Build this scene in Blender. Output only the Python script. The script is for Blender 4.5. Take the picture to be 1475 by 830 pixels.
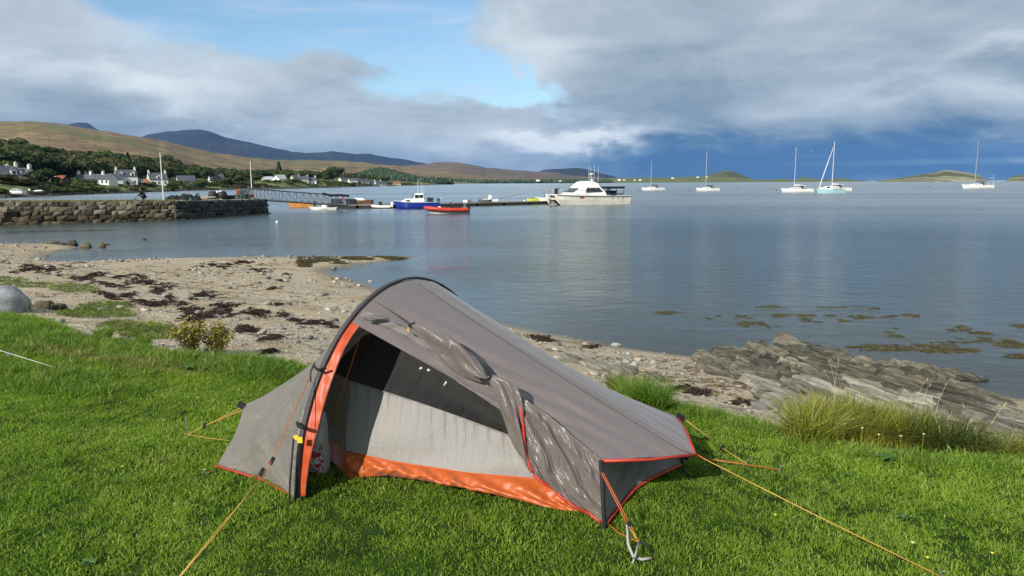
import bpy, math, random
import numpy as np
from mathutils import Vector, Matrix, Euler
R = math.radians
sc = bpy.context.scene
for o in list(bpy.data.objects): bpy.data.objects.remove(o)
random.seed(7); rng = np.random.default_rng(7)

# ---------------------------------------------------------------- camera
F = 1015.0; PITCH = R(8.52); H = 1.52; WL = -1.43          # focal in photo pixels, tilt, eye height, water level
cam = bpy.data.cameras.new('camera'); co = bpy.data.objects.new('camera', cam); sc.collection.objects.link(co)
cam.sensor_width = 36; cam.lens = 36 * F / 1475; cam.clip_start = .05; cam.clip_end = 80000
ROLL = R(-.28)
co.location = (0, 0, H); co.rotation_euler = (Matrix.Rotation(R(90) - PITCH, 3, 'X') @ Matrix.Rotation(ROLL, 3, 'Z')).to_euler()
sc.camera = co

# ---------------------------------------------------------------- render settings, exposure
sc.render.engine = 'CYCLES'
sc.view_settings.view_transform = 'Standard'; sc.view_settings.look = 'None'
sc.view_settings.exposure = 0.18; sc.view_settings.gamma = 1
cy = sc.cycles
cy.use_denoising = True
try: cy.denoiser = 'OPENIMAGEDENOISE'
except Exception: pass
cy.max_bounces = 8; cy.diffuse_bounces = 2; cy.glossy_bounces = 3; cy.transmission_bounces = 4
cy.transparent_max_bounces = 10; cy.volume_bounces = 1
cy.caustics_reflective = False; cy.caustics_refractive = False
cy.sample_clamp_indirect = 4

# ---------------------------------------------------------------- node helpers
class NT:
    def __init__(s, tree): s.t = tree; s.n = tree.nodes; s.l = tree.links
    def new(s, typ, **kw):
        n = s.n.new(typ)
        for k, v in kw.items():
            try: setattr(n, k, v)
            except Exception: n.inputs[k].default_value = v
        return n
    def put(s, sock, v):
        if v is None: return
        if isinstance(v, bpy.types.NodeSocket): s.l.new(v, sock)
        elif isinstance(v, (tuple, list)):
            v = tuple(v)
            if len(sock.default_value) == 4 and len(v) == 3: v += (1,)
            sock.default_value = v
        else: sock.default_value = v
    def m(s, op, a, b=None, c=None, clamp=False):
        n = s.n.new('ShaderNodeMath'); n.operation = op; n.use_clamp = clamp
        s.put(n.inputs[0], a); s.put(n.inputs[1], b); s.put(n.inputs[2], c); return n.outputs[0]
    def vm(s, op, a, b=None, scale=None):
        n = s.n.new('ShaderNodeVectorMath'); n.operation = op
        s.put(n.inputs[0], a); s.put(n.inputs[1], b)
        if scale is not None: s.put(n.inputs['Scale'], scale)
        return n.outputs['Value'] if op in ('LENGTH', 'DOT_PRODUCT') else n.outputs[0]
    def noise(s, vec, scale, detail=3, rough=.5, dist=0, out=0, dim='3D'):
        n = s.n.new('ShaderNodeTexNoise'); n.noise_dimensions = dim
        s.put(n.inputs['Vector'], vec); s.put(n.inputs['Scale'], scale); n.inputs['Detail'].default_value = detail
        n.inputs['Roughness'].default_value = rough; n.inputs['Distortion'].default_value = dist; return n.outputs[out]
    def ramp(s, fac, stops, interp='LINEAR'):
        n = s.n.new('ShaderNodeValToRGB'); n.color_ramp.interpolation = interp; s.put(n.inputs[0], fac)
        e = n.color_ramp.elements
        while len(e) < len(stops): e.new(.5)
        for el, (p, c) in zip(e, stops):
            el.position = p; el.color = tuple(c) + (1,) if len(c) == 3 else c
        return n.outputs[0]
    def smooth(s, v, a, b, lo=0., hi=1.):
        n = s.n.new('ShaderNodeMapRange'); n.interpolation_type = 'SMOOTHSTEP'
        s.put(n.inputs[0], v)
        for i, x in enumerate((a, b, lo, hi)): s.put(n.inputs[i + 1], x)
        return n.outputs[0]
    def mix(s, fac, a, b, blend='MIX'):
        n = s.n.new('ShaderNodeMix'); n.data_type = 'RGBA'; n.blend_type = blend
        s.put(n.inputs[0], fac); s.put(n.inputs[6], a); s.put(n.inputs[7], b); return n.outputs[2]
    def mapping(s, vec, scale=(1, 1, 1), rot=(0, 0, 0), loc=(0, 0, 0)):
        n = s.n.new('ShaderNodeMapping'); s.put(n.inputs[0], vec)
        n.inputs['Scale'].default_value = scale; n.inputs['Rotation'].default_value = rot; n.inputs['Location'].default_value = loc
        return n.outputs[0]
    def bump(s, h, strength=.5, dist=.01, normal=None):
        n = s.n.new('ShaderNodeBump'); s.put(n.inputs['Height'], h); s.put(n.inputs['Strength'], strength)
        s.put(n.inputs['Distance'], dist); s.put(n.inputs['Normal'], normal); return n.outputs[0]

# ---------------------------------------------------------------- sun and sky
SUN_DIR = Vector((.565, .825, 0)).normalized()              # the way the light travels over the ground
SUN_EL = R(31)
sun = bpy.data.lights.new('sun', 'SUN'); sun.energy = 5.0; sun.angle = R(.6); sun.color = (1, .93, .82)
so = bpy.data.objects.new('sun', sun); sc.collection.objects.link(so)
ld = Vector((SUN_DIR.x * math.cos(SUN_EL), SUN_DIR.y * math.cos(SUN_EL), -math.sin(SUN_EL)))
so.rotation_euler = ld.to_track_quat('-Z', 'Y').to_euler()

def ray(u, v):
    a, b = (u - 737.5) / F, -(v - 415) / F; c, s_ = math.cos(ROLL), math.sin(ROLL)
    dx, dy = a * c - b * s_, a * s_ + b * c
    return Vector((dx, math.cos(PITCH) + dy * math.sin(PITCH), -math.sin(PITCH) + dy * math.cos(PITCH)))
def sky_dir(u, v):                                          # azimuth and elevation of a photo pixel
    d = ray(u, v).normalized()
    return math.atan2(d.x, d.y), math.asin(d.z)

world = bpy.data.worlds.new("World"); sc.world = world; world.use_nodes = True
w = NT(world.node_tree); w.n.clear()
nsky = w.new('ShaderNodeTexSky'); nsky.sky_type = 'NISHITA'; nsky.sun_disc = False
nsky.sun_elevation = SUN_EL; nsky.sun_rotation = math.atan2(-SUN_DIR.x, -SUN_DIR.y)
nsky.air_density = 1.0; nsky.dust_density = .6
D = w.new('ShaderNodeTexCoord').outputs['Generated']
sep = w.new('ShaderNodeSeparateXYZ'); w.l.new(D, sep.inputs[0]); dx_, dy_, dz_ = sep.outputs
zz = w.m('MAXIMUM', dz_, 0.0)
inv = w.m('DIVIDE', 1., w.m('ADD', zz, .17))
comb = w.new('ShaderNodeCombineXYZ'); w.put(comb.inputs[0], w.m('MULTIPLY', dx_, inv)); w.put(comb.inputs[1], w.m('MULTIPLY', dy_, inv))
w.put(comb.inputs[2], w.m('MULTIPLY', zz, 2.))
P = comb.outputs[0]
az = w.m('ARCTAN2', dx_, dy_); el = w.m('ARCSINE', dz_)
wa = w.noise(P, .9, 5, .55, 0, 1)                            # colour output: warp field
ws = w.new('ShaderNodeSeparateXYZ'); w.l.new(wa, ws.inputs[0])
wb = w.noise(w.mapping(D, (1, 1, 1.8)), 7., 6, .6, .4, 1); wbs = w.new('ShaderNodeSeparateXYZ'); w.l.new(wb, wbs.inputs[0])
azw = w.m('ADD', w.m('ADD', az, w.m('MULTIPLY', w.m('SUBTRACT', ws.outputs[0], .5), .22)), w.m('MULTIPLY', w.m('SUBTRACT', wbs.outputs[0], .5), .16))
elw = w.m('ADD', w.m('ADD', el, w.m('MULTIPLY', w.m('SUBTRACT', ws.outputs[1], .5), .06)), w.m('MULTIPLY', w.m('SUBTRACT', wbs.outputs[1], .5), .10))
def blob(u, v, su, sv, amp, rot=0, warped=True, p=1):
    a0, e0 = sky_dir(u, v); ca, sa = math.cos(rot), math.sin(rot)
    A, E = (azw, elw) if warped else (az, el)
    a = w.m('SUBTRACT', A, a0); e = w.m('SUBTRACT', E, e0)
    x = w.m('ADD', w.m('MULTIPLY', a, ca * F / su), w.m('MULTIPLY', e, sa * F / su))
    y = w.m('ADD', w.m('MULTIPLY', a, -sa * F / sv), w.m('MULTIPLY', e, ca * F / sv))
    r = w.m('ADD', w.m('MULTIPLY', x, x), w.m('MULTIPLY', y, y))
    if p != 1: r = w.m('POWER', r, p)
    return w.m('MULTIPLY', w.m('EXPONENT', w.m('MULTIPLY', r, -1.)), amp)
def addup(l):
    s = l[0]
    for x in l[1:]: s = w.m('ADD', s, x)
    return s
fb = w.noise(P, 1.5, 6, .55, .3)
fb2 = w.m('ADD', w.m('MULTIPLY', w.noise(w.mapping(D, (1, 1, 2.1), loc=(5, 3, 1)), 5.2, 8, .60, .9), .7), w.m('MULTIPLY', w.noise(w.mapping(P, (1, 1.3, 1), loc=(5, 3, 1)), 3.0, 6, .58, .5), .3))
# gaps of clear sky
SKY_GAPS = [(360, -12, 300, 66, 1.2, -.10), (540, 62, 140, 46, 1.0, -.45), (700, 118, 115, 26, 1.05, -.35), (590, 0, 70, 90, .6, 0)]
gap = addup([blob(*g[:5], rot=g[5], p=1.5) for g in SKY_GAPS])
gap = w.m('ADD', gap, w.m('MULTIPLY', w.m('SUBTRACT', fb, .5), 1.1))
gapm = w.smooth(gap, .12, .88)
# light and dark parts of the cloud deck
SKY_TONES = [(180, 80, 380, 85, .13, 0), (1250, 60, 350, 60, .07, 0), (120, 160, 210, 28, -.17, 0), (330, 190, 200, 22, -.12, -.1), (275, 125, 75, 30, .20, -.2), (120, 60, 220, 22, -.10, -.15),
         (60, 105, 120, 16, .10, 0),
         (1300, 236, 400, 38, -.68, 0), (1030, 230, 150, 32, -.36, .1), (1020, 135, 210, 50, -.20, .1), (900, 72, 130, 14, -.10, 0),
         (1330, 30, 300, 45, -.10, 0), (1460, 95, 150, 18, -.16, -.1), (1190, 85, 130, 22, .10, 0), (1400, 75, 160, 12, .16, .25),
         (1430, 130, 90, 16, .10, 0), (745, 100, 80, 50, .13, .3), (700, 40, 80, 40, .10, 0), (850, 203, 95, 13, .50, .08), (760, 205, 80, 10, .25, 0), (790, 60, 90, 40, .08, .3),
         (740, 190, 90, 30, .12, 0), (600, 200, 200, 22, .06, -.1), (460, 120, 120, 20, .06, -.3)]
tone = addup([blob(*g[:5], rot=g[5]) for g in SKY_TONES])
streak = w.m('MULTIPLY', blob(1400, 232.5, 330, 4.2, .26, warped=False, p=1.5), w.smooth(w.noise(P, .6, 3), .3, .5))
tone = w.m('ADD', w.m('ADD', tone, .60), streak)
tone = w.m('ADD', tone, w.m('MULTIPLY', w.m('SUBTRACT', fb, .5), .42))
tone = w.m('ADD', tone, w.m('MULTIPLY', w.m('SUBTRACT', fb2, .5), .60))
cloud = w.ramp(tone, [(0, (.042, .105, .215)), (.22, (.11, .19, .285)), (.42, (.24, .312, .385)), (.62, (.395, .465, .53)), (.82, (.58, .65, .70)), (1, (.76, .81, .83))])
clear = w.vm('MULTIPLY', nsky.outputs[0], (.105, .125, .135))
thin = w.smooth(w.noise(w.mapping(P, (1, 2.2, 1), rot=(0, 0, .6)), 1.7, 7, .62, .8), .42, .85)
clear = w.mix(w.m('MULTIPLY', thin, .68), clear, (.55, .66, .78))
skyc = w.mix(gapm, cloud, clear)
below = w.smooth(dz_, -.02, -.25)
skyc = w.mix(below, skyc, (.10, .14, .17))
bg = w.new('ShaderNodeBackground'); w.l.new(skyc, bg.inputs[0]); bg.inputs[1].default_value = 1.0
world.cycles.sampling_method = 'MANUAL'; world.cycles.sample_map_resolution = 512
wo = w.new('ShaderNodeOutputWorld'); w.l.new(bg.outputs[0], wo.inputs[0])

# ---------------------------------------------------------------- python helpers
def at(u, v, y=None, z=None):
    """the place that stands y metres ahead (or at height z) in the direction a photo pixel shows"""
    d = ray(u, v)
    t = (z - H) / d.z if y is None else y / d.y
    return Vector((0, 0, H)) + d * t
def atw(u, v): return at(u, v, z=WL)

def hash2(ix, iy, seed):
    n = (ix.astype(np.int64) * 374761393 + iy.astype(np.int64) * 668265263 + seed * 1442695) & 0x7fffffff
    n = ((n ^ (n >> 13)) * 1274126177) & 0x7fffffff
    return ((n ^ (n >> 16)) & 0xffff) / 65535.0
def vnoise(x, y, seed=0):
    ix = np.floor(x); iy = np.floor(y); fx = x - ix; fy = y - iy
    fx = fx * fx * (3 - 2 * fx); fy = fy * fy * (3 - 2 * fy)
    a = hash2(ix, iy, seed); b = hash2(ix + 1, iy, seed); c = hash2(ix, iy + 1, seed); d = hash2(ix + 1, iy + 1, seed)
    return (a * (1 - fx) + b * fx) * (1 - fy) + (c * (1 - fx) + d * fx) * fy
def fbm(x, y, oct=4, seed=0, g=.5):
    x = np.asarray(x, float); y = np.asarray(y, float); s = 0; a = 1; t = 0
    for i in range(oct):
        s = s + a * vnoise(x * 2 ** i + 17 * i, y * 2 ** i - 9 * i, seed + i); t += a; a *= g
    return s / t

def tag(o, label=None, cat=None, group=None, kind=None):
    if label: o['label'] = label
    if cat: o['category'] = cat
    if group: o['group'] = group
    if kind: o['kind'] = kind
    return o
def empty(name, loc=(0, 0, 0), rz=0, label=None, cat=None, group=None):
    o = bpy.data.objects.new(name, None); sc.collection.objects.link(o)
    o.location = loc; o.rotation_euler = (0, 0, rz); o.empty_display_size = .1
    return tag(o, label, cat, group)
def link(name, me, parent=None, loc=None, rot=None):
    o = bpy.data.objects.new(name, me); sc.collection.objects.link(o)
    if parent is not None: o.parent = parent
    if loc is not None: o.location = loc
    if rot is not None: o.rotation_euler = rot
    return o
def kids(o): return [c for c in bpy.data.objects if c.parent == o]
def copy_tree(o, parent=None):
    c = o.copy(); sc.collection.objects.link(c); c.parent = parent
    for ch in o.children: copy_tree(ch, c)
    return c

class MB:
    """collects faces and links them as one mesh object"""
    def __init__(s): s.v = []; s.f = []; s.uv = {}; s.mi = []
    def add(s, vs, fs, mi=0):
        b = len(s.v); s.v += [tuple(p) for p in vs]; s.f += [tuple(i + b for i in f) for f in fs]; s.mi += [mi] * len(fs); return s
    def box(s, c, d, rz=0, top=1.0, M=None, mi=0):
        x, y, z = (k / 2 for k in d); vs = []
        for sz, t in ((-1, 1), (1, top)):
            for sx, sy in ((-1, -1), (1, -1), (1, 1), (-1, 1)): vs.append(Vector((sx * x * t, sy * y * t, sz * z)))
        m = Matrix.Translation(Vector(c)) @ (M if M is not None else Matrix.Rotation(rz, 4, 'Z'))
        return s.add([m @ q for q in vs], [(0, 3, 2, 1), (4, 5, 6, 7), (0, 1, 5, 4), (1, 2, 6, 5), (2, 3, 7, 6), (3, 0, 4, 7)], mi)
    def tube(s, pts, r, n=6, cap=True, mi=0):
        pts = [Vector(p) for p in pts]; rs = r if isinstance(r, (list, tuple)) else [r] * len(pts)
        vs = []; fs = []; up = None
        for i, p in enumerate(pts):
            t = (pts[min(i + 1, len(pts) - 1)] - pts[max(i - 1, 0)])
            if t.length < 1e-9: t = Vector((0, 0, 1))
            t.normalize()
            if up is None: up = Vector((0, 0, 1)) if abs(t.z) < .9 else Vector((1, 0, 0))
            a = t.cross(up)
            if a.length < 1e-5: a = t.orthogonal()
            a.normalize(); b = a.cross(t).normalized(); up = b
            for k in range(n):
                th = 2 * math.pi * k / n; vs.append(p + (a * math.cos(th) + b * math.sin(th)) * rs[i])
        for i in range(len(pts) - 1):
            for k in range(n):
                fs.append((i * n + k, (i + 1) * n + k, (i + 1) * n + (k + 1) % n, i * n + (k + 1) % n))
        if cap: fs += [tuple(range(n)), tuple((len(pts) - 1) * n + k for k in reversed(range(n)))]
        return s.add(vs, fs, mi)
    def lathe(s, prof, c=(0, 0, 0), n=12, mi=0):
        vs = []; fs = []
        for r, z in prof:
            for k in range(n):
                th = 2 * math.pi * k / n; vs.append((c[0] + r * math.cos(th), c[1] + r * math.sin(th), c[2] + z))
        for i in range(len(prof) - 1):
            for k in range(n): fs.append((i * n + k, i * n + (k + 1) % n, (i + 1) * n + (k + 1) % n, (i + 1) * n + k))
        fs += [tuple(reversed(range(n))), tuple((len(prof) - 1) * n + k for k in range(n))]
        return s.add(vs, fs, mi)
    def prism(s, poly, z0, z1, mi=0):
        n = len(poly); vs = [(p[0], p[1], z0) for p in poly] + [(p[0], p[1], z1) for p in poly]
        return s.add(vs, [tuple(reversed(range(n))), tuple(range(n, 2 * n))] + [(i, (i + 1) % n, n + (i + 1) % n, n + i) for i in range(n)], mi)
    def mesh(s, name, mats, smooth=False):
        me = bpy.data.meshes.new(name); me.from_pydata(s.v, [], s.f)
        for m in (mats if isinstance(mats, (list, tuple)) else [mats]): me.materials.append(m)
        if any(s.mi): me.polygons.foreach_set('material_index', s.mi)
        if smooth: me.polygons.foreach_set('use_smooth', [True] * len(s.f))
        me.update(); return me
    def build(s, name, mats, parent=None, smooth=False, loc=None, rot=None):
        return link(name, s.mesh(name, mats, smooth), parent, loc, rot)

def grid_mesh(name, V, mat, smooth=True, uv=True, mask=None, attrs=None, closed=False):
    """V: (n, m, 3) array"""
    n, m = V.shape[:2]; idx = np.arange(n * m).reshape(n, m)
    q = np.stack([idx[:-1, :-1], idx[:-1, 1:], idx[1:, 1:], idx[1:, :-1]], -1)
    if mask is not None: q = q[mask]
    q = q.reshape(-1, 4)
    me = bpy.data.meshes.new(name)
    me.vertices.add(n * m); me.vertices.foreach_set('co', V.reshape(-1).astype(np.float32))
    me.loops.add(len(q) * 4); me.loops.foreach_set('vertex_index', q.reshape(-1).astype(np.int32))
    me.polygons.add(len(q)); me.polygons.foreach_set('loop_start', np.arange(len(q), dtype=np.int32) * 4)
    me.polygons.foreach_set('use_smooth', np.full(len(q), smooth))
    if uv:
        U = np.stack(np.meshgrid(np.linspace(0, 1, m), np.linspace(0, 1, n)), -1).reshape(-1, 2)
        l = me.uv_layers.new(name='UVMap'); l.data.foreach_set('uv', U[q.reshape(-1)].reshape(-1).astype(np.float32))
    for k, a in (attrs or {}).items():
        at_ = me.attributes.new(k, 'FLOAT', 'POINT'); at_.data.foreach_set('value', a.reshape(-1).astype(np.float32))
    if mat: me.materials.append(mat)
    me.update(calc_edges=True); me.validate(); return me

# ---------------------------------------------------------------- materials
def mat(name): 
    m = bpy.data.materials.new(name); m.use_nodes = True; t = NT(m.node_tree)
    return m, t, t.n['Principled BSDF'], t.n['Material Output']
def plain(name, col, rough=.6, metal=0, var=.12, scale=6, bumpd=0, bscale=30, spec=.4, coat=0, dirt=None):
    m, t, b, o = mat(name); tc = t.new('ShaderNodeTexCoord').outputs['Object']
    n = t.noise(tc, scale, 5, .6)
    c0 = tuple(max(0, k * (1 - var * 2)) for k in col); c1 = tuple(min(1, k * (1 + var)) for k in col)
    c = t.ramp(n, [(.3, c0), (.65, c1)])
    if dirt:
        c = t.mix(t.smooth(t.noise(tc, scale * .6, 6, .65), .52, .72), c, dirt)
    t.l.new(c, b.inputs['Base Color']); b.inputs['Roughness'].default_value = rough; b.inputs['Metallic'].default_value = metal
    b.inputs['Specular IOR Level'].default_value = spec; b.inputs['Coat Weight'].default_value = coat
    if bumpd: t.l.new(t.bump(t.noise(tc, bscale, 4), .7, bumpd), b.inputs['Normal'])
    return m
def stonemat(name, cols, scale=8, bumpd=.02, rough=.9, wet=None, randc=True):
    m, t, b, o = mat(name); tc = t.new('ShaderNodeTexCoord').outputs['Object']
    oi = t.new('ShaderNodeObjectInfo').outputs['Random']
    vec = t.vm('ADD', tc, t.vm('SCALE', (17, 31, 11), scale=oi))
    n = t.noise(vec, scale, 6, .65)
    f = t.m('ADD', n, t.m('MULTIPLY', t.m('SUBTRACT', oi, .5), .35)) if randc else n
    k = len(cols); c = t.ramp(f, [(.25 + .5 * i / (k - 1), cc) for i, cc in enumerate(cols)])
    t.l.new(c, b.inputs['Base Color']); b.inputs['Roughness'].default_value = rough
    t.l.new(t.bump(t.noise(vec, scale * 2.5, 6, .7), .9, bumpd), b.inputs['Normal'])
    return m
def leafmat(name, cols, trans=.35, rough=.55, pscale=1.2, alongz=None):
    m, t, b, o = mat(name); g = t.new('ShaderNodeNewGeometry'); oi = t.new('ShaderNodeObjectInfo').outputs['Random']
    n = t.noise(g.outputs['Position'], pscale, 4, .6)
    f = t.m('ADD', t.m('MULTIPLY', oi, .5), t.m('MULTIPLY', n, .6))
    rp = g.outputs['Random Per Island']
    f = t.m('ADD', f, t.m('MULTIPLY', t.m('SUBTRACT', rp, .5), .5))
    k = len(cols); c = t.ramp(f, [(.15 + .7 * i / (k - 1), cc) for i, cc in enumerate(cols)])
    t.l.new(c, b.inputs['Base Color']); b.inputs['Roughness'].default_value = rough; b.inputs['Specular IOR Level'].default_value = .25
    tr = t.new('ShaderNodeBsdfTranslucent'); t.l.new(c, tr.inputs[0])
    ms = t.new('ShaderNodeMixShader'); ms.inputs[0].default_value = trans
    t.l.new(b.outputs[0], ms.inputs[1]); t.l.new(tr.outputs[0], ms.inputs[2]); t.l.new(ms.outputs[0], o.inputs[0])
    return m

M = {}
M['white_paint'] = plain('white_paint', (.72, .72, .70), .45, var=.05, scale=1.5, dirt=(.52, .52, .48))
M['gelcoat'] = plain('gelcoat', (.80, .80, .78), .22, var=.03, scale=1.2, coat=.3)
M['cream_gelcoat'] = plain('cream_gelcoat', (.74, .72, .62), .3, var=.05, scale=1.2, dirt=(.55, .50, .38))
M['harling'] = plain('harling', (.82, .82, .78), .9, var=.06, scale=.8, bumpd=.03, bscale=8)
M['cream_harling'] = plain('cream_harling', (.55, .50, .42), .9, var=.08, scale=.8, bumpd=.03, bscale=8)
M['slate'] = plain('slate', (.085, .095, .115), .6, var=.25, scale=1.5, bumpd=.04, bscale=5)
M['tin_red'] = plain('tin_red', (.26, .085, .05), .6, var=.3, scale=.9, dirt=(.36, .30, .25))
M['dark_glass'] = plain('dark_glass', (.015, .02, .025), .08, var=.1, spec=.8)
M['alloy'] = plain('alloy', (.62, .64, .66), .35, .6, var=.05)
M['grey_steel'] = plain('grey_steel', (.16, .17, .18), .5, .4, var=.15)
M['black_rubber'] = plain('black_rubber', (.018, .018, .02), .6)
M['navy_paint'] = plain('navy_paint', (.012, .035, .26), .3, var=.1, scale=1, coat=.3)
M['red_tube'] = plain('red_tube', (.50, .045, .025), .5, var=.15, scale=2)
M['orange_wood'] = plain('orange_wood', (.50, .22, .06), .45, var=.2, scale=3)
M['brown_wood'] = plain('brown_wood', (.13, .06, .03), .6, var=.25, scale=3)
M['pale_blue'] = plain('pale_blue', (.36, .58, .62), .3, var=.05)
M['navy_canvas'] = plain('navy_canvas', (.012, .018, .04), .85)
M['black_canvas'] = plain('black_canvas', (.02, .022, .026), .8)
M['orange_plastic'] = plain('orange_plastic', (.75, .10, .025), .4)
M['pink_plastic'] = plain('pink_plastic', (.60, .12, .14), .5)
M['yellow_plastic'] = plain('yellow_plastic', (.55, .62, .05), .4)
M['blue_plastic'] = plain('blue_plastic', (.03, .13, .28), .4)
M['green_net'] = plain('green_net', (.04, .12, .09), .9, var=.3)
M['dark_net'] = plain('dark_net', (.018, .022, .022), .95, var=.4)
M['straw_rope'] = plain('straw_rope', (.42, .38, .22), .95, var=.2)
M['concrete'] = plain('concrete', (.26, .26, .22), .95, var=.2, scale=.7, dirt=(.12, .14, .08), bumpd=.02, bscale=6)
M['pontoon_float'] = plain('pontoon_float', (.03, .03, .03), .8)
M['pontoon_deck'] = plain('pontoon_deck', (.24, .22, .19), .9, var=.15)
M['skin'] = plain('skin', (.45, .28, .20), .6, var=.05)
M['dark_cloth'] = plain('dark_cloth', (.02, .022, .03), .9)
M['brown_cloth'] = plain('brown_cloth', (.09, .06, .05), .9)
M['hair'] = plain('hair', (.03, .02, .015), .8)
M['bark'] = plain('bark', (.09, .07, .05), .95, var=.2)
M['quay_stone'] = stonemat('quay_stone', [(.022, .020, .014), (.085, .075, .048), (.20, .175, .115), (.34, .31, .23)], 7, .05)
M['tide_stone'] = stonemat('tide_stone', [(.024, .020, .012), (.075, .060, .032), (.165, .135, .08)], 4, .05)
M['dark_stone'] = stonemat('dark_stone', [(.012, .014, .014), (.04, .045, .04), (.09, .09, .075)], 4, .05)
M['mortar_core'] = plain('mortar_core', (.03, .028, .022), .95)
M['grey_boulder'] = stonemat('grey_boulder', [(.15, .155, .16), (.26, .27, .275), (.38, .39, .40)], 9, .006)
M['weed_rock'] = stonemat('weed_rock', [(.03, .028, .018), (.08, .07, .04), (.16, .14, .09)], 12, .02)
M['foil_peg'] = plain('foil_peg', (.6, .6, .6), .3, .8)
TREE_COLS = [[(.012, .028, .008), (.038, .064, .018), (.085, .12, .038)],
             [(.02, .045, .008), (.062, .10, .022), (.13, .18, .045)],
             [(.03, .035, .012), (.085, .085, .028), (.16, .15, .05)],
             [(.008, .020, .012), (.020, .045, .022), (.04, .075, .035)]]
for i, c in enumerate(TREE_COLS): M['crown%d' % i] = leafmat('crown_leaves_%d' % i, c, .25, pscale=.25)

# ================================================================ ground: lawn, beach, sea bed and water
def catmull(pts, n=8):
    pts = [np.array(p, float) for p in pts]; out = []
    P_ = [2 * pts[0] - pts[1]] + pts + [2 * pts[-1] - pts[-2]]
    for i in range(1, len(P_) - 2):
        for k in range(n):
            t = k / n; a, b, c, d = P_[i - 1:i + 3]
            out.append(.5 * (2 * b + (c - a) * t + (2 * a - 5 * b + 4 * c - d) * t * t + (3 * b - a - 3 * c + d) * t ** 3))
    out.append(pts[-1]); return np.array(out)
LAWN_PX = [(-180, 428), (0, 452), (100, 478), (180, 492), (250, 507), (330, 514), (430, 528), (560, 545), (700, 560), (850, 572), (960, 578),
           (1040, 587), (1100, 604), (1140, 620), (1250, 642), (1475, 668), (1750, 705)]
WATER_PX = [(0, 351), (60, 351), (98, 353), (112, 357), (85, 364), (62, 371), (90, 377), (140, 377), (230, 372.5), (330, 370.5), (400, 370), (480, 369.5), (560, 368.7), (606, 369.6),
            (575, 374.5), (520, 382), (482, 388), (470, 391), (495, 400), (530, 410), (590, 428), (650, 444), (700, 459), (770, 476), (850, 492), (920, 504), (1005, 514),
            (1080, 519), (1160, 524), (1260, 536), (1370, 552), (1475, 573)]
lw = [tuple(at(u, v, z=0))[:2] for u, v in LAWN_PX]
wt = [tuple(atw(u, v))[:2] for u, v in WATER_PX]
LAWN_LINE = np.vstack([[(-17000, 120), (-200, 62), (-60, 42), (-28, 22)], catmull(lw, 6), [(12, 1.5), (60, -12), (17000, -6000)]])
WATER_LINE = np.vstack([[(-17000, 160), (-250, 78), (-70, 54), (-42, 44)], catmull(wt, 5), [(15, 8), (60, 0), (17000, -3500)]])
LAWN_POLY = np.vstack([LAWN_LINE, [(17000, -17500), (-17000, -17500)]])
WATER_POLY = np.vstack([WATER_LINE, [(17000, 17500), (-17000, 17500)]])
def inside(poly, x, y):
    c = np.zeros(x.shape, bool)
    for (x0, y0), (x1, y1) in zip(poly, np.roll(poly, -1, 0)):
        if y0 == y1: continue
        c ^= ((y0 > y) != (y1 > y)) & (x < (x1 - x0) * (y - y0) / (y1 - y0) + x0)
    return c
def dist(line, x, y):
    d = np.full(x.shape, 1e12)
    for (x0, y0), (x1, y1) in zip(line[:-1], line[1:]):
        ex, ey = x1 - x0, y1 - y0; L = ex * ex + ey * ey + 1e-12
        t = np.clip(((x - x0) * ex + (y - y0) * ey) / L, 0, 1)
        d = np.minimum(d, (x - x0 - t * ex) ** 2 + (y - y0 - t * ey) ** 2)
    return np.sqrt(d)
BAR = np.array([tuple(atw(u, v))[:2] for u, v in [(-250, 340), (-60, 336), (40, 333.5), (150, 331)]])
def terrain(x, y):
    x = np.asarray(x, float); y = np.asarray(y, float)
    near = (np.abs(x) < 90) & (y > -60) & (y < 110)
    wob = np.where(near, (fbm(x * 1.3, y * 1.3, 4, 3) - .5) * .35, 0)
    dl = dist(LAWN_LINE, x, y); dl = np.where(inside(LAWN_POLY, x, y), -dl, dl) + wob          # + on the sea side
    dw = dist(WATER_LINE, x, y); dw = np.where(inside(WATER_POLY, x, y), -dw, dw)              # + on the land side
    dw = dw + np.where(near, (fbm(x * .9, y * .9, 4, 9) - .5) * .25, 0)
    t = np.clip(dl, 0, None) / (np.clip(dl, 0, None) + np.clip(dw, 0, None) + 1e-6)
    zb = -.10 + (WL + .10) * t ** .9
    n1 = fbm(x * .8, y * .8, 4, 21) - .5; n2 = fbm(x * 5, y * 5, 3, 31) - .5
    zb = zb + np.where(near, n1 * .10 * np.clip(dw * .6, 0, 1) + n2 * .022, 0)
    zb = np.where(dw > .05, np.maximum(zb, WL + .004), zb)
    zl = np.where(near, (fbm(x * .9, y * .9, 3, 41) - .5) * .05 + (fbm(x * 6, y * 6, 3, 51) - .5) * .018, 0)
    k = np.clip((dl + .12) / .24, 0, 1); k = k * k * (3 - 2 * k)
    z = np.where(dw > 0, zl * (1 - k) + zb * k, 0)
    deep = np.clip(-dw, 0, None)
    zs = WL - .006 - .13 * deep ** .9; zs = np.maximum(zs, -4.2) + np.where(near, n1 * np.clip(deep * .12, 0, .25), 0)
    db = dist(BAR, x, y); zs = np.maximum(zs, WL + .012 - (db / 1.4) ** 2 * .5) if True else zs
    z = np.where(dw > 0, z, zs)
    return z, dl, dw, t
def axis(fine_lo, fine_hi, step, lo, hi, g):
    a = list(np.arange(fine_lo, fine_hi, step)); s = step; x = a[-1]
    while x < hi: s *= g; x += s; a.append(x)
    s = step; x = fine_lo; b = []
    while x > lo: s *= g; x -= s; b.append(x)
    return np.array(b[::-1] + a)
gx = axis(-4, 5.5, .07, -17000, 17000, 1.045); gy = axis(2.2, 12, .07, -2000, 17000, 1.04)
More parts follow.
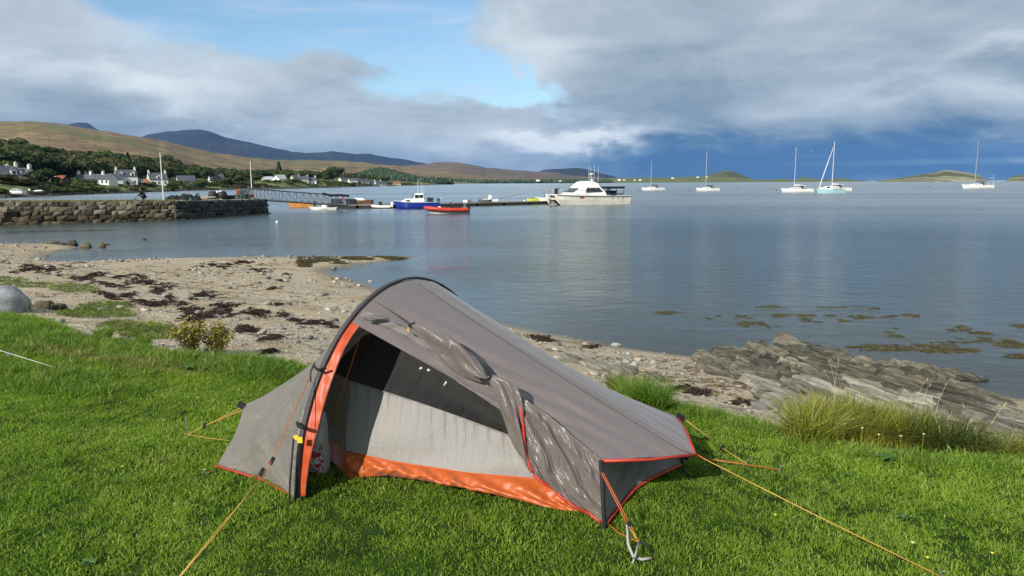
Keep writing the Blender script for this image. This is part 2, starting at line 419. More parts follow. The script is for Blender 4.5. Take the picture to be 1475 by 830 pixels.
XX, YY = np.meshgrid(gx, gy); ZZ, DL, DW, TT = terrain(XX, YY)
qc = lambda A: (A[:-1, :-1] + A[1:, :-1] + A[:-1, 1:] + A[1:, 1:]) / 4
lawn_q = qc(DL) < 0.02

# lawn soil
m, t, b, o = mat('lawn_soil'); g = t.new('ShaderNodeNewGeometry').outputs['Position']
c = t.ramp(t.noise(g, 3, 6, .6), [(.3, (.014, .028, .006)), (.55, (.028, .06, .010)), (.75, (.06, .07, .02))])
t.l.new(c, b.inputs['Base Color']); b.inputs['Roughness'].default_value = .95; b.inputs['Specular IOR Level'].default_value = .05
t.l.new(t.bump(t.noise(g, 60, 4), .8, .02), b.inputs['Normal']); M['lawn'] = m
# beach sand with grit, wet near the water
m, t, b, o = mat('shingle_sand'); g = t.new('ShaderNodeNewGeometry').outputs['Position']
aw = t.new('ShaderNodeAttribute', attribute_name='dw').outputs['Fac']; adl = t.new('ShaderNodeAttribute', attribute_name='dl').outputs['Fac']
n1 = t.noise(g, 1.1, 6, .6); n2 = t.noise(g, 22, 5, .7); vo = t.new('ShaderNodeTexVoronoi'); t.l.new(g, vo.inputs['Vector']); vo.inputs['Scale'].default_value = 26
vc = t.new('ShaderNodeSeparateColor'); t.l.new(vo.outputs['Color'], vc.inputs[0])
c = t.ramp(t.m('ADD', t.m('MULTIPLY', n1, .5), t.m('MULTIPLY', n2, .5)), [(.32, (.22, .16, .09)), (.47, (.43, .34, .21)), (.62, (.56, .465, .315))])
peb = t.ramp(vc.outputs[0], [(0, (.11, .095, .075)), (.4, (.31, .27, .20)), (.75, (.48, .43, .34)), (1, (.66, .62, .54))])
c = t.mix(t.m('MULTIPLY', t.smooth(n1, .38, .55), .6), c, peb)
weedn = t.noise(t.mapping(g, (1, 2.2, 1), rot=(0, 0, .35)), .9, 8, .68, .5)
c = t.mix(t.m('MULTIPLY', t.smooth(weedn, .54, .64), .65), c, (.12, .085, .045))
band = t.m('MULTIPLY', t.smooth(aw, 2.2, .4), t.smooth(t.noise(g, .35, 3), .4, .6))
c = t.mix(t.m('MULTIPLY', band, .5), c, (.25, .19, .11))
wet = t.smooth(aw, .75, .1)
c = t.mix(t.m('MULTIPLY', wet, .62), c, (.075, .065, .048))
c = t.mix(t.smooth(aw, -.6, -3.5), c, (.03, .04, .03))
c = t.mix(t.m('MULTIPLY', t.smooth(adl, .5, .0), .7), c, (.10, .09, .04))
t.l.new(c, b.inputs['Base Color']); t.l.new(t.smooth(aw, .0, .6, .35, .95), b.inputs['Roughness'])
hh = t.m('ADD', t.m('MULTIPLY', t.smooth(vo.outputs['Distance'], .0, .6, 1, 0), .6), t.m('MULTIPLY', n2, .5))
t.l.new(t.bump(hh, .8, .03), b.inputs['Normal']); M['sand'] = m

A = dict(dw=np.clip(DW, -50, 50), dl=np.clip(DL, -50, 50))
V = np.stack([XX, YY, ZZ], -1)
tag(link('lawn', grid_mesh('lawn', V, M['lawn'], mask=lawn_q, uv=False)), kind='structure')
tag(link('beach', grid_mesh('beach', V, M['sand'], mask=~lawn_q, uv=False, attrs=A)), kind='structure')

# water
m, t, b, o = mat('sea_water'); t.n.remove(b); g = t.new('ShaderNodeNewGeometry').outputs['Position']
dep = t.new('ShaderNodeAttribute', attribute_name='depth').outputs['Fac']
cd = t.new('ShaderNodeCameraData').outputs['View Distance']
calm = t.smooth(dep, 0, .8, .25, 1)
wp = t.mapping(g, (1, 1.7, 1), rot=(0, 0, .15))
h1 = t.noise(wp, 1.6, 5, .62, .4); h2 = t.noise(wp, .22, 4, .6, .3); h3 = t.noise(g, 7, 3, .6)
gust = t.smooth(t.noise(t.mapping(g, (.35, 1, 1)), .035, 4, .6), .35, .65, .55, 1.15)
hh = t.m('ADD', t.m('ADD', t.m('MULTIPLY', h1, .085), t.m('MULTIPLY', h2, .16)), t.m('MULTIPLY', h3, .008))
hh = t.m('MULTIPLY', hh, t.m('MULTIPLY', calm, gust))
nb = t.bump(hh, 1.0, 1.0)
fr = t.new('ShaderNodeFresnel'); fr.inputs['IOR'].default_value = 1.33; t.l.new(nb, fr.inputs['Normal'])
gl = t.new('ShaderNodeBsdfGlossy'); t.l.new(t.smooth(cd, 8, 110, .07, .25), gl.inputs['Roughness']); gl.inputs['Color'].default_value = (.94, .96, .95, 1); t.l.new(nb, gl.inputs['Normal'])
df = t.new('ShaderNodeBsdfDiffuse'); dc = t.mix(t.smooth(dep, .3, 2.5), (.065, .085, .072), (.030, .056, .064)); t.l.new(dc, df.inputs[0])
tp = t.new('ShaderNodeBsdfTransparent'); tp.inputs[0].default_value = (.86, .93, .90, 1)
tr = t.m('EXPONENT', t.m('MULTIPLY', dep, -2.4))
m1 = t.new('ShaderNodeMixShader'); t.l.new(tr, m1.inputs[0]); t.l.new(df.outputs[0], m1.inputs[1]); t.l.new(tp.outputs[0], m1.inputs[2])
m2 = t.new('ShaderNodeMixShader'); t.l.new(t.m('MINIMUM', fr.outputs[0], .92), m2.inputs[0]); t.l.new(m1.outputs[0], m2.inputs[1]); t.l.new(gl.outputs[0], m2.inputs[2])
t.l.new(m2.outputs[0], o.inputs[0]); M['water'] = m
Vw = np.stack([XX, YY, np.full_like(XX, WL)], -1)
wq = qc(DW) < 1.2
tag(link('water', grid_mesh('water', Vw, M['water'], mask=wq, uv=False, attrs=dict(depth=np.clip(WL - ZZ, 0, 5)))), kind='structure')

import bisect
GXL, GYL = gx.tolist(), gy.tolist()
def ground_z(x, y):                                           # height of the ground sheet, read off its own grid
    i = min(max(bisect.bisect_right(GXL, x) - 1, 0), len(GXL) - 2); j = min(max(bisect.bisect_right(GYL, y) - 1, 0), len(GYL) - 2)
    fx = (x - GXL[i]) / (GXL[i + 1] - GXL[i]); fy = (y - GYL[j]) / (GYL[j + 1] - GYL[j])
    return float((ZZ[j, i] * (1 - fx) + ZZ[j, i + 1] * fx) * (1 - fy) + (ZZ[j + 1, i] * (1 - fx) + ZZ[j + 1, i + 1] * fx) * fy)
def on_ground(u, v):                                         # where the line of sight through a pixel meets lawn or beach
    z = 0.
    for _ in range(12):
        p = at(u, v, z=z); z = .5 * z + .5 * ground_z(p.x, p.y)
    return Vector((p.x, p.y, ground_z(p.x, p.y)))

# ================================================================ hills, far shores, islands
def hillmat(name, cols, scale, cols2=None, rough=.95):
    m, t, b, o = mat(name); g = t.new('ShaderNodeNewGeometry').outputs['Position']
    q = t.mapping(g, (scale, scale * .8, scale * 2.2))
    n = t.m('ADD', t.m('MULTIPLY', t.noise(q, 1, 8, .68, .4), .65), t.m('MULTIPLY', t.noise(t.mapping(g, (scale * 2.6,) * 3, loc=(1, 4, 2)), 1, 6, .7, .6), .35)); n2 = t.noise(t.mapping(g, (scale * .35,) * 3, loc=(3, 8, 1)), 1, 5, .6)
    k = len(cols); c = t.ramp(n, [(.30 + .4 * i / (k - 1), cc) for i, cc in enumerate(cols)])
    if cols2: c = t.mix(t.smooth(n2, .50, .60), c, cols2)
    t.l.new(c, b.inputs['Base Color']); b.inputs['Roughness'].default_value = rough; b.inputs['Specular IOR Level'].default_value = .1
    t.l.new(t.bump(n, .8, .5 / scale * .12), b.inputs['Normal']); return m
def interp(tab, u, k=1): return np.interp(u, [r[0] for r in tab], [r[k] for r in tab])
def hill(name, sky, yn, yc, m, relief=.10, nx=220, ny=46, prof=1.25, zb=-6., seed=0, back=.6, rs=1.0, ends=True):
    u = np.linspace(sky[0][0], sky[-1][0], nx); v = interp(sky, u)
    ysc = lambda a: interp(a, u) if isinstance(a, list) else np.full(nx, float(a))
    Yn, Yc = ysc(yn), ysc(yc); V = np.zeros((ny + 10, nx, 3))
    base = np.array([tuple(at(a, 263, y=1.)) for a in u]); kx = base[:, 0]
    zc = np.array([at(a, b_, y=y_).z for a, b_, y_ in zip(u, v, Yc)])
    zc = zc + (fbm(u * .09, u * 0 + seed, 4, seed) - .5) * Yc * .0018
    for j in range(ny + 10):
        if j < ny:
            tt = j / (ny - 1); Y = Yn + (Yc - Yn) * tt; f = tt ** prof
            n_ = fbm(kx * Y / (Yc.mean() * .07) * rs, Y / (Yc.mean() * .12) * rs, 5, seed + 5) - .5
            z = zb + (zc - zb) * f + n_ * relief * (zc - zb) * 4 * tt * (1 - tt)
        else:
            s_ = (j - ny + 1) / 10; Y = Yc * (1 + back * s_); z = zb + (zc - zb) * (1 - s_ * s_)
        V[j] = np.stack([kx * Y, Y + 0 * kx, z], -1)
    return tag(link(name, grid_mesh(name, V, m, uv=False)), kind='structure')

M['moor'] = hillmat('moorland', [(.050, .036, .026), (.13, .092, .050), (.26, .19, .10), (.36, .28, .15)], .014, (.14, .135, .055))
M['moor_far'] = hillmat('far_moorland', [(.07, .05, .042), (.14, .105, .075), (.22, .165, .115)], .004, (.12, .10, .065))
M['blue_mountain'] = hillmat('shaded_heather_mountain', [(.013, .017, .020), (.026, .027, .028), (.060, .050, .040)], .0012, (.017, .022, .026))  # dark heather and rock, with the shadow of the clouds put into the colours
M['far_fields'] = hillmat('shore_fields', [(.06, .055, .03), (.13, .12, .05), (.14, .17, .06), (.24, .21, .13)], .010, (.10, .16, .05))
M['rocky_isle'] = hillmat('rocky_isle', [(.06, .055, .03), (.16, .16, .09), (.30, .30, .20), (.42, .40, .30)], .02, (.10, .10, .05))
M['green_isle'] = hillmat('green_isle', [(.045, .05, .03), (.09, .10, .05), (.16, .16, .09)], .012, (.07, .075, .04))
M['meadow'] = hillmat('meadow', [(.035, .055, .012), (.075, .11, .022), (.13, .16, .04), (.20, .19, .075)], .12, (.06, .10, .02))

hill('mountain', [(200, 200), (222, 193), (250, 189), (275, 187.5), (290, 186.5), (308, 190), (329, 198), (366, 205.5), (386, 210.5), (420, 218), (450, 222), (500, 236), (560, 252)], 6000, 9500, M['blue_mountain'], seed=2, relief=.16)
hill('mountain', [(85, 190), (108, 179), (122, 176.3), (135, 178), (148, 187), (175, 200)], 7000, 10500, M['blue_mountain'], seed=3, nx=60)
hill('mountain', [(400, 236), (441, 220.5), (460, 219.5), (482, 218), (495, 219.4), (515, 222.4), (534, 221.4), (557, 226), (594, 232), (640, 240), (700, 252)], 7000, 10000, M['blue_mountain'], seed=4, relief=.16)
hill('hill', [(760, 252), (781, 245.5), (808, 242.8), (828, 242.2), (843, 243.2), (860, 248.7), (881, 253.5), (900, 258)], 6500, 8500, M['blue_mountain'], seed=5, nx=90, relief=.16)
hill('hill', [(520, 246), (569, 239.6), (612, 236.6), (632, 233.6), (656, 233.2), (674, 236.4), (702, 241.6), (732, 244.6), (780, 247.4), (806, 249.5), (823, 252.5), (848, 254.8), (870, 256), (900, 259), (930, 261)], 2300, 5200, M['moor_far'], seed=6, relief=.14)
hill('hill', [(-420, 200), (-200, 182), (0, 175), (60, 174.5), (100, 179), (145, 187), (200, 195.5), (240, 203), (285, 214), (320, 221.5), (370, 227), (403, 231), (450, 230.5), (500, 232), (540, 236), (600, 241.5), (660, 249), (720, 258), (760, 263)],
     [(-420, 640), (200, 700), (400, 950), (620, 1700), (760, 2100)], [(-420, 2000), (200, 2100), (500, 3300), (760, 3300)], M['moor'], seed=7, relief=.12, prof=1.0, nx=320, ny=70)
hill('far_shore', [(610, 263), (640, 260.5), (720, 261), (800, 260), (860, 257.5), (895, 256.3), (940, 256.3), (965, 256.5), (1000, 254.4), (1022, 254.2), (1060, 255.5), (1075, 257.5), (1095, 259.6), (1115, 258), (1128, 257.3), (1140, 259.3), (1150, 257.2), (1160, 255.6), (1170, 257.2), (1182, 259),
     (1200, 257.5), (1215, 256.6), (1225, 258.5), (1240, 260.2), (1262, 261.5)], 2150, 2900, M['far_fields'], seed=8, relief=.2, zb=-3.2, nx=300, ny=24, prof=.8)
hill('hill', [(1008, 256), (1022, 252.4), (1030, 249), (1040, 246.6), (1046, 246.1), (1055, 247.5), (1063, 249.8), (1070, 253), (1082, 257.5)], 2900, 3300, M['green_isle'], seed=9, nx=80, ny=24, relief=.25)
hill('island', [(1262, 260.6), (1280, 258.2), (1298, 256.2), (1325, 251.8), (1340, 249.4), (1353, 246.8), (1359, 245.2), (1374, 246.2), (1395, 249), (1409, 252.8), (1418, 258), (1424, 260.5)], 1500, 1720, M['rocky_isle'], seed=10, nx=160, ny=26, relief=.35, zb=-2.6, prof=.7)
hill('island', [(1449, 258.6), (1457, 254.5), (1470, 252.4), (1500, 250.5), (1560, 251), (1620, 258)], 1500, 1720, M['rocky_isle'], seed=11, nx=90, ny=26, relief=.35, zb=-2.6, prof=.7)

# village land: shore, meadow, wooded slope
#      u,  v shore, Y houses, v house base, Y crest, v ground at crest
VL = [(-520, 290, 190, 264, 430, 229), (-150, 288, 195, 262, 430, 227), (0, 285.5, 205, 262, 430, 225), (60, 283, 225, 265, 430, 228), (120, 280.5, 250, 265, 440, 237), (200, 277.5, 300, 264.8, 480, 242), (250, 275.6, 340, 264, 520, 248),
      (300, 274.2, 385, 263.2, 560, 255), (360, 273.2, 420, 262.2, 600, 256.5), (400, 272.6, 440, 261.5, 620, 256), (450, 271.2, 520, 262, 700, 256), (500, 269.8, 610, 263.3, 800, 258), (550, 268.6, 730, 263.8, 900, 260.5), (600, 267.4, 900, 264.3, 1050, 262.5), (628, 266.6, 1100, 265, 1250, 264.8)]
un = np.linspace(VL[0][0], VL[-1][0], 260); kxs = np.array([at(a, 263, y=1.).x for a in un])
Ysh = np.array([atw(a, interp(VL, a)).y for a in un])
Yh = interp(VL, un, 2); zh = np.array([at(a, interp(VL, a, 3), y=y_).z for a, y_ in zip(un, Yh)])
Yc = interp(VL, un, 4); zc = np.array([at(a, interp(VL, a, 5), y=y_).z for a, y_ in zip(un, Yc)])
def vland(u, Y):
    ys, yh_, zh_, yc_, zc_ = (np.interp(u, un, q) for q in (Ysh, Yh, zh, Yc, zc))
    a = np.clip((Y - ys) / (yh_ - ys), 0, 1); b_ = np.clip((Y - yh_) / (yc_ - yh_), 0, 1.); c_ = np.clip((Y - yc_) / (yc_ * .4), 0, 1)
    z = WL + (zh_ - WL) * (1 - (1 - a) ** 2.2) + (zc_ - zh_) * (b_ * b_ * (3 - 2 * b_)) - c_ * (zc_ + 5)
    z = np.where(Y < ys, WL - (ys - Y) * .08, z)
    return z
rows = np.concatenate([np.linspace(-.06, 1, 46), np.linspace(1.03, 2, 34), np.linspace(2.1, 3, 8)])
VV = np.zeros((len(rows), len(un), 3))
for j, r_ in enumerate(rows):
    Y = np.where(r_ <= 1, Ysh + (Yh - Ysh) * r_, np.where(r_ <= 2, Yh + (Yc - Yh) * (r_ - 1), Yc * (1 + .4 * (r_ - 2))))
    x = kxs * Y; VV[j] = np.stack([x, Y, vland(un, Y) + (fbm(x * .15, Y * .15, 4, 5) - .5) * .9 * np.clip(r_ * 4, 0, 1)], -1)
m, t, b, o = mat('village_shore'); g = t.new('ShaderNodeNewGeometry').outputs['Position']
sz = t.new('ShaderNodeSeparateXYZ'); t.l.new(g, sz.inputs[0])
n = t.noise(t.mapping(g, (.12, .04, .3)), 1, 7, .65, .3)
c = t.ramp(n, [(.32, (.035, .045, .012)), (.45, (.07, .11, .02)), (.55, (.15, .18, .04)), (.68, (.22, .19, .08))])
rk = t.ramp(t.noise(g, .6, 6, .7), [(.35, (.03, .028, .02)), (.55, (.10, .09, .06)), (.7, (.26, .23, .17))])
zn = t.m('ADD', sz.outputs[2], t.m('MULTIPLY', t.m('SUBTRACT', n, .5), 1.6))
c = t.mix(t.smooth(zn, WL + .5, WL + 1.3), rk, c)
t.l.new(c, b.inputs['Base Color']); b.inputs['Roughness'].default_value = .95; t.l.new(t.bump(t.noise(g, 1.2, 6, .7), .8, .3), b.inputs['Normal']); M['vshore'] = m
tag(link('village_ground', grid_mesh('village_ground', VV, M['vshore'], uv=False)), kind='structure')
def vpos(u, Y, dz=0):
    k = at(u, 263, y=1.).x; return Vector((k * Y, Y, float(vland(np.array([u]), np.array([Y]))[0]) + dz))

# ================================================================ village: houses, sheds, trees
def house(u, Y, L, W, eave, rise, yaw, label, wallm='harling', roofm='slate', chims=(), wins=(), doors=(), name='house', cat='house', dormers=(), group=None, dz=-.3):
    """x along the ridge, gables at both ends, y = -W/2 is the front"""
    p = vpos(u, Y, dz); r = empty(name, p, yaw - R(12) if yaw > R(30) else yaw, label, cat, group); r.scale = (.8, .8, .8)
    hx, hy = L / 2, W / 2; b = MB()
    b.add([(-hx, -hy, -1.5), (hx, -hy, -1.5), (hx, hy, -1.5), (-hx, hy, -1.5), (-hx, -hy, eave), (hx, -hy, eave), (hx, hy, eave), (-hx, hy, eave), (-hx, 0, eave + rise), (hx, 0, eave + rise)],
          [(0, 1, 5, 4), (2, 3, 7, 6), (1, 2, 6, 9, 5), (3, 0, 4, 8, 7), (0, 3, 2, 1)])
    b.build('wall', M[wallm], r)
    b = MB(); o_ = .3; t_ = .16
    for s_ in (-1, 1):
        yo = s_ * (hy + o_); zo = eave - o_ * rise / hy + .04; zr = eave + rise + .04
        v_ = [(-hx - .1, yo, zo), (hx + .1, yo, zo), (hx + .1, 0, zr), (-hx - .1, 0, zr)]
        b.add(v_ + [(x, y, z + t_) for x, y, z in v_], [(0, 1, 2, 3), (4, 5, 6, 7), (0, 1, 5, 4), (1, 2, 6, 5), (2, 3, 7, 6), (3, 0, 4, 7)])
    rf = b.build('roof', M[roofm], r)
    for cx in chims:
        c = MB(); zt = eave + rise; c.box((cx, 0, zt + .35), (.75, 1.15, 1.7)).box((cx, 0, zt + 1.24), (.9, 1.3, .12)); c.build('chimney', M[wallm], rf)
        for k in (-.28, .28): MB().lathe([(.13, 0), (.11, .45)], (cx, k, zt + 1.29), 6).build('chimney_pot', M['cream_harling'], rf)
    def win(side, a, z, w_, h_):
        f = MB(); g_ = MB()
        n = {'f': (0, -1), 'b': (0, 1), 'l': (-1, 0), 'r': (1, 0)}[side]
        if side in 'fb':
            c = (a, n[1] * (hy + .03), z); f.box(c, (w_ + .22, .1, h_ + .22)); g_.box((a, n[1] * (hy + .085), z), (w_, .04, h_)); g_.box((a, n[1] * (hy + .1), z), (.06, .05, h_), mi=1)
        else:
            c = (n[0] * (hx + .03), a, z); f.box(c, (.1, w_ + .22, h_ + .22)); g_.box((n[0] * (hx + .085), a, z), (.04, w_, h_)); g_.box((n[0] * (hx + .1), a, z), (.05, .06, h_), mi=1)
        fo = f.build('window', M['white_paint'], r); g_.build('pane', [M['dark_glass'], M['white_paint']], fo)
    for q in wins: win(*q)
    for side, a in doors:
        if side in 'fb': MB().box((a, (-1 if side == 'f' else 1) * (hy + .04), 1.05), (1., .12, 2.1)).build('door', M['blue_plastic'], r)
        else: MB().box(((-1 if side == 'l' else 1) * (hx + .04), a, 1.05), (.12, 1., 2.1)).build('door', M['blue_plastic'], r)
    for dx_ in dormers:                                       # gabled dormers on the front slope
        d = MB(); w_ = .9; zb_ = eave - .2; zt = eave + rise * .55; y0 = -hy - .05; y1 = -hy * .3
        d.add([(dx_ - w_, y0, zb_), (dx_ + w_, y0, zb_), (dx_ + w_, y1, zb_), (dx_ - w_, y1, zb_), (dx_ - w_, y0, zt), (dx_ + w_, y0, zt), (dx_ + w_, y1, zt), (dx_ - w_, y1, zt), (dx_, y0, zt + .9), (dx_, y1, zt + .9)],
              [(0, 1, 5, 8, 4), (1, 2, 6, 5), (3, 0, 4, 7)]); dm = d.build('dormer', M[wallm], r)
        d = MB()
        for s_ in (-1, 1): d.add([(dx_, y0 - .15, zt + .98), (dx_, y1, zt + .98), (dx_ + s_ * (w_ + .15), y1, zt + .0), (dx_ + s_ * (w_ + .15), y0 - .15, zt + .0), (dx_, y0 - .15, zt + .9), (dx_, y1, zt + .9), (dx_ + s_ * (w_ + .15), y1, zt - .1), (dx_ + s_ * (w_ + .15), y0 - .15, zt - .1)], [(0, 1, 2, 3), (7, 6, 5, 4), (0, 3, 7, 4)])
        d.build('dormer_roof', M[roofm], dm); MB().box((dx_, y0 - .04, (zb_ + zt) / 2 + .1), (.9, .08, 1.1)).build('dormer_window', M['dark_glass'], dm)
    return r
def facewin(n, L, z, w_=.9, h_=1.2, side='f'): return [(side, -L / 2 + L * (k + .5) / n, z, w_, h_) for k in range(n)]
house(6, 200, 9, 6.5, 2.9, 3.0, R(62), 'tall white house at the left edge of the village with gable to the water', chims=(-4, 4), wins=[('l', 0, 3.2, .9, 1.1)] + facewin(3, 9, 1.5), dormers=(-2.4, 2.4))
house(-8, 192, 8, 5.5, 1.4, 2.6, R(62), 'low white gabled outhouse before the leftmost tall house', wins=[('l', 0, 1.2, .8, .9)])
house(29, 208, 10, 6.5, 3.0, 2.6, R(-8), 'white house with steep white-faced dormers beside the tall leftmost house', chims=(-4.4, 4.4), wins=facewin(4, 10, 1.4), dormers=(-3, 0, 3))
house(50, 252, 10, 6, 2.6, 3., R(60), 'grey roofed house half hidden behind the big dark bush', chims=(-4,), wallm='cream_harling', wins=[('l', 0, 2.2, .9, 1.1)])
house(78, 262, 11, 6, 2.6, 2.4, R(-6), 'small white cottage whose chimneys rise above the rusty shed', chims=(-4.6, 4.6), wins=facewin(3, 11, 1.4))
house(87, 232, 5.2, 5, 1.6, 2.0, R(-8), 'low stone shed with rust streaked red tin roof', wallm='brown_cloth', roofm='tin_red', name='shed', cat='shed')
house(113, 262, 9, 6, 2.2, 2.1, R(-8), 'pale grey roofed cottage joined between rusty shed and long terrace', wallm='cream_harling', chims=(4,), wins=facewin(3, 9, 1.3))
house(138, 255, 17, 6, 2.4, 2.2, R(-7), 'long low white terrace cottage with three chimneys', chims=(-8, -2, 4), wins=facewin(8, 17, 1.35, .85, 1.2), doors=[('f', 0)])
house(182, 275, 9, 6.8, 4.3, 2.9, R(48), 'tallest white two storey house with lit gable and slate dormers', chims=(-4, 4), wins=[('l', -1.6, 1.5, .9, 1.3), ('l', 1.6, 1.5, .9, 1.3), ('l', 0, 4.3, .9, 1.2)] + facewin(3, 9, 1.5) , dormers=(-2.5, 2.5))
house(167, 270, 5, 5.2, 2.8, 2.4, R(52), 'white gabled wing leaning on the tallest white house', wins=[('l', 0, 1.6, .9, 1.2)])
house(201, 287, 2.6, 2.6, 2.3, .5, R(40), 'small white box shed between the tallest house and the red shed', wallm='cream_harling', name='shed', cat='shed', doors=[('f', 0)])
house(213, 300, 4.2, 3.6, 1.3, 1.3, R(-4), 'little shed with brick red roof between two white houses', wallm='brown_wood', roofm='tin_red', name='shed', cat='shed')
house(227, 303, 9, 6.8, 3.2, 3.2, R(50), 'white gable house with slate roof behind the round bright bush', chims=(-4, 4), wins=[('l', 0, 3.6, .9, 1.1), ('l', -1.6, 1.3, .9, 1.2), ('l', 1.6, 1.3, .9, 1.2)] + facewin(3, 9, 1.4), dormers=(0,))
house(268, 340, 10, 6.5, 2.1, 2.9, R(45), 'low cream gable house with a long dark sweeping roof', wallm='cream_harling', wins=[('l', -1.2, 1.3, 1, 1.2), ('l', 1.2, 1.3, 1, 1.2), ('l', 0, 3.2, .8, .8)])
house(312, 370, 9, 5.6, 2.8, 3.6, R(50), 'narrow steep white gable house alone among the dark trees', chims=(-4,), wins=[('l', 0, 3.6, .8, .9), ('l', -1.2, 1.3, .8, 1.1), ('l', 1.2, 1.3, .8, 1.1)])
house(387, 440, 8, 6, 2.1, 2.0, R(-5), 'low white bungalow wing with pale roof beside a white gable', roofm='alloy', wins=facewin(3, 8, 1.3))
house(402, 436, 7, 7, 2.1, 2.4, R(80), 'white gable front of the bungalow above the gangway', roofm='alloy', wins=[('l', 0, 1.4, 1.8, 1.1)])
far_houses = [(404, 452, 8, 5, 'white roofed cottage just right of the bungalow gable', 'harling', 'alloy', 60), (426, 468, 7, 5.5, 'grey stone gable house above the gangway end', 'cream_harling', 'slate', 60), (437, 470, 8, 6.5, 'grey two chimney house beside the round dark tree', 'cream_harling', 'slate', 20),
    (448, 474, 8, 6, 'pale two chimney house at the right of the pair by the dark tree', 'harling', 'slate', 35),
    (494, 592, 8, 6, 'white gable cottage starting the far terrace', 'harling', 'slate', 60), (508, 610, 9, 6, 'white cottage second in the far terrace', 'harling', 'slate', 40), (516, 615, 8, 5.5, 'cream cottage third in the far terrace', 'cream_harling', 'slate', 50),
    (524, 622, 9, 6, 'pale cottage fourth in the far terrace', 'harling', 'slate', 55), (533, 630, 8, 6, 'grey cottage near the right end of the far terrace', 'cream_harling', 'slate', 55), (544, 640, 9, 7.5, 'tall white gable house at the far terrace end', 'harling', 'slate', 60), (552, 652, 7, 6, 'white house with sloping roof last in the far terrace', 'harling', 'slate', 60), (572, 720, 9, 4.5, 'lone yellow cabin on the shore point', 'straw_rope', 'tin_red', 10)]
for u, Y, L, W, lb, wm, rm, yw in far_houses:
    house(u, Y, L, W, 2.9, 2.4, R(yw), lb, wallm=wm, roofm=rm, chims=(-L / 2 + .5, L / 2 - .5) if 'chimney' in lb or 'tall' in lb else (), wins=[('l', 0, 1.6, .9, 1.2)] + facewin(2, L, 1.5), dz=-.2)
# dots of houses on the far shore
def far_house(u, v, Y, L, lb, wm='harling'):
    p = at(u, v + .7, y=Y); r = empty('house', p, R(random.uniform(-20, 30)), lb, 'house', 'tiny white houses on the far shore'); L *= .5; W = L * .6; hx, hy, e, q = L / 2, W / 2, L * .24, L * .26
    MB().add([(-hx, -hy, -2), (hx, -hy, -2), (hx, hy, -2), (-hx, hy, -2), (-hx, -hy, e), (hx, -hy, e), (hx, hy, e), (-hx, hy, e), (-hx, 0, e + q), (hx, 0, e + q)], [(0, 1, 5, 4), (2, 3, 7, 6), (1, 2, 6, 9, 5), (3, 0, 4, 8, 7)]).build('wall', M[wm], r)
    b = MB()
    for s_ in (-1, 1): b.add([(-hx, s_ * hy * 1.1, e), (hx, s_ * hy * 1.1, e), (hx, 0, e + q + .4), (-hx, 0, e + q + .4), (-hx, s_ * hy * 1.1, e + .3), (hx, s_ * hy * 1.1, e + .3), (hx, 0, e + q + .7), (-hx, 0, e + q + .7)], [(0, 1, 2, 3), (4, 5, 6, 7), (0, 1, 5, 4)])
    b.build('roof', M['slate'], r)
for u, v, Y, L, lb in [(624, 261.5, 2090, 14, 'white house in the wood edge on the far shore'), (775, 259.6, 2100, 22, 'long white farmhouse behind the pontoon end on the far shore'), (807, 260.2, 2100, 12, 'white house on the far shore above the white cabin cruiser bow'), (892, 258.6, 2100, 18, 'white house right behind the cruiser canopy'),
    (899, 258.4, 2110, 12, 'white cottage second right of the cruiser'), (914, 258.8, 2110, 10, 'small white cottage third right of the cruiser'), (922, 258.6, 2110, 14, 'wide white cottage left of the first yacht mast'), (969, 256.0, 2300, 16, 'white roofed house on the green shore between the first two yachts'),
    (1005, 254.6, 2500, 14, 'white house on the shore left of the second yacht mast'), (1018, 254.2, 2500, 12, 'white cottage on the rise behind the second yacht mast')]: far_house(u, v, Y, L, lb)

# ---- trees
def crown_mesh(name, m, conifer=False, seed=0, n=1500, leaf=.055):
    rg = np.random.default_rng(seed); vs = []; fs = []
    if not conifer:
        lobes = [(rg.normal(0, .19), rg.normal(0, .19), rg.uniform(.42, .82), rg.uniform(.14, .26)) for _ in range(13)] + [(0, 0, .6, .28)]
    for i in range(n):
        if conifer:
            z = rg.uniform(.12, 1) ; rr = .24 * (1.02 - z) ** .8 * (rg.uniform(.5, 1.08)); th = rg.uniform(0, 6.283)
            z -= .03 * math.sin(z * 60) ; p = np.array([rr * math.cos(th), rr * math.sin(th), z]); nn = np.array([math.cos(th), math.sin(th), .2])
        else:
            lx, ly, lz, lr = lobes[rg.integers(len(lobes))]; d = rg.normal(size=3); d /= np.linalg.norm(d); d[2] = abs(d[2]) * .9 if rg.random() < .65 else d[2]
            p = np.array([lx, ly, lz]) + d * lr * rg.uniform(.75, 1.08) * np.array([1.05, 1.05, .85]); nn = d
        if p[2] < .08: continue
        nn = nn + rg.normal(0, .35, 3); nn /= np.linalg.norm(nn); a = np.cross(nn, rg.normal(size=3)); a /= np.linalg.norm(a); b_ = np.cross(nn, a)
        s_ = leaf * rg.uniform(.5, 1.2); k = len(vs)
        vs += [tuple(p + a * s_), tuple(p + b_ * s_ * .8), tuple(p - a * s_), tuple(p - b_ * s_ * .8 + nn * s_ * .3)]; fs.append((k, k + 1, k + 2, k + 3))
    me = bpy.data.meshes.new(name); me.from_pydata(vs, [], fs); me.materials.append(m); return me
def trunk_mesh(name, conifer=False, seed=0):
    rg = random.Random(seed); b = MB(); b.tube([(0, 0, -.12), (.01, 0, .2), (.0, .01, .55), (0, 0, .9 if conifer else .72)], [.034, .027, .018, .005], 6)
    if not conifer:
        for k in range(5):
            a = rg.uniform(0, 6.28); z = rg.uniform(.22, .45); b.tube([(0, 0, z), (.12 * math.cos(a), .12 * math.sin(a), z + .14), (.2 * math.cos(a), .2 * math.sin(a), z + .26)], [.013, .009, .004], 5)
    return b.mesh(name, M['bark'])
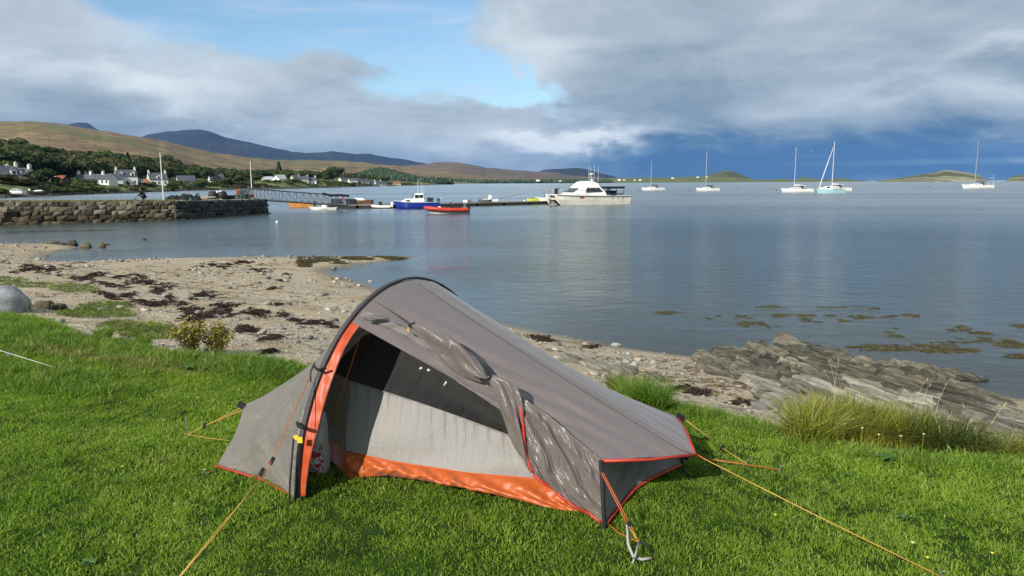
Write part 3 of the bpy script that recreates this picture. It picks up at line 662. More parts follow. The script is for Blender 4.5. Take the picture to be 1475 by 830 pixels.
CR = [[crown_mesh('crown', M['crown%d' % c], False, 10 * c + k) for k in range(3)] for c in range(3)]
CRC = [crown_mesh('crown', M['crown3'], True, 77 + k, 900, .05) for k in range(2)]
TRK = [trunk_mesh('trunk', False, 1), trunk_mesh('trunk', False, 2)]; TRKC = trunk_mesh('trunk', True)
def tree(p, h, kind, label, group=None, wide=1., name='tree', cat='tree'):
    r = empty(name, p, random.uniform(0, 6.28), label, cat, group); s_ = h
    c = link('crown', random.choice(CR[kind]) if kind < 3 else random.choice(CRC), r); c.scale = (s_ * wide, s_ * wide, s_)
    if name == 'bush': c.location = (0, 0, -.24 * s_)
    t_ = link('trunk', random.choice(TRK) if kind < 3 else TRKC, r); t_.scale = (s_, s_, s_); return r
KL = ['mid green broadleaf tree in the wood on the slope behind the village', 'bright green broadleaf tree in the wood on the slope behind the village', 'olive brown turning tree in the wood on the slope behind the village', 'dark conifer in the wood on the slope behind the village']
TOP = [(-200, 196), (-60, 196), (0, 199), (25, 197), (50, 207), (80, 211), (130, 215), (150, 213.5), (175, 218), (215, 222), (240, 224), (270, 232), (300, 240), (335, 244), (400, 249), (420, 247), (450, 245), (500, 249), (560, 254), (620, 262)]
ntr = 0; rt = random.Random(5)
for u0 in np.arange(-75, 560, 8.2):
    for row in range(4):
        u = u0 + rt.uniform(-4, 4); yh_ = float(np.interp(u, un, Yh)); yc_ = float(np.interp(u, un, Yc))
        if u > 470 and row in (1,): continue
        Y = yh_ + 22 + (yc_ - yh_ - 25) * (row / 3.0) * rt.uniform(.8, 1.05); p = vpos(u, Y, -.3)
        vt = interp(TOP, u) + rt.uniform(-1, 5) + (3 - row) * 3
        zt = at(u, vt, y=Y).z; h_ = min(max(zt - p.z, 7.5), 15) * (1 if row == 3 else rt.uniform(.8, 1.))
        if row < 3: h_ = min(h_, rt.uniform(8.5, 12))
        k = rt.choices([0, 1, 2, 3], [5, 2.2, 3, .6])[0]
        if 20 < u < 60 and row > 1: k = 1
        where = [w_ for lim, w_ in ((15, 'behind the leftmost tall white house'), (62, 'above the big round dark bush'), (112, 'above the rusty roofed shed'), (160, 'behind the long white terrace'), (205, 'behind the tallest white house'), (250, 'behind the white house by the round bush'), (298, 'behind the long dark sweeping roof'), (345, 'behind the narrow white gable house'), (410, 'behind the white bungalow'), (475, 'behind the two pale chimney houses'), (999, 'behind the far terrace')) if u < lim][0]
        lab = ['mid green tree', 'bright green tree', 'olive brown tree', 'dark conifer'][k] + [' at the wood front ', ' low in the wood ', ' high in the wood ', ' on the wood top '][row] + where
        tree(p, h_, k, lab, 'trees in the wood behind the village', rt.uniform(.95, 1.35)); ntr += 1
# trees and bushes one can single out
for u, Y, h_, k, wd, lb, nm in [(60, 205, 7.2, 0, 1.2, 'big round dark bush before the leftmost houses', 'bush'), (26, 192, 3.6, 2, 1.9, 'low brown bush under the leftmost white houses', 'bush'), (5, 188, 3.8, 2, 1.8, 'brown shrub at the left edge above the slipway', 'bush'), (42, 196, 3.2, 0, 1.8, 'low green bush left of the big round dark bush', 'bush'),
    (113, 243, 3.4, 1, 1.8, 'bright bush in front of the grey roofed cottage', 'bush'), (134, 246, 2.6, 0, 1.6, 'dark green shrub before the long white terrace', 'bush'), (247, 296, 4.6, 1, 1.3, 'round bright green bush beside the white gable house', 'bush'), (222, 294, 2.4, 0, 1.2, 'small dark shrub at the foot of the white gable house', 'bush'),
    (288, 335, 5.5, 0, 1.6, 'dark bush right of the long dark sweeping roof', 'bush'), (300, 372, 9, 0, 1.3, 'tall dark tree left of the narrow white gable house', 'tree'), (325, 366, 6, 0, 1.6, 'dark bush right of the narrow white gable house', 'bush'), (345, 372, 7, 0, 1.5, 'rounded dark tree behind the orange buoy', 'tree'),
    (403, 560, 13, 3, 1.2, 'single tall dark conifer above the bungalow', 'conifer'), (480, 548, 13, 0, 1.35, 'big round dark tree beside the pale chimney houses', 'tree'), (420, 425, 5.5, 0, 1.8, 'dark bush between bungalow and stone gable house', 'bush'), (370, 420, 6, 2, 1.5, 'olive bush left of the bungalow', 'bush')]:
    tree(vpos(u, Y, -.2), h_, k, lb, None, wd, nm, nm if nm != 'conifer' else 'tree')
# woods beyond, too far to tell trees apart
def far_wood(name, pts, Y, dep, n, h, m, label, seed, zb=None):
    rg = np.random.default_rng(seed); vs = []; fs = []
    for i in range(n):
        u = rg.uniform(pts[0][0], pts[-1][0]); vt = interp(pts, u) + rg.exponential(1.0) * .3; f = rg.random(); y = Y + dep * f
        zt = at(u, vt, y=Y + dep).z; zgr = WL + (zt - h - WL) * f; z0 = zgr; r_ = h * rg.uniform(.35, .6); hh_ = h * rg.uniform(.7, 1.1); c = at(u, 263, y=1.).x * y; k = len(vs)
        for q, (zf, rf) in enumerate([(0, .8), (.35, 1.), (.7, .7), (1.0, .12)]):
            for a in range(6):
                th = a * 1.047 + q * .5; rr = r_ * rf * rg.uniform(.75, 1.2); vs.append((c + rr * math.cos(th), y + rr * math.sin(th), z0 + hh_ * zf * rg.uniform(.9, 1.1) - (1 if q == 0 else 0)))
        for q in range(3):
            for a in range(6): fs.append((k + q * 6 + a, k + q * 6 + (a + 1) % 6, k + (q + 1) * 6 + (a + 1) % 6, k + (q + 1) * 6 + a))
    me = bpy.data.meshes.new(name); me.from_pydata(vs, [], fs); me.materials.append(m)
    tag(link(name, me), label, 'wood', None, 'stuff')
M['far_crown'] = leafmat('far_crowns', [(.018, .034, .018), (.035, .065, .03), (.065, .10, .045)], 0, pscale=.03)
hill('wooded_hill', [(490, 262), (510, 258), (530, 250), (548, 243.5), (562, 245), (580, 250), (600, 255.5), (622, 259.5), (645, 264)], 1150, 1350, M['far_fields'], seed=12, zb=-1.8, nx=60, ny=20, relief=.1)
far_wood('conifer_wood', [(486, 258), (505, 252), (530, 243), (548, 239.5), (562, 241.5), (580, 247.5), (600, 253), (622, 258), (650, 262.5)], 1160, 190, 1500, 12, M['far_crown'], 'dense dark conifer wood on the low hill beyond the far terrace', 1)
far_wood('shore_wood', [(632, 259), (650, 257), (680, 258), (700, 261), (760, 261.5), (820, 259.5), (880, 260)], 2110, 60, 900, 13, M['far_crown'], 'dark strip of wood along the far shore behind the pontoon', 2)
# poles of an electricity line on the moor, lamp
for u, v0, v1, Y, lb in [(71, 195, 206, 560, 'wooden electricity pole on the brown moor above the wood'), (128, 241, 256, 262, 'thin pole rising between terrace chimneys')]:
    a = at(u, v0, y=Y); b_ = at(u, v1, y=Y); r = empty('utility_pole', (b_.x, b_.y, b_.z - 6), 0, lb, 'pole'); MB().tube([(0, 0, 0), (0, 0, a.z - b_.z + 6)], .16, 5).build('post', M['bark'], r); MB().box((0, 0, a.z - b_.z + 5.3), (1.8, .15, .15)).build('crossarm', M['bark'], r)

# ================================================================ stone quay
qa = [at(-190, 326, z=WL), atw(0, 325), atw(255, 316.8), atw(384, 308.3)]          # foot of the near face
qt = [at(0, 291, y=qa[1].y).z, at(255, 289.5, y=qa[2].y).z, at(380, 287, y=qa[3].y).z]
qt = [qt[0]] + qt
quay = empty('quay', qa[2], 0, 'old rough stone quay with grassy top reaching out from the left', 'quay')
O = Vector(qa[2])
def L2(v, dz=None): return Vector((v[0] - O.x, v[1] - O.y, (v[2] if dz is None else dz) - O.z))
deck = []; back = []
for i, p in enumerate(qa):
    a = qa[max(i - 1, 0)]; b_ = qa[min(i + 1, 3)]; d = (b_ - a).normalized(); n_ = Vector((-d.y, d.x, 0)); back.append(p + n_ * 5.6); deck.append(p + n_ * .25)
b = MB(); nn_ = len(qa)
vs = [L2(p, qt[i] - .08) for i, p in enumerate(deck)] + [L2(p, qt[i] - .08) for i, p in enumerate(back)] + [L2(p, WL - 1.5) for p in deck] + [L2(p, WL - 1.5) for p in back]
fs = []
for i in range(3): fs += [(i, i + 1, 4 + i + 1, 4 + i), (8 + i, 8 + i + 1, i + 1, i), (4 + i, 4 + i + 1, 12 + i + 1, 12 + i)]
fs += [(3, 11, 15, 7), (0, 4, 12, 8)]
b.add(vs, fs).build('core', M['mortar_core'], quay)
b = MB()
for i in range(3):
    k = 10
    for j in range(k):
        f0, f1 = j / k, (j + 1) / k; l = lambda A_, f: A_[i].lerp(A_[i + 1], f); z0_, z1_ = qt[i] + (qt[i + 1] - qt[i]) * f0, qt[i] + (qt[i + 1] - qt[i]) * f1
        e = random.uniform(-.02, .03)
        b.add([L2(l(deck, f0), z0_ + e - .08), L2(l(deck, f1), z1_ + e - .08), L2(l(back, f1), z1_ + e - .08), L2(l(back, f0), z0_ + e - .08), L2(l(deck, f0), z0_ + e), L2(l(deck, f1), z1_ + e), L2(l(back, f1), z1_ + e), L2(l(back, f0), z0_ + e)], [(4, 5, 6, 7), (0, 1, 5, 4), (2, 3, 7, 6), (1, 2, 6, 5), (3, 0, 4, 7)])
b.build('quay_top', M['concrete'], quay)
def rough_block(seed):
    rg = random.Random(seed); c = [(-1, -1, -1), (1, -1, -1), (1, 1, -1), (-1, 1, -1), (-1, -1, 1), (1, -1, 1), (1, 1, 1), (-1, 1, 1)]
    v_ = [tuple(.5 * k * rg.uniform(.68, 1.0) for k in p) for p in c]
    v_ += [(rg.uniform(-.15, .15), -.56 * rg.uniform(.95, 1.12), rg.uniform(-.15, .15))]
    me = bpy.data.meshes.new('stone'); me.from_pydata(v_, [], [(0, 3, 2, 1), (4, 5, 6, 7), (0, 1, 8), (1, 5, 8), (5, 4, 8), (4, 0, 8), (1, 2, 6, 5), (2, 3, 7, 6), (3, 0, 4, 7)]); return me
BLK = {k: [rough_block(s) for s in range(6)] for k in ('quay_stone', 'tide_stone', 'dark_stone')}
for k, l in BLK.items():
    for me in l: me.materials.append(M[k])
rs = random.Random(3)
for i in range(3):
    p0, p1 = qa[i], qa[i + 1]; d = p1 - p0; Lh = d.length; d.normalize(); ang = math.atan2(d.y, d.x)
    for c in range(5):
        x = 0.0; x_start = Lh - 6.5 if i == 0 else 0
        x = x_start + rs.uniform(-.3, 0)
        while x < Lh:
            w_ = rs.uniform(.36, .86) * (1 if c else 1.15); f = min(max((x + w_ / 2) / Lh, 0), 1); top = qt[i] + (qt[i + 1] - qt[i]) * f
            hgt = (top - WL + .15) / 5; z = WL - .15 + hgt * (c + .5); kind = 'dark_stone' if i == 2 else ('tide_stone' if c <= 1 or (c == 2 and rs.random() < .3) else 'quay_stone')
            o_ = link('stone', rs.choice(BLK[kind]), quay); p = p0 + d * (x + w_ / 2); o_.location = L2(p, z) + Vector((d.y, -d.x, 0)) * rs.uniform(-.14, -.02) + Vector((-d.y, d.x, 0)) * (.06 * c)
            o_.scale = (w_ * rs.uniform(1.0, 1.22), .55, hgt * rs.uniform(.95, 1.4)); o_.location.z += rs.uniform(-.05, .05) if c < 4 else rs.uniform(-.05, .0); o_.rotation_euler = (rs.uniform(-.10, .10), rs.uniform(-.11, .11), ang + rs.uniform(-.08, .08)); x += w_
# rounded end of the quay
p3, b3 = qa[3], back[3]
for c in range(4):
    for j in range(5):
        f = (j + .5) / 5; p = p3.lerp(b3, f) + Vector((math.sin(f * 3.14) * .35, 0, 0)); hgt = (qt[3] - WL + .15) / 4
        o_ = link('stone', rs.choice(BLK['dark_stone']), quay); o_.location = L2(p, WL - .15 + hgt * (c + .5)); o_.scale = (1.15, .6, hgt); d = b3 - p3; o_.rotation_euler = (0, 0, math.atan2(d.y, d.x))
# grass and weeds along the quay top
def tuft_cloud(name, pts, h, m, lab, per=9, w_=.03, cat='grass', seed=0, spread=.1, parent=None, lean=.5):
    rg = np.random.default_rng(seed); vs = []; fs = []
    for p in pts:
        for k in range(per):
            x, y = rg.normal(0, spread, 2); a = rg.uniform(0, 6.28); hh_ = h * rg.uniform(.5, 1.2); dx_, dy_ = np.cos(a), np.sin(a); l_ = rg.uniform(.1, lean) * hh_
            b0 = (p[0] + x, p[1] + y, p[2] - .01); ww = w_ * rg.uniform(.6, 1.2); i0 = len(vs)
            vs += [(b0[0] - dy_ * ww, b0[1] + dx_ * ww, b0[2]), (b0[0] + dy_ * ww, b0[1] - dx_ * ww, b0[2]), (b0[0] + dx_ * l_ * .4 + dy_ * ww * .6, b0[1] + dy_ * l_ * .4 - dx_ * ww * .6, b0[2] + hh_ * .6), (b0[0] + dx_ * l_ * .4 - dy_ * ww * .6, b0[1] + dy_ * l_ * .4 + dx_ * ww * .6, b0[2] + hh_ * .6), (b0[0] + dx_ * l_, b0[1] + dy_ * l_, b0[2] + hh_)]
            fs += [(i0, i0 + 1, i0 + 2, i0 + 3), (i0 + 3, i0 + 2, i0 + 4)]
    me = bpy.data.meshes.new(name); me.from_pydata(vs, [], fs); me.materials.append(m)
    return me
M['dry_grass'] = leafmat('dry_grass', [(.10, .12, .03), (.20, .21, .07), (.34, .30, .14)], .3, pscale=2)
pts = []
for i in range(600):
    k = rs.choice([0, 1, 1, 1, 1]); f = rs.random(); p = deck[k].lerp(deck[k + 1], f) + Vector((-.3, .8, 0)) * rs.random() ** 2 * 2; pts.append((p.x, p.y, qt[k] + (qt[k + 1] - qt[k]) * f))
tag(link('quay_grass', tuft_cloud('quay_grass', pts, .13, M['dry_grass'], '', 8, .02, spread=.15)), 'dry grass and weeds along the top edge of the stone quay', 'grass', None, 'stuff')

def on_quay(u, off):                                          # a point on the quay top, off metres in from its near edge
    i = 1 if u < 255 else 2; best = None
    for i in (0, 1, 2):
        for k in range(60):
            f = k / 59; p = qa[i].lerp(qa[i + 1], f); d = (qa[i + 1] - qa[i]).normalized(); q = p + Vector((-d.y, d.x, 0)) * off
            uu = abs(q.x / q.y - at(u, 285, y=1.).x)
            if best is None or uu < best[0]: best = (uu, Vector((q.x, q.y, qt[i] + (qt[i + 1] - qt[i]) * f)))
    return best[1]
# white poles
for u, v, off, lb in [(236, 222, .5, 'tall thin white pole at the near edge of the quay'), (364, 234, 1.6, 'thin white pole at the outer end of the quay beside the gangway')]:
    p = on_quay(u, off); top = at(u - 3, v, y=p.y).z; r = empty('pole', p, 0, lb, 'pole')
    MB().tube([(0, 0, -.02), (0, 0, top - p.z)], [.055, .035], 8).build('shaft', M['white_paint'], r); MB().box((0, 0, .05), (.3, .3, .1)).build('foot', M['concrete'], r); MB().lathe([(.05, 0), (.06, .05), (.02, .1)], (0, 0, top - p.z), 8).build('cap', M['white_paint'], r)
# heap of creels and nets
def lumps(name, n, ext, r0, m, seed, parent, sub=2, flat=.8, net=False):
    rg = random.Random(seed); b = MB()
    for i in range(n):
        c = (rg.uniform(-ext[0], ext[0]), rg.uniform(-ext[1], ext[1]), 0); q = r0 * rg.uniform(.6, 1.2) * (1 - .4 * abs(c[0]) / ext[0]); nseg = 9; prof = []
        vs = []; fs = []
        for j in range(6):
            th = j / 5 * math.pi / 2
            for k in range(nseg):
                a = 2 * math.pi * k / nseg; rr = q * math.cos(th) * rg.uniform(.85, 1.15) + .001; vs.append((c[0] + rr * math.cos(a), c[1] + rr * math.sin(a), q * math.sin(th) * 1.1 * rg.uniform(.9, 1.1) + ext[2] * rg.random() * .0))
        for j in range(5):
            for k in range(nseg): fs.append((j * nseg + k, j * nseg + (k + 1) % nseg, (j + 1) * nseg + (k + 1) % nseg, (j + 1) * nseg + k))
        b.add(vs, fs)
    return b.build(name, m, parent)
p = on_quay(262, 3.2); r = empty('net_heap', p, R(20), 'dark heap of fishing nets piled on the quay', 'net heap'); lumps('nets', 12, (1.25, .5, 0), .55, M['dark_net'], 1, r); lumps('rope_coils', 5, (1.3, .7, 0), .25, M['green_net'], 2, r)
b = MB()
for k in range(16): a = k * .4; b.tube([(.9 + .5 * math.cos(a + j * .4), .1 + .4 * math.sin(a + j * .4), .25 + .35 * math.sin(j * .8 + k)) for j in range(5)], .02, 4)
b.build('loose_lines', M['green_net'], r)
p = on_quay(293, 3.0); r = empty('rope_pile', p, 0, 'pale straw coloured rope coiled low on the quay top', 'rope')
b = MB()
for k in range(7): q = .35 + .05 * (k % 3); b.tube([(q * 1.6 * math.cos(a * .524) + .1 * k, q * math.sin(a * .524), .05 + .035 * k) for a in range(13)], .035, 5)
b.build('coil', M['straw_rope'], r); b = MB(); b.tube([(.9, 0, .03), (1.4, .2, .04), (1.8, -.1, .03)], .035, 5).build('tail', M['straw_rope'], r)
def creel(p, rz, lb, m='green_net'):
    r = empty('creel', p, rz, lb, 'creel', 'fishing creels on the quay end'); b = MB(); w_, l_, h_ = .25, .36, .42
    b.box((0, 0, .03), (2 * l_, 2 * w_, .05)).build('base', M['brown_wood'], r)
    b = MB()
    for x in (-l_, 0, l_): b.tube([(x, -w_, .03), (x, -w_, h_ * .6), (x, -w_ * .5, h_), (x, w_ * .5, h_), (x, w_, h_ * .6), (x, w_, .03)], .022, 5)
    b.build('hoop', M['grey_steel'], r); b = MB()
    for k in range(7):
        y = -w_ + 2 * w_ * k / 6; z = h_ - (.4 * h_ * (abs(y) / w_) ** 2); b.tube([(-l_, y, z), (l_, y, z)], .012, 4)
    for k in range(9):
        x = -l_ + 2 * l_ * k / 8; b.tube([(x, -w_, .03), (x, -w_, h_ * .6), (x, 0, h_), (x, w_, h_ * .6), (x, w_, .03)], .012, 4)
    b.build('netting', M[m], r); return r
cp = [(343, 2.4, 0), (347.5, 2.2, 0), (352, 2.4, 0), (356.5, 2.1, 0), (361, 2.3, 0), (346, 2.5, .43), (350, 2.4, .43), (355, 2.2, .43), (348, 3.2, .0)]
CL = ['green netted creel at the left of the pile on the quay end', 'green netted creel second in the bottom row on the quay end', 'green netted creel in the middle of the bottom row', 'green netted creel fourth in the bottom row of the pile', 'green netted creel at the right end nearest the gangway', 'creel on top at the left of the pile', 'creel on top in the middle of the pile', 'creel on top at the right of the pile', 'creel standing behind the green creel pile']
for (u, off, dz), lb in zip(cp, CL): p = on_quay(u, off); p.z += dz; creel(p, random.uniform(-.4, .6), lb)
# black drums under pale sheet
p = on_quay(313, 3.4); r = empty('covered_drums', p, R(15), 'two black round drums under a crumpled pale sheet on the quay', 'drums')
for s_ in (-.42, .42): MB().lathe([(.30, 0), (.42, .12), (.44, .45), (.36, .72), (.2, .8)], (s_, 0, 0), 14).build('drum', M['black_rubber'], r, True)
lumps('sheet', 4, (.35, .1, 0), .28, M['white_paint'], 9, r).location = (0, 0, .62)
p = on_quay(330, 3.0); r = empty('fish_box', p, R(8), 'low dark plastic box on the quay between drums and creels', 'box'); b = MB(); b.box((0, 0, .05), (.85, .5, .08)); 
for s_ in (-1, 1): b.box((s_ * .41, 0, .2), (.04, .5, .28)).box((0, s_ * .24, .2), (.78, .04, .28))
b.build('body', M['black_rubber'], r); MB().box((0, 0, .36), (.9, .55, .04)).build('lid', M['dark_net'], r)
# orange lifebuoy housing on a post
p = on_quay(351, 3.2); r = empty('lifebuoy_station', p, R(0), 'orange lifebuoy housing on a post near the gangway', 'lifebuoy'); r.scale = (.72, .72, .72); MB().tube([(0, 0, 0), (0, 0, .9)], .04, 6).build('post', M['grey_steel'], r)
b = MB(); prof = [(-.02, .0), (.22, .06), (.34, .3), (.36, .5), (.28, .78), (.10, .98), (-.02, 1.0)]
pr = [(x, z) for x, z in prof] + [(-x - .04, z) for x, z in reversed(prof)]; n_ = len(pr)
b.add([(x, -.09, z + .35) for x, z in pr] + [(x, .09, z + .35) for x, z in pr], [tuple(range(n_)), tuple(reversed(range(n_, 2 * n_)))] + [(i, (i + 1) % n_, n_ + (i + 1) % n_, n_ + i) for i in range(n_)]).build('housing', M['orange_plastic'], r)
b = MB(); b.tube([(.2 * math.cos(a / 12 * 6.283), -.12, .85 + .2 * math.sin(a / 12 * 6.283)) for a in range(13)], .05, 6).build('ring', M['pink_plastic'], r)
# mooring post, rail at the quay end
p = on_quay(370, 1.6); r = empty('bollard', p, 0, 'small rusty mooring post at the very end of the quay', 'bollard'); MB().lathe([(.14, 0), (.12, .35), (.2, .42), (.2, .5), (.08, .55)], (0, 0, 0), 10).build('post', M['tin_red'], r, True); MB().tube([(-.3, 0, .3), (.3, 0, .3)], .04, 6).build('cross_pin', M['tin_red'], r)

# person crouching on the quay, dark jacket, facing left
def skin_body(name, pts, edges, m, parent=None, sub=2):
    me = bpy.data.meshes.new(name); me.from_pydata([p[:3] for p in pts], edges, []); me.materials.append(m); o = link(name, me, parent)
    mod = o.modifiers.new('Skin', 'SKIN'); mod.use_smooth_shade = True; sk = me.skin_vertices[0].data
    for i, p in enumerate(pts): sk[i].radius = (p[3], p[4] if len(p) > 4 else p[3])
    sk[0].use_root = True; s_ = o.modifiers.new('Sub', 'SUBSURF'); s_.levels = sub; s_.render_levels = sub; return o
p = on_quay(209, 2.6); per = empty('person', p, R(10), 'person in dark jacket crouching over something on the quay', 'person')
# x to the left is forward
B_ = [(0, 0, .28, .15), (-.10, 0, .45, .15), (-.20, 0, .62, .16), (-.26, 0, .76, .09), (-.30, 0, .86, .055), (-.34, 0, .93, .085, .1), (-.36, 0, 1.03, .095), (-.37, 0, 1.10, .05),
      (.0, .13, .26, .10), (-.36, .16, .40, .085), (-.14, .15, .09, .055), (-.16, .15, .05, .05), (-.30, .15, .04, .04),
      (.0, -.13, .26, .10), (-.34, -.18, .42, .085), (-.12, -.15, .09, .055), (-.14, -.15, .05, .05), (-.28, -.15, .04, .04),
      (-.25, .19, .72, .07), (-.38, .22, .52, .05), (-.56, .14, .42, .035), (-.62, .12, .40, .03),
      (-.25, -.19, .72, .07), (-.38, -.22, .52, .05), (-.56, -.14, .40, .035), (-.62, -.12, .38, .03)]
E_ = [(0, 1), (1, 2), (2, 3), (3, 4), (4, 5), (5, 6), (6, 7), (0, 8), (8, 9), (9, 10), (10, 11), (11, 12), (0, 13), (13, 14), (14, 15), (15, 16), (16, 17), (3, 18), (18, 19), (19, 20), (20, 21), (3, 22), (22, 23), (23, 24), (24, 25)]
skin_body('body', B_, E_, M['dark_cloth'], per)
MB().lathe([(.02, -.13), (.08, -.09), (.10, 0), (.085, .09), (.03, .12)], (-.345, 0, 1.0), 12).build('head', M['skin'], per, True)
MB().lathe([(.10, -.03), (.115, .03), (.10, .10), (.04, .14)], (-.33, 0, 1.01), 12).build('hair', M['hair'], per, True)
for s_ in (-1, 1):
    b = MB(); c = Vector((-.66, .12 * s_, .385)); b.box(c, (.09, .07, .03))
    for k in range(4): y = c.y + (k - 1.5) * .018; b.tube([(c.x - .04, y, c.z), (c.x - .08, y, c.z - .01), (c.x - .105, y, c.z - .035)], [.009, .008, .006], 5)
    b.tube([(c.x + .01, c.y - s_ * .03, c.z), (c.x - .03, c.y - s_ * .06, c.z - .01)], [.01, .007], 5); b.build('hand', M['skin'], per)
p2 = p + Vector((-.75, -.1, 0)); r = empty('tackle_bag', p2, 0, 'brown bag on the quay in front of the crouching person', 'bag'); lumps('bag_body', 2, (.1, .05, 0), .24, M['brown_cloth'], 4, r); MB().tube([(-.15, 0, .2), (-.05, 0, .36), (.1, 0, .36), (.18, 0, .2)], .02, 5).build('strap', M['brown_cloth'], r)

# ================================================================ gangway and pontoon
PZ = WL + .45                                                  # pontoon deck height
g0 = on_quay(372, 2.2); g1 = at(499, 295, y=77.); g1.z = PZ + .1
gw = empty('gangway', g0, 0, 'grey steel truss gangway sloping from the quay down to the pontoon', 'gangway')
ax = (g1 - g0); LG = ax.length; ax.normalize(); sd = Vector((ax.y, -ax.x, 0)).normalized(); upv = Vector((0, 0, 1))
def gp(s_, w_, h_): return ax * s_ + sd * w_ + upv * h_
NB = 14; HT = 1.05
for w_, nm in ((.6, 'near'), (-.6, 'far')):
    b = MB(); b.tube([gp(0, w_, 0), gp(LG, w_, 0)], .085, 4).build('bottom_chord', M['grey_steel'], gw); MB().tube([gp(0, w_, HT), gp(LG, w_, HT)], .05, 4).build('top_rail', M['grey_steel'], gw)
    for k in range(NB + 1): MB().tube([gp(LG * k / NB, w_, 0), gp(LG * k / NB, w_, HT)], .03, 4).build('upright', M['grey_steel'], gw)
    for k in range(NB): MB().tube([gp(LG * k / NB, w_, HT), gp(LG * (k + 1) / NB, w_, 0)], .028, 4).build('brace', M['grey_steel'], gw)
b = MB(); vs = [gp(0, .55, .06), gp(LG, .55, .06), gp(LG, -.55, .06), gp(0, -.55, .06)]; b.add(vs + [v_ + upv * .05 for v_ in vs], [(0, 3, 2, 1), (4, 5, 6, 7), (0, 1, 5, 4), (2, 3, 7, 6)]).build('walkway', M['pontoon_deck'], gw)
b = MB(); b.tube([gp(LG * .72, .7, HT + .05), gp(LG * .8, .72, HT - .1), gp(LG * .9, .7, HT + .02), gp(LG, .7, HT)], .12, 5).build('rolled_hose', M['dark_net'], gw)
q0 = atw(470, 301); q1 = atw(560, 300.3); q2 = atw(799, 294.2)
pn = empty('pontoon', q0, 0, 'long low dark floating pontoon stretching out from the gangway foot', 'pontoon')
def seg(a, b_, wd, n):
    d = (b_ - a).normalized(); nn = Vector((-d.y, d.x, 0)); L = (b_ - a).length
    for k in range(n):
        s0 = a + (b_ - a) * (k / n) + d * .06; s1 = a + (b_ - a) * ((k + 1) / n) - d * .06; c = (s0 + s1) / 2 - q0 + nn * wd / 2; ln = (s1 - s0).length; rz = math.atan2(d.y, d.x)
        MB().box((c.x, c.y, .40), (ln, wd, .1), rz).build('deck_section', M['pontoon_deck'], pn); MB().box((c.x, c.y, .08), (ln - .3, wd - .1, .54), rz).build('float', M['pontoon_float'], pn)
seg(q0, q1, 3.2, 2); seg(q1, q2, 2.2, 6)
for u, v in [(753, 293.5)]:
    p = atw(u, v + 1); r = empty('fender', p + Vector((0, -.2, .1)), 0, 'white fender hanging on the dark pontoon side', 'fender'); MB().lathe([(.03, 0), (.13, .08), (.13, .5), (.03, .6)], (0, 0, 0), 10).build('body', M['gelcoat'], r, True).rotation_euler = (0, .5, 0); MB().tube([(.3, 0, .5), (.3, .1, .7)], .015, 4).build('cord', M['dark_net'], r)

# ================================================================ boats
def hull(L, B, fb, draft, parent, m, deckm, flare=.9, rake=.12, sheer=.25, transom=.75, n=16, name='hull', stripe=None, tumble=0, fine=1.0, deckdrop=.04, mi_wl=None):
    """bow towards +x, waterline at z = 0"""
    rings = []
    for i in range(n + 1):
        t = i / n; s_ = t * 2 - 1; hb = B / 2 * (transom + (1 - transom) * math.sin(min(t / .45, 1) * math.pi / 2)) * (1 if t < .45 else max(0, 1 - ((t - .45) / .55) ** (2.1 * fine)))
        zs = fb * (1 + sheer * max(0, (t - .3) / .7) ** 2 + sheer * .2 * max(0, (.3 - t) / .3)); d = draft * math.sin(math.pi * min(1, .15 + t * .86)) ** .6
        hb = max(hb, .012); xs = -L / 2 + L * t
        kx = -rake * L * max(0, (t - .6) / .4) ** 1.5
        ring = [(xs + kx, 0, -d), (xs + kx * .9, hb * .62, -d * .55), (xs + kx * .6, hb * flare, .02), (xs + kx * .35, hb * (flare + 1) / 2 * 1.01, zs * .5), (xs, hb, zs)]
        rings.append(ring + [(x, -y, z) for x, y, z in reversed(ring[1:])])
    k = 9; b = MB(); vs = [p for r_ in rings for p in r_]; fs = []; mi = []
    for i in range(n):
        for j in range(k):
            if j == 4: continue
            fs.append((i * k + j, (i + 1) * k + j, (i + 1) * k + (j + 1) % k, i * k + (j + 1) % k))
    fs.append(tuple(range(k))); b.add(vs, fs); h_ = b.build(name, m, parent, True)
    mod = h_.modifiers.new('e', 'EDGE_SPLIT'); mod.split_angle = R(50)
    b = MB(); vs = []; fs = []
    for i, r_ in enumerate(rings):
        a = r_[4]; vs += [(a[0], a[1] * .97, a[2] - deckdrop), (a[0], -a[1] * .97, a[2] - deckdrop)]
    for i in range(n): fs.append((2 * i, 2 * i + 1, 2 * i + 3, 2 * i + 2))
    b.add(vs, fs).build('deck', deckm, parent)
    b = MB()
    for s_ in (1, -1): b.tube([(r_[4][0], s_ * r_[4][1], r_[4][2]) for r_ in rings], max(.012, B * .012), 5)
    b.build('gunwale', stripe or m, parent); return rings
def loft(name, secs, m, parent, smooth=False):
    """secs: list of closed sections with equal point counts"""
    k = len(secs[0]); b = MB(); fs = []
    for i in range(len(secs) - 1):
        for j in range(k): fs.append((i * k + j, i * k + (j + 1) % k, (i + 1) * k + (j + 1) % k, (i + 1) * k + j))
    fs += [tuple(reversed(range(k))), tuple((len(secs) - 1) * k + j for j in range(k))]
    b.add([p for s_ in secs for p in s_], fs); return b.build(name, m, parent, smooth)
def cabin(name, x0, x1, w0, w1, z0, h, rf, rb, m, parent, inset=.15):
    """a box house with raked front (x1, towards the bow) and back"""
    s = []
    for z, a, c_, k in ((z0, 0, 0, 1), (z0 + h * .8, rb * .8, rf * .8, 1 - inset * .7), (z0 + h, rb, rf, 1 - inset * 1.3)):
        s.append([(x0 + a, -w0 / 2 * k, z), (x1 - c_, -w1 / 2 * k, z), (x1 - c_, w1 / 2 * k, z), (x0 + a, w0 / 2 * k, z)])
    return loft(name, s, m, parent)
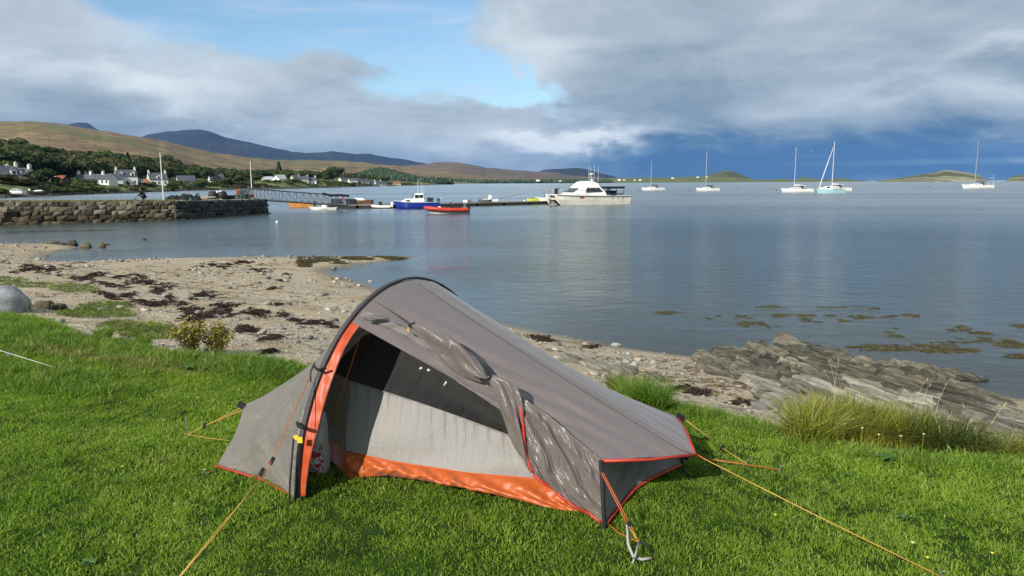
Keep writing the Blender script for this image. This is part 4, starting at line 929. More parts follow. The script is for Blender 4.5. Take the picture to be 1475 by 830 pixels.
def yacht(u0, u1, v, mu, mv, lab, col='gelcoat', yaw=180, cover='navy_canvas', L=None, furl=False, arch=False, hood=True, bow=1.0):
    p = atw((u0 + u1) / 2, v); Lx = (u1 - u0) / F * p.y; L = L or Lx / abs(math.cos(R(yaw))); B = L * .31
    r = empty('sailing_yacht', p, R(yaw), lab, 'yacht', 'sailing yachts moored in the bay'); fb = L * .105
    hull(L, B, fb, L * .05, r, M[col], M['gelcoat'], rake=.10, sheer=.28, stripe=M['gelcoat'])
    cabin('coachroof', -L * .12, L * .26, B * .62, B * .34, fb * 1.0, L * .045, L * .08, .1, M['gelcoat'], r)
    for s_ in (-1, 1):
        for xx in (-.04, .05, .13): MB().box((xx * L, s_ * B * (.285 - (xx + .04) * .42), fb * 1.18), (L * .06, .03, L * .014)).build('window', M['dark_glass'], r)
    mx = L * .08; pm = r.matrix_basis; top = at(mu, mv, y=p.y); mh = top.z - WL
    MB().tube([(mx, 0, fb), (mx, 0, mh)], [.085, .06], 8).build('mast', M['alloy' if not furl else 'gelcoat'], r)
    for f in (.5, .74): MB().tube([(mx, -B * .3, mh * f), (mx, 0, mh * f + .05), (mx, B * .3, mh * f)], .03, 5).build('spreader', M['alloy'], r)
    MB().tube([(mx, 0, fb + L * .10), (-L * .30, 0, fb + L * .095)], .06, 6).build('boom', M['alloy'], r)
    MB().tube([(mx - .05, 0, fb + L * .125), (mx - L * .12, 0, fb + L * .122), (-L * .29, 0, fb + L * .108)], [.15, .14, .07], 8).build('sail_cover', M[cover], r, True)
    if furl: MB().tube([(L * .47, 0, fb * 1.35), (L * .28, 0, mh * .5 + fb * .3), (mx + .15, 0, mh * .90)], [.10, .11, .05], 8).build('furled_foresail', M['gelcoat'], r)
    else: MB().tube([(L * .47, 0, fb * 1.35), (mx + .05, 0, mh * .96)], .022, 4).build('forestay', M['grey_steel'], r)
    MB().tube([(-L * .49, 0, fb * 1.1), (mx, 0, mh)], .016, 4).build('backstay', M['grey_steel'], r)
    for s_ in (-1, 1): MB().tube([(mx, s_ * B * .47, fb), (mx, s_ * B * .3, mh * .5), (mx, 0, mh * .93)], .016, 4).build('shroud', M['grey_steel'], r)
    if hood: loft('sprayhood', [[(-L * .13 + dx_, -B * .27 * k, fb * z), (-L * .13 + dx_, B * .27 * k, fb * z), (-L * .20 + dx_ * .5, B * .27 * k, fb * z), (-L * .20 + dx_ * .5, -B * .27 * k, fb * z)] for dx_, k, z in ((.5, 1, 1.1), (.2, .95, 1.6), (-.1, .8, 1.85))], M['navy_canvas'], r)
    b = MB()
    for s_ in (-1, 1):
        b.tube([(L * .48, 0, fb * 1.7), (L * .40, s_ * B * .20, fb * 1.6), (L * .2, s_ * B * .44, fb * 1.55), (-L * .25, s_ * B * .49, fb * 1.5), (-L * .48, s_ * B * .36, fb * 1.6)], .018, 4)
        for xx, yy in ((.4, .2), (.2, .42), (0, .48), (-.25, .47), (-.47, .36)): b.tube([(L * xx, s_ * B * yy, fb), (L * xx, s_ * B * yy, fb * 1.6)], .018, 4)
    b.build('guard_rail', M['alloy'], r); MB().box((-L * .47, 0, -.1), (.08, .06, 1.)).build('rudder', M[col], r)
    if arch:
        b = MB()
        for s_ in (-1, 1): b.tube([(-L * .44, s_ * B * .38, fb), (-L * .46, s_ * B * .36, fb * 3.0), (-L * .46, 0, fb * 3.2)], .035, 6)
        b.build('stern_arch', M['alloy'], r); MB().box((-L * .45, 0, fb * 3.25), (.9, 2.0, .05), M=Matrix.Rotation(.2, 4, 'Y')).build('solar_panel', M['pale_blue'], r)
        MB().tube([(-L * .47, B * .3, fb), (-L * .47, B * .3, fb * 3.9)], .03, 5).build('turbine_post', M['alloy'], r); MB().lathe([(.02, -.2), (.4, 0), (.4, .03), (.02, .05)], (-L * .47, B * .3, fb * 4), 12).build('turbine', M['gelcoat'], r)
    return r
yacht(923.5, 956.5, 274.6, 937.6, 232.7, 'leftmost white moored yacht with thin mast and dark sprayhood', yaw=188)
yacht(1002, 1036, 275.3, 1017.6, 217.5, 'white moored yacht with navy boom cover second from the left', yaw=184)
yacht(1125, 1169.5, 277.2, 1143.4, 212, 'white moored yacht with bare single mast just left of the yacht with furled foresail', yaw=176, cover='gelcoat')
yacht(1179, 1224, 275.8, 1202.6, 204, 'white moored yacht with slanting white furled foresail behind a pale blue hull', yaw=178, furl=True, cover='gelcoat')
yacht(1385, 1428.5, 271.6, 1405.5, 202.5, 'rightmost white moored yacht in front of the rocky island with stern arch', yaw=180, arch=True)
# pale blue boat alongside
p = atw(1195, 278.6); r = empty('motor_boat', p, R(182), 'low pale blue hull lying in front of the fourth yacht', 'boat'); Lb = 40 / F * p.y; hull(Lb, 2.6, .95, .3, r, M['pale_blue'], M['gelcoat'], sheer=.2)
cabin('wheelhouse', -Lb * .05, Lb * .22, 1.5, 1.2, .9, .8, .4, .1, M['gelcoat'], r); MB().box((-Lb * .3, 0, .95), (1.4, 1.6, .3)).build('engine_box', M['brown_wood'], r); MB().box((Lb * .09, .62, 1.4), (.9, .06, .35)).build('window', M['dark_glass'], r)

# twin hulled cruiser
p = atw(846, 295.0); HD = R(180 + 27); r = empty('cabin_cruiser', p, HD, 'big white twin hulled cabin cruiser moored at the pontoon end', 'cabin cruiser'); L = 11.0; fb = 1.15
for s_ in (-1, 1):
    secs = []
    for i in range(15):
        t_ = i / 14; x = -L / 2 + L * t_; k = 1 if t_ < .6 else 1 - ((t_ - .6) / .4) ** 2.2 * .93; zt = fb * (1 + .22 * max(0, (t_ - .3) / .7) ** 1.5); rk = -.9 * max(0, (t_ - .7) / .3) ** 1.4
        out = s_ * 2.0; inn = s_ * .75; c_ = s_ * 1.4
        o1 = c_ + (out - c_) * k; i1 = c_ + (inn - c_) * k
        secs.append([(x + rk, c_, -.35), (x + rk * .7, c_ + (o1 - c_) * .9, .02), (x + rk * .1, o1 if t_ < .7 else c_ + (out - c_) * (.35 + .65 * k), zt * .55), (x, out * (1 if t_ < .75 else 1 - .22 * ((t_ - .75) / .25) ** 2), zt), (x, i1 * .5 + s_ * .2, zt), (x + rk * .1, i1 if t_ < .7 else inn * .85 + .15 * c_, zt * .55), (x + rk * .7, c_ + (i1 - c_) * .9, .02)])
    loft('hull', secs, M['cream_gelcoat'], r, False)
b = MB(); vs = []; fs = []
for i in range(15):
    t_ = i / 14; x = -L / 2 + L * t_; zt = fb * (1 + .22 * max(0, (t_ - .3) / .7) ** 1.5); w_ = 2.02 * (1 if t_ < .75 else 1 - .22 * ((t_ - .75) / .25) ** 2); vs += [(x, -w_, zt + .03), (x, w_, zt + .03), (x, w_, zt - .10), (x, -w_, zt - .10)]
for i in range(14):
    for j in range(4): fs.append((4 * i + j, 4 * i + (j + 1) % 4, 4 * i + 4 + (j + 1) % 4, 4 * i + 4 + j))
fs += [(0, 1, 2, 3), (56, 57, 58, 59)]
b.add(vs, fs).build('deck', M['gelcoat'], r)
b = MB()
for s_ in (-1, 1): b.tube([(vs[4 * i][0], s_ * (abs(vs[4 * i][1]) + .02), vs[4 * i][2] - .1) for i in range(15)], .045, 5)
b.build('rubbing_strake', M['grey_steel'], r)
MB().box((4.5, 0, .98), (.9, 2.6, .5)).build('bridge_deck', M['cream_gelcoat'], r)
# superstructure: lower saloon with big side windows, raised roof
S = lambda x, w_, z: [(x, -w_, z)]
hs = [[(-1.9, -1.7, 1.2), (3.3, -1.45, 1.3), (3.3, 1.45, 1.3), (-1.9, 1.7, 1.2)], [(-1.75, -1.62, 1.65), (2.9, -1.38, 1.62), (2.9, 1.38, 1.62), (-1.75, 1.62, 1.65)], [(-1.2, -1.45, 2.2), (1.9, -1.25, 2.2), (1.9, 1.25, 2.2), (-1.2, 1.45, 2.2)], [(-1.0, -1.4, 2.35), (1.75, -1.2, 2.38), (1.75, 1.2, 2.38), (-1.0, 1.4, 2.35)], [(-.9, -1.2, 2.75), (1.1, -1.05, 2.95), (1.1, 1.05, 2.95), (-.9, 1.2, 2.75)], [(-.5, -1.0, 2.95), (.6, -.9, 3.1), (.6, .9, 3.1), (-.5, 1.0, 2.95)]]
loft('superstructure', hs, M['gelcoat'], r)
for s_ in (-1, 1):
    for a0, a1, b0, b1 in [(-1.35, -.45, -.85, -.45), (-.37, .45, -.37, .45), (.53, 1.35, .53, 1.0)]:
        y0, y1 = s_ * 1.60, s_ * 1.41; MB().add([(a0, y0, 1.68), (a1, y0, 1.68), (b1, y1, 2.2), (b0, y1, 2.2), (a0, y0 + s_ * .04, 1.70), (a1, y0 + s_ * .04, 1.70), (b1, y1 + s_ * .04, 2.22), (b0, y1 + s_ * .04, 2.22)], [(4, 5, 6, 7), (0, 1, 5, 4), (1, 2, 6, 5), (2, 3, 7, 6), (3, 0, 4, 7)]).build('side_window', M['dark_glass'], r)
for k in range(3):
    y0 = -1.2 + k * .82; MB().add([(2.90, y0, 1.66), (2.90, y0 + .72, 1.66), (2.02, y0 * .92 + .68, 2.15), (2.02, y0 * .92 + .05, 2.15), (2.96, y0, 1.68), (2.96, y0 + .72, 1.68), (2.08, y0 * .92 + .68, 2.18), (2.08, y0 * .92 + .05, 2.18)], [(4, 5, 6, 7), (0, 1, 5, 4), (1, 2, 6, 5), (2, 3, 7, 6), (3, 0, 4, 7)]).build('windscreen', M['dark_glass'], r)
b = MB(); b.box((-3.35, 0, 2.30), (3.1, 3.1, .10))
for s_ in (-1, 1): b.box((-3.35, s_ * 1.52, 2.17), (3.0, .03, .18)).box((-2.25, s_ * 1.53, 1.75), (.55, .03, .8)).box((-4.72, s_ * 1.53, 1.75), (.10, .03, .8)).box((-3.5, s_ * 1.53, 1.75), (.07, .03, .8)).box((-3.3, s_ * 1.53, 1.38), (2.9, .03, .14))
b.box((-4.85, 0, 2.17), (.03, 3.0, .18))
b.build('canopy', M['navy_canvas'], r)
b = MB()
for x in (-4.7, -3.6, -2.4):
    for s_ in (-1, 1): b.tube([(x, s_ * 1.5, 1.2), (x, s_ * 1.45, 2.27)], .03, 5)
b.tube([(-4.9, -1.75, 1.95), (-1.8, -1.7, 1.95)], .02, 4).tube([(-4.9, 1.75, 1.95), (-1.8, 1.7, 1.95)], .02, 4).build('canopy_frame', M['alloy'], r)
for x, y in ((-3.9, .6), (-3.0, -.5), (-4.5, -.7)): MB().box((x, y, 1.5), (.5, .5, .6)).build('seat', M['navy_canvas'], r)
b = MB(); b.tube([(-.6, -.6, 2.95), (-.6, -.6, 3.5), (-.6, .6, 3.5), (-.6, .6, 2.95)], .04, 6).tube([(-.6, 0, 3.5), (-.6, 0, 3.9)], .04, 6).build('radar_arch', M['alloy'], r)
MB().lathe([(.02, 0), (.28, .03), (.30, .13), (.24, .2), (.02, .22)], (-.6, 0, 3.88), 14).build('radar_dome', M['gelcoat'], r, True); MB().lathe([(.12, 0), (.15, .2), (.02, .35)], (-.35, .5, 3.0), 10).build('light_dome', M['gelcoat'], r, True)
for x, y, h_ in ((-.7, -.8, 2.2), (-.9, .2, 2.4), (-1.1, .8, 2.1), (-.3, .3, 1.9)): MB().tube([(x, y, 2.95), (x, y, 2.95 + h_)], [.022, .012], 5).build('aerial', M['gelcoat'], r)
b = MB()
for s_ in (-1, 1):
    pts = [(5.35, s_ * 1.5, 2.0), (4.2, s_ * 1.78, 1.98), (3.0, s_ * 1.92, 1.92), (1.5, s_ * 1.97, 1.85)]; b.tube(pts, .022, 5)
    for q in pts: b.tube([q, (q[0], q[1], 1.25)], .02, 4)
b.build('bow_rail', M['alloy'], r)
MB().box((3.6, .4, 1.5), (.7, .5, .3)).box((3.0, -.6, 1.48), (.5, .5, .28)).build('deck_locker', M['gelcoat'], r)
MB().box((4.9, .3, 1.75), (.4, .4, .8)).tube([(5.2, .9, 1.4), (5.1, .9, 2.1), (4.7, .6, 2.2)], .06, 5).build('anchor_winch', M['black_rubber'], r)
for x in (-2.6, -3.4, -4.3): MB().lathe([(.02, 0), (.07, .01), (.07, .04)], (0, 0, 0), 10).build('porthole', M['dark_glass'], r, loc=(x, 2.03, .85), rot=(-math.pi / 2, 0, 0))
MB().box((2.1, 2.03, 1.0), (.62, .03, .16)).build('name_plate', M['red_tube'], r)

# blue hulled wheelhouse boat
p = atw(600, 300.6); r = empty('fishing_boat', p, R(180 + 8), 'blue hulled boat with white wheelhouse lying along the pontoon', 'boat'); L = 5.3; hull(L, 2.0, .72, .3, r, M['navy_paint'], M['gelcoat'], sheer=.28, stripe=M['gelcoat'], fine=1.1)
cabin('cuddy', .2, 1.9, 1.5, .8, .8, .35, .7, .0, M['gelcoat'], r); cabin('wheelhouse', -.9, .5, 1.4, 1.3, .8, .95, .35, .1, M['gelcoat'], r)
for s_ in (-1, 1):
    for x in (-.55, -.05): MB().box((x, s_ * .66, 1.42), (.42, .05, .35)).build('side_window', M['dark_glass'], r)
MB().box((.38, 0, 1.42), (.06, 1.0, .32), M=Matrix.Rotation(-.4, 4, 'Y')).build('windscreen', M['dark_glass'], r); MB().box((1.0, .74, .98), (.5, .04, .12)).build('cuddy_window', M['dark_glass'], r)
for x, y, h_ in ((-.6, 0, 1.3), (-.2, .2, 1.7), (-.9, -.3, 1.0)): MB().tube([(x, y, 1.7), (x, y, 1.7 + h_)], [.025, .015], 5).build('aerial', M['gelcoat'], r)
b = MB(); b.tube([(-.8, -.6, 1.7), (-.8, -.6, 2.2), (-.8, .6, 2.2), (-.8, .6, 1.7)], .03, 5).build('roof_rail', M['alloy'], r); MB().box((-1.6, 0, 1.0), (.7, 1.1, .5)).build('engine_box', M['black_canvas'], r); MB().box((-2.55, 0, .7), (.3, .35, .9)).build('outboard', M['black_rubber'], r)
# red inflatable
p = atw(644, 307.6); r = empty('inflatable_boat', p, R(180 + 12), 'red rigid inflatable boat with white pointed bow in front of the pontoon', 'inflatable boat'); L = 4.35
hull(L * .93, 1.3, .32, .25, r, M['gelcoat'], M['black_canvas'], sheer=.6, transom=.9, rake=.16)
def ribtube(r, L, B, rad, m, z=.36, rise=.22):
    for s_ in (-1, 1):
        pts = []; 
        for i in range(14): t_ = i / 13; x = -L / 2 + L * t_; y = s_ * B * (1 if t_ < .55 else (1 - ((t_ - .55) / .45) ** 2.2)); pts.append((x, y, z + rise * max(0, (t_ - .4) / .6) ** 1.6))
        MB().tube(pts, [rad * .35] + [rad] * 12 + [rad * .8], 10).build('tube', m, r, True)
ribtube(r, L, .72, .19, M['red_tube'])
MB().box((-.5, 0, .62), (.4, .5, .6)).build('console', M['black_canvas'], r); MB().box((-.38, 0, 1.0), (.05, .45, .25)).build('screen', M['dark_glass'], r)
for x in (-1.0, -1.3, .0): MB().box((x, 0, .55), (.22, .3, .45)).tube([(x - .1, -.15, .7), (x - .12, 0, .95), (x - .1, .15, .7)], .03, 5).build('seat', M['black_canvas'], r)
MB().box((.75, .1, .55), (.25, .3, .3)).build('bow_locker', M['gelcoat'], r); MB().box((-2.12, 0, .6), (.28, .34, .5)).box((-2.15, 0, .15), (.12, .12, .7)).build('outboard', M['black_rubber'], r); MB().tube([(-1.7, -.4, .5), (-1.75, -.3, 1.1), (-1.75, .3, 1.1), (-1.7, .4, .5)], .025, 5).build('a_frame', M['alloy'], r)
# small boats along the pontoon
p = atw(434, 299.0); r = empty('rowing_boat', p, R(180 - 6), 'orange brown wooden rowing boat near the gangway', 'rowing boat'); L = 3.5; hull(L, 1.25, .46, .12, r, M['orange_wood'], M['brown_wood'], sheer=.55, deckdrop=.22, transom=.6); 
for x in (-1.0, -.1, .8): MB().box((x, 0, .42), (.2, 1.0 if x < .5 else .7, .04)).build('thwart', M['orange_wood'], r)
MB().box((-1.7, 0, .55), (.2, .25, .5)).build('outboard', M['black_rubber'], r)
p = atw(465, 302.6); r = empty('dinghy', p, R(180 + 4), 'long low white dinghy between rowing boat and pontoon', 'dinghy'); L = 3.1; hull(L, 1.3, .28, .1, r, M['gelcoat'], M['gelcoat'], sheer=.35, fine=1.3); MB().box((-.2, 0, .4), (.5, .5, .35)).build('console', M['gelcoat'], r); MB().box((-.9, 0, .4), (.5, .7, .2)).build('seat', M['black_canvas'], r); MB().tube([(-.3, 0, .5), (-.35, 0, .9)], .02, 4).build('staff', M['alloy'], r)
p = atw(517, 297.6); r = empty('wooden_boat', p, R(180 - 4), 'brown open boat with a grey cover behind the pontoon', 'boat'); r.location.z += .3; L = 3.6; hull(L, 1.3, .5, .3, r, M['brown_wood'], M['brown_wood'], sheer=.3); loft('cover', [[(-.9, -.45, .5), (.9, -.4, .5), (.9, .4, .5), (-.9, .45, .5)], [(-.6, -.3, .75), (.3, -.3, .8), (.3, .3, .8), (-.6, .3, .75)]], M['gelcoat'], r)
p = atw(550.5, 300.4); r = empty('inflatable_boat', p, R(180 + 3), 'small white inflatable with outboard between brown boat and blue boat', 'inflatable boat'); ribtube(r, 2.4, .5, .17, M['gelcoat'], .2, .1); MB().box((0, 0, .12), (2., .8, .08)).build('floor', M['grey_steel'], r); MB().box((-1.15, 0, .45), (.25, .28, .6)).build('outboard', M['gelcoat'], r); MB().box((.2, 0, .5), (.35, .3, .6)).build('console', M['black_canvas'], r)
p = atw(491, 300.5) + Vector((0, .6, .45)); r = empty('lifebuoy_post', p, 0, 'red and white lifebuoy on its stand by the gangway foot', 'lifebuoy'); MB().tube([(0, .1, 0), (0, .1, .75)], .03, 5).build('post', M['grey_steel'], r); MB().tube([(.28 * math.cos(a / 12 * 6.283), 0, .45 + .28 * math.sin(a / 12 * 6.283)) for a in range(13)], .075, 6).build('ring', M['pink_plastic'], r)
for u, dz, lb, mt, nm in [(482, 0, 'dark crate on the pontoon left of the lifebuoy', 'black_canvas', 'crate'), (503, 0, 'dark blue crate on the pontoon right of the lifebuoy', 'navy_canvas', 'crate'), (661, 0, 'small white box on the pontoon beyond the red boat', 'gelcoat', 'box'), (667, 0, 'grey box next to the small white box on the pontoon', 'grey_steel', 'box')]:
    f = (u - 470) / 90; base = (q0.lerp(q1, f) if u < 560 else q1.lerp(q2, (u - 560) / 239)) + Vector((0, 1.2, .45)); s_ = .75 if u < 560 else .38
    r = empty(nm, base, 0, lb, nm); b = MB(); b.box((0, 0, s_ * .4), (s_ * 1.5, s_, s_ * .8)).build('body', M[mt], r); MB().box((0, 0, s_ * .83), (s_ * 1.6, s_ * 1.05, s_ * .08)).build('lid', M[mt], r)
base = q1.lerp(q2, (690 - 560) / 239) + Vector((0, 1.1, .45)); r = empty('upturned_dinghy', base, R(5), 'small grey dinghy lying on the middle of the pontoon', 'dinghy'); hull(1.9, .9, .28, .12, r, M['grey_steel'], M['black_canvas'], sheer=.2); MB().tube([(-.9, 0, .3), (-.4, .1, .5), (.3, 0, .35)], .03, 5).build('oar', M['brown_wood'], r)
p = atw(706, 292.0); p.y += 3; r = empty('motor_boat', p, R(180), 'small white boat with windscreen just behind the pontoon', 'boat'); hull(2.4, 1.1, .45, .2, r, M['gelcoat'], M['gelcoat']); MB().box((.1, 0, .8), (.5, .7, .55)).build('console', M['gelcoat'], r); MB().box((.36, 0, 1.0), (.05, .6, .3)).build('windscreen', M['dark_glass'], r); MB().tube([(-1.1, 0, .5), (-4.6, .2, 1.2)], .03, 4).build('long_pole', M['grey_steel'], r)
base = q1.lerp(q2, (769 - 560) / 239) + Vector((0, 1.0, .45)); r = empty('kayak', base, R(6), 'yellow green kayak lying at the outer end of the pontoon', 'kayak'); hull(2.6, .6, .3, .06, r, M['yellow_plastic'], M['yellow_plastic'], sheer=.35, transom=.05, deckdrop=-.04); MB().lathe([(.2, 0), (.24, .05), (.2, .08)], (0, 0, .3), 12).build('cockpit', M['black_rubber'], r)
base = q1.lerp(q2, (777 - 560) / 239) + Vector((0, .7, .45)); r = empty('dinghy', base, R(170), 'small white and red dinghy on the pontoon by the kayak', 'dinghy'); hull(1.7, .85, .42, .06, r, M['gelcoat'], M['red_tube'], sheer=.3, deckdrop=.15); MB().box((0, 0, .3), (.18, .7, .04)).build('thwart', M['brown_wood'], r)
base = q1.lerp(q2, (786 - 560) / 239) + Vector((0, 1.2, .45)); r = empty('barrel', base, 0, 'blue plastic barrel on the pontoon beside the cruiser bow', 'barrel'); MB().lathe([(.26, 0), (.30, .1), (.30, .8), (.26, .92)], (0, 0, 0), 14).build('body', M['blue_plastic'], r, True); MB().lathe([(.27, 0), (.27, .05)], (0, 0, .92), 14).build('lid', M['black_rubber'], r)
# boats on the slip at the far left
p = vpos(20, 168, 0); p.z = WL + .9; r = empty('motor_boat', p, R(175), 'white cabin boat drawn up on the shore at the far left', 'boat'); hull(4.6, 1.8, .55, .3, r, M['gelcoat'], M['gelcoat']); cabin('cabin', -1.5, 1.0, 1.4, 1.1, .55, .6, .7, .3, M['gelcoat'], r); MB().box((-.4, .68, .9), (1.6, .05, .25)).build('side_window', M['dark_glass'], r)
MB().box((-.4, -.68, .9), (1.6, .05, .25)).build('side_window', M['dark_glass'], r)
p = vpos(51, 172, 0); p.z = WL + .8; r = empty('fishing_boat', p, R(172), 'long dark hulled boat with pale deck gear on the shore', 'boat'); hull(5.0, 1.8, .6, .3, r, M['black_rubber'], M['brown_wood'], sheer=.4); loft('cover', [[(-1.8, -.6, .55), (.6, -.6, .55), (.6, .6, .55), (-1.8, .6, .55)], [(-1.4, -.2, .95), (.2, -.2, .85), (.2, .2, .85), (-1.4, .2, .95)]], M['gelcoat'], r); MB().box((1.8, 0, .95), (.3, .3, .6)).build('bow_post', M['gelcoat'], r)
# mooring buoys
for u, v, lb, mt in [(919, 274.3, 'dark mooring buoy left of the first yacht', 'black_rubber'), (993, 275, 'dark mooring buoy left of the second yacht', 'black_rubber'), (1063.5, 271.5, 'dark buoy between second and third yachts', 'black_rubber'), (1118, 274.4, 'dark mooring buoy left of the third yacht', 'black_rubber'), (1253, 267.4, 'distant dark buoy right of the fourth yacht', 'black_rubber'),
                     (1337, 269, 'dark buoy left of the rightmost yacht', 'black_rubber'), (1347, 269.2, 'pale buoy left of the rightmost yacht', 'pale_blue'), (1364, 266.5, 'dark buoy before the rocky island', 'black_rubber'), (1376, 270.5, 'blue buoy under the bow of the rightmost yacht', 'blue_plastic'), (399, 320.5, 'tiny white float off the quay end', 'gelcoat'), (557.5, 284.5, 'small dark buoy behind the inflatable', 'grey_steel'), (636, 286, 'white float behind the blue boat', 'gelcoat')]:
    p = atw(u, v); q = .28 if p.y > 150 else .12; r = empty('buoy', p, 0, lb, 'buoy'); MB().lathe([(q * .2, -q), (q * .9, -q * .5), (q, 0), (q * .8, q * .6), (q * .2, q * .95)], (0, 0, q * .2), 10).build('float', M[mt], r, True); MB().tube([(0, 0, q), (0, 0, q * 1.7)], q * .12, 5).build('ring', M['grey_steel'], r)
p = at(1169, 218.5, y=200); r = empty('gull', p, R(40), 'tiny white gull flying beside the fourth yacht mast', 'bird'); MB().tube([(-.25, 0, 0), (-.05, 0, .02), (.15, 0, .02), (.26, 0, 0)], [.02, .07, .06, .02], 6).build('body', M['gelcoat'], r, True)
for s_ in (-1, 1): MB().add([(.08, 0, .03), (-.1, 0, .03), (-.12, s_ * .35, .16), (.02, s_ * .3, .15), (-.12, s_ * .6, .08), (.08, 0, .015), (-.1, 0, .015), (-.12, s_ * .35, .145), (.02, s_ * .3, .135)], [(0, 1, 2, 3), (3, 2, 4), (5, 8, 7, 6)]).build('wing', M['gelcoat'], r)

# ================================================================ the tent
def fabric(name, col, rough=.42, wr=.5, trans=.12, col2=None, fold=(2.2, 14), fold_d=.012, crink=.004):
    m, t, b, o = mat(name); uv = t.new('ShaderNodeTexCoord').outputs['UV']; g = t.new('ShaderNodeNewGeometry').outputs['Position']
    f1 = t.noise(t.mapping(uv, (fold[0], fold[1], 1)), 1, 4, .55, .6); f2 = t.noise(t.vm('ADD', g, t.vm('SCALE', t.noise(g, 5, 2, .5, 0, 1), scale=.25)), 9, 5, .6, 1.2)
    rid = t.m('ABSOLUTE', t.m('SUBTRACT', f2, .5)); h = t.m('ADD', t.m('MULTIPLY', f1, fold_d), t.m('MULTIPLY', t.m('MINIMUM', t.m('MULTIPLY', rid, 4), 1.), crink))
    t.l.new(t.bump(h, wr, 1.0), b.inputs['Normal'])
    c = t.mix(t.m('MULTIPLY', t.noise(g, 4, 4, .5), .5), tuple(k * .90 for k in col), tuple(k * 1.12 for k in col)); t.l.new(c, b.inputs['Base Color'])
    b.inputs['Roughness'].default_value = rough; b.inputs['Specular IOR Level'].default_value = .5; b.inputs['Sheen Weight'].default_value = .15
    tr = t.new('ShaderNodeBsdfTranslucent'); t.l.new(c, tr.inputs[0]); ms = t.new('ShaderNodeMixShader'); ms.inputs[0].default_value = trans
    t.l.new(b.outputs[0], ms.inputs[1]); t.l.new(tr.outputs[0], ms.inputs[2]); t.l.new(ms.outputs[0], o.inputs[0]); return m
M['fly'] = fabric('fly_nylon', (.180, .155, .157), .34, .7, .12, fold=(1.6, 7), fold_d=.018, crink=.0010)
M['fly_crinkled'] = fabric('crinkled_nylon', (.180, .153, .143), .28, .5, .12, fold=(2.5, 3), fold_d=.014, crink=.004)
M['end_panel'] = fabric('end_panel_nylon', (.20, .185, .165), .45, .9, .16, fold=(2, 12), fold_d=.012, crink=.006)
M['inner_grey'] = fabric('inner_polyester', (.335, .322, .31), .6, .9, .2, fold=(34, 1.2), fold_d=.010, crink=.002)
M['inner_roof'] = fabric('inner_roof_polyester', (.33, .30, .285), .55, .9, .2, fold=(3, 12), fold_d=.02, crink=.002)
M['orange_tub'] = fabric('orange_groundsheet', (.52, .105, .018), .42, .6, .10, fold=(6, 2), fold_d=.010, crink=.0015)
M['orange_strip'] = fabric('orange_door_strip', (.52, .070, .013), .46, .3, .10, fold=(2, 1.5), fold_d=.006, crink=.0012)
M['red_piping'] = plain('red_piping', (.45, .045, .025), .5)
M['sleeve'] = fabric('pole_sleeve', (.045, .043, .047), .6, .6, 0)
M['black_web'] = plain('black_webbing', (.012, .012, .014), .7)
M['cord_orange'] = plain('orange_cord', (.60, .13, .04), .6)
M['cord_yellow'] = plain('yellow_orange_cord', (.62, .36, .08), .6)
M['cord_grey'] = plain('grey_cord', (.38, .38, .36), .7)
M['yellow_tag'] = plain('yellow_tag', (.75, .60, .05), .5)
m, t, b, o = mat('mosquito_mesh'); uv = t.new('ShaderNodeTexCoord').outputs['UV']
f1 = t.noise(t.mapping(uv, (26, 1.4, 1)), 1, 3, .5, .4)
b.inputs['Base Color'].default_value = (.010, .011, .012, 1); b.inputs['Roughness'].default_value = .8; t.l.new(t.bump(f1, .9, .02), b.inputs['Normal'])
tp = t.new('ShaderNodeBsdfTransparent'); ms = t.new('ShaderNodeMixShader'); ms.inputs[0].default_value = .16; t.l.new(b.outputs[0], ms.inputs[1]); t.l.new(tp.outputs[0], ms.inputs[2]); t.l.new(ms.outputs[0], o.inputs[0]); M['mesh'] = m

def cr1(P4, t):
    a, b_, c, d = P4; return .5 * (2 * b_ + (c - a) * t + (2 * a - 5 * b_ + 4 * c - d) * t * t + (3 * b_ - a - 3 * c + d) * t ** 3)
def spl(P_, n):
    """Catmull-Rom through the rows of P_ (k, ...) resampled to n rows"""
    P_ = np.asarray(P_, float); k = len(P_)
    if k == 2: return np.array([P_[0] + (P_[1] - P_[0]) * s_ for s_ in np.linspace(0, 1, n)])
    E_ = np.concatenate([[2 * P_[0] - P_[1]], P_, [2 * P_[-1] - P_[-2]]]); out = []
    for s_ in np.linspace(0, k - 1, n):
        i = min(int(s_), k - 2); out.append(cr1(E_[i:i + 4], s_ - i))
    return np.array(out)
def surf(rows, nu=50, nv=50, straight=False):
    """control points (u, v, depth) or Vectors -> fine grid (nv, nu, 3)"""
    G_ = np.array([[tuple(at(*p[:2], y=p[2])) if isinstance(p, tuple) else tuple(p) for p in r_] for r_ in rows], float)
    A_ = np.array([spl(r_, nu) for r_ in G_]); return spl(A_, nv)
def normals(V):
    du = np.gradient(V, axis=1); dv = np.gradient(V, axis=0); n = np.cross(du, dv); n /= np.linalg.norm(n, axis=2, keepdims=True) + 1e-9; return n
def panel(name, V, m, parent, fold=None, label=None, thick=0):
    if fold is not None:
        n = normals(V); s_ = np.linspace(0, 1, V.shape[1])[None, :]; t_ = np.linspace(0, 1, V.shape[0])[:, None]; V = V + n * fold(s_, t_)[..., None]
    o = link(name, grid_mesh(name, V, m), parent)
    if thick: md = o.modifiers.new('s', 'SOLIDIFY'); md.thickness = thick; md.offset = 0
    if label: o['label'] = label
    return o, V
def cord(name, pts, r, m, parent, n=6):
    return MB().tube(pts, r, n).build(name, M[m], parent, True)

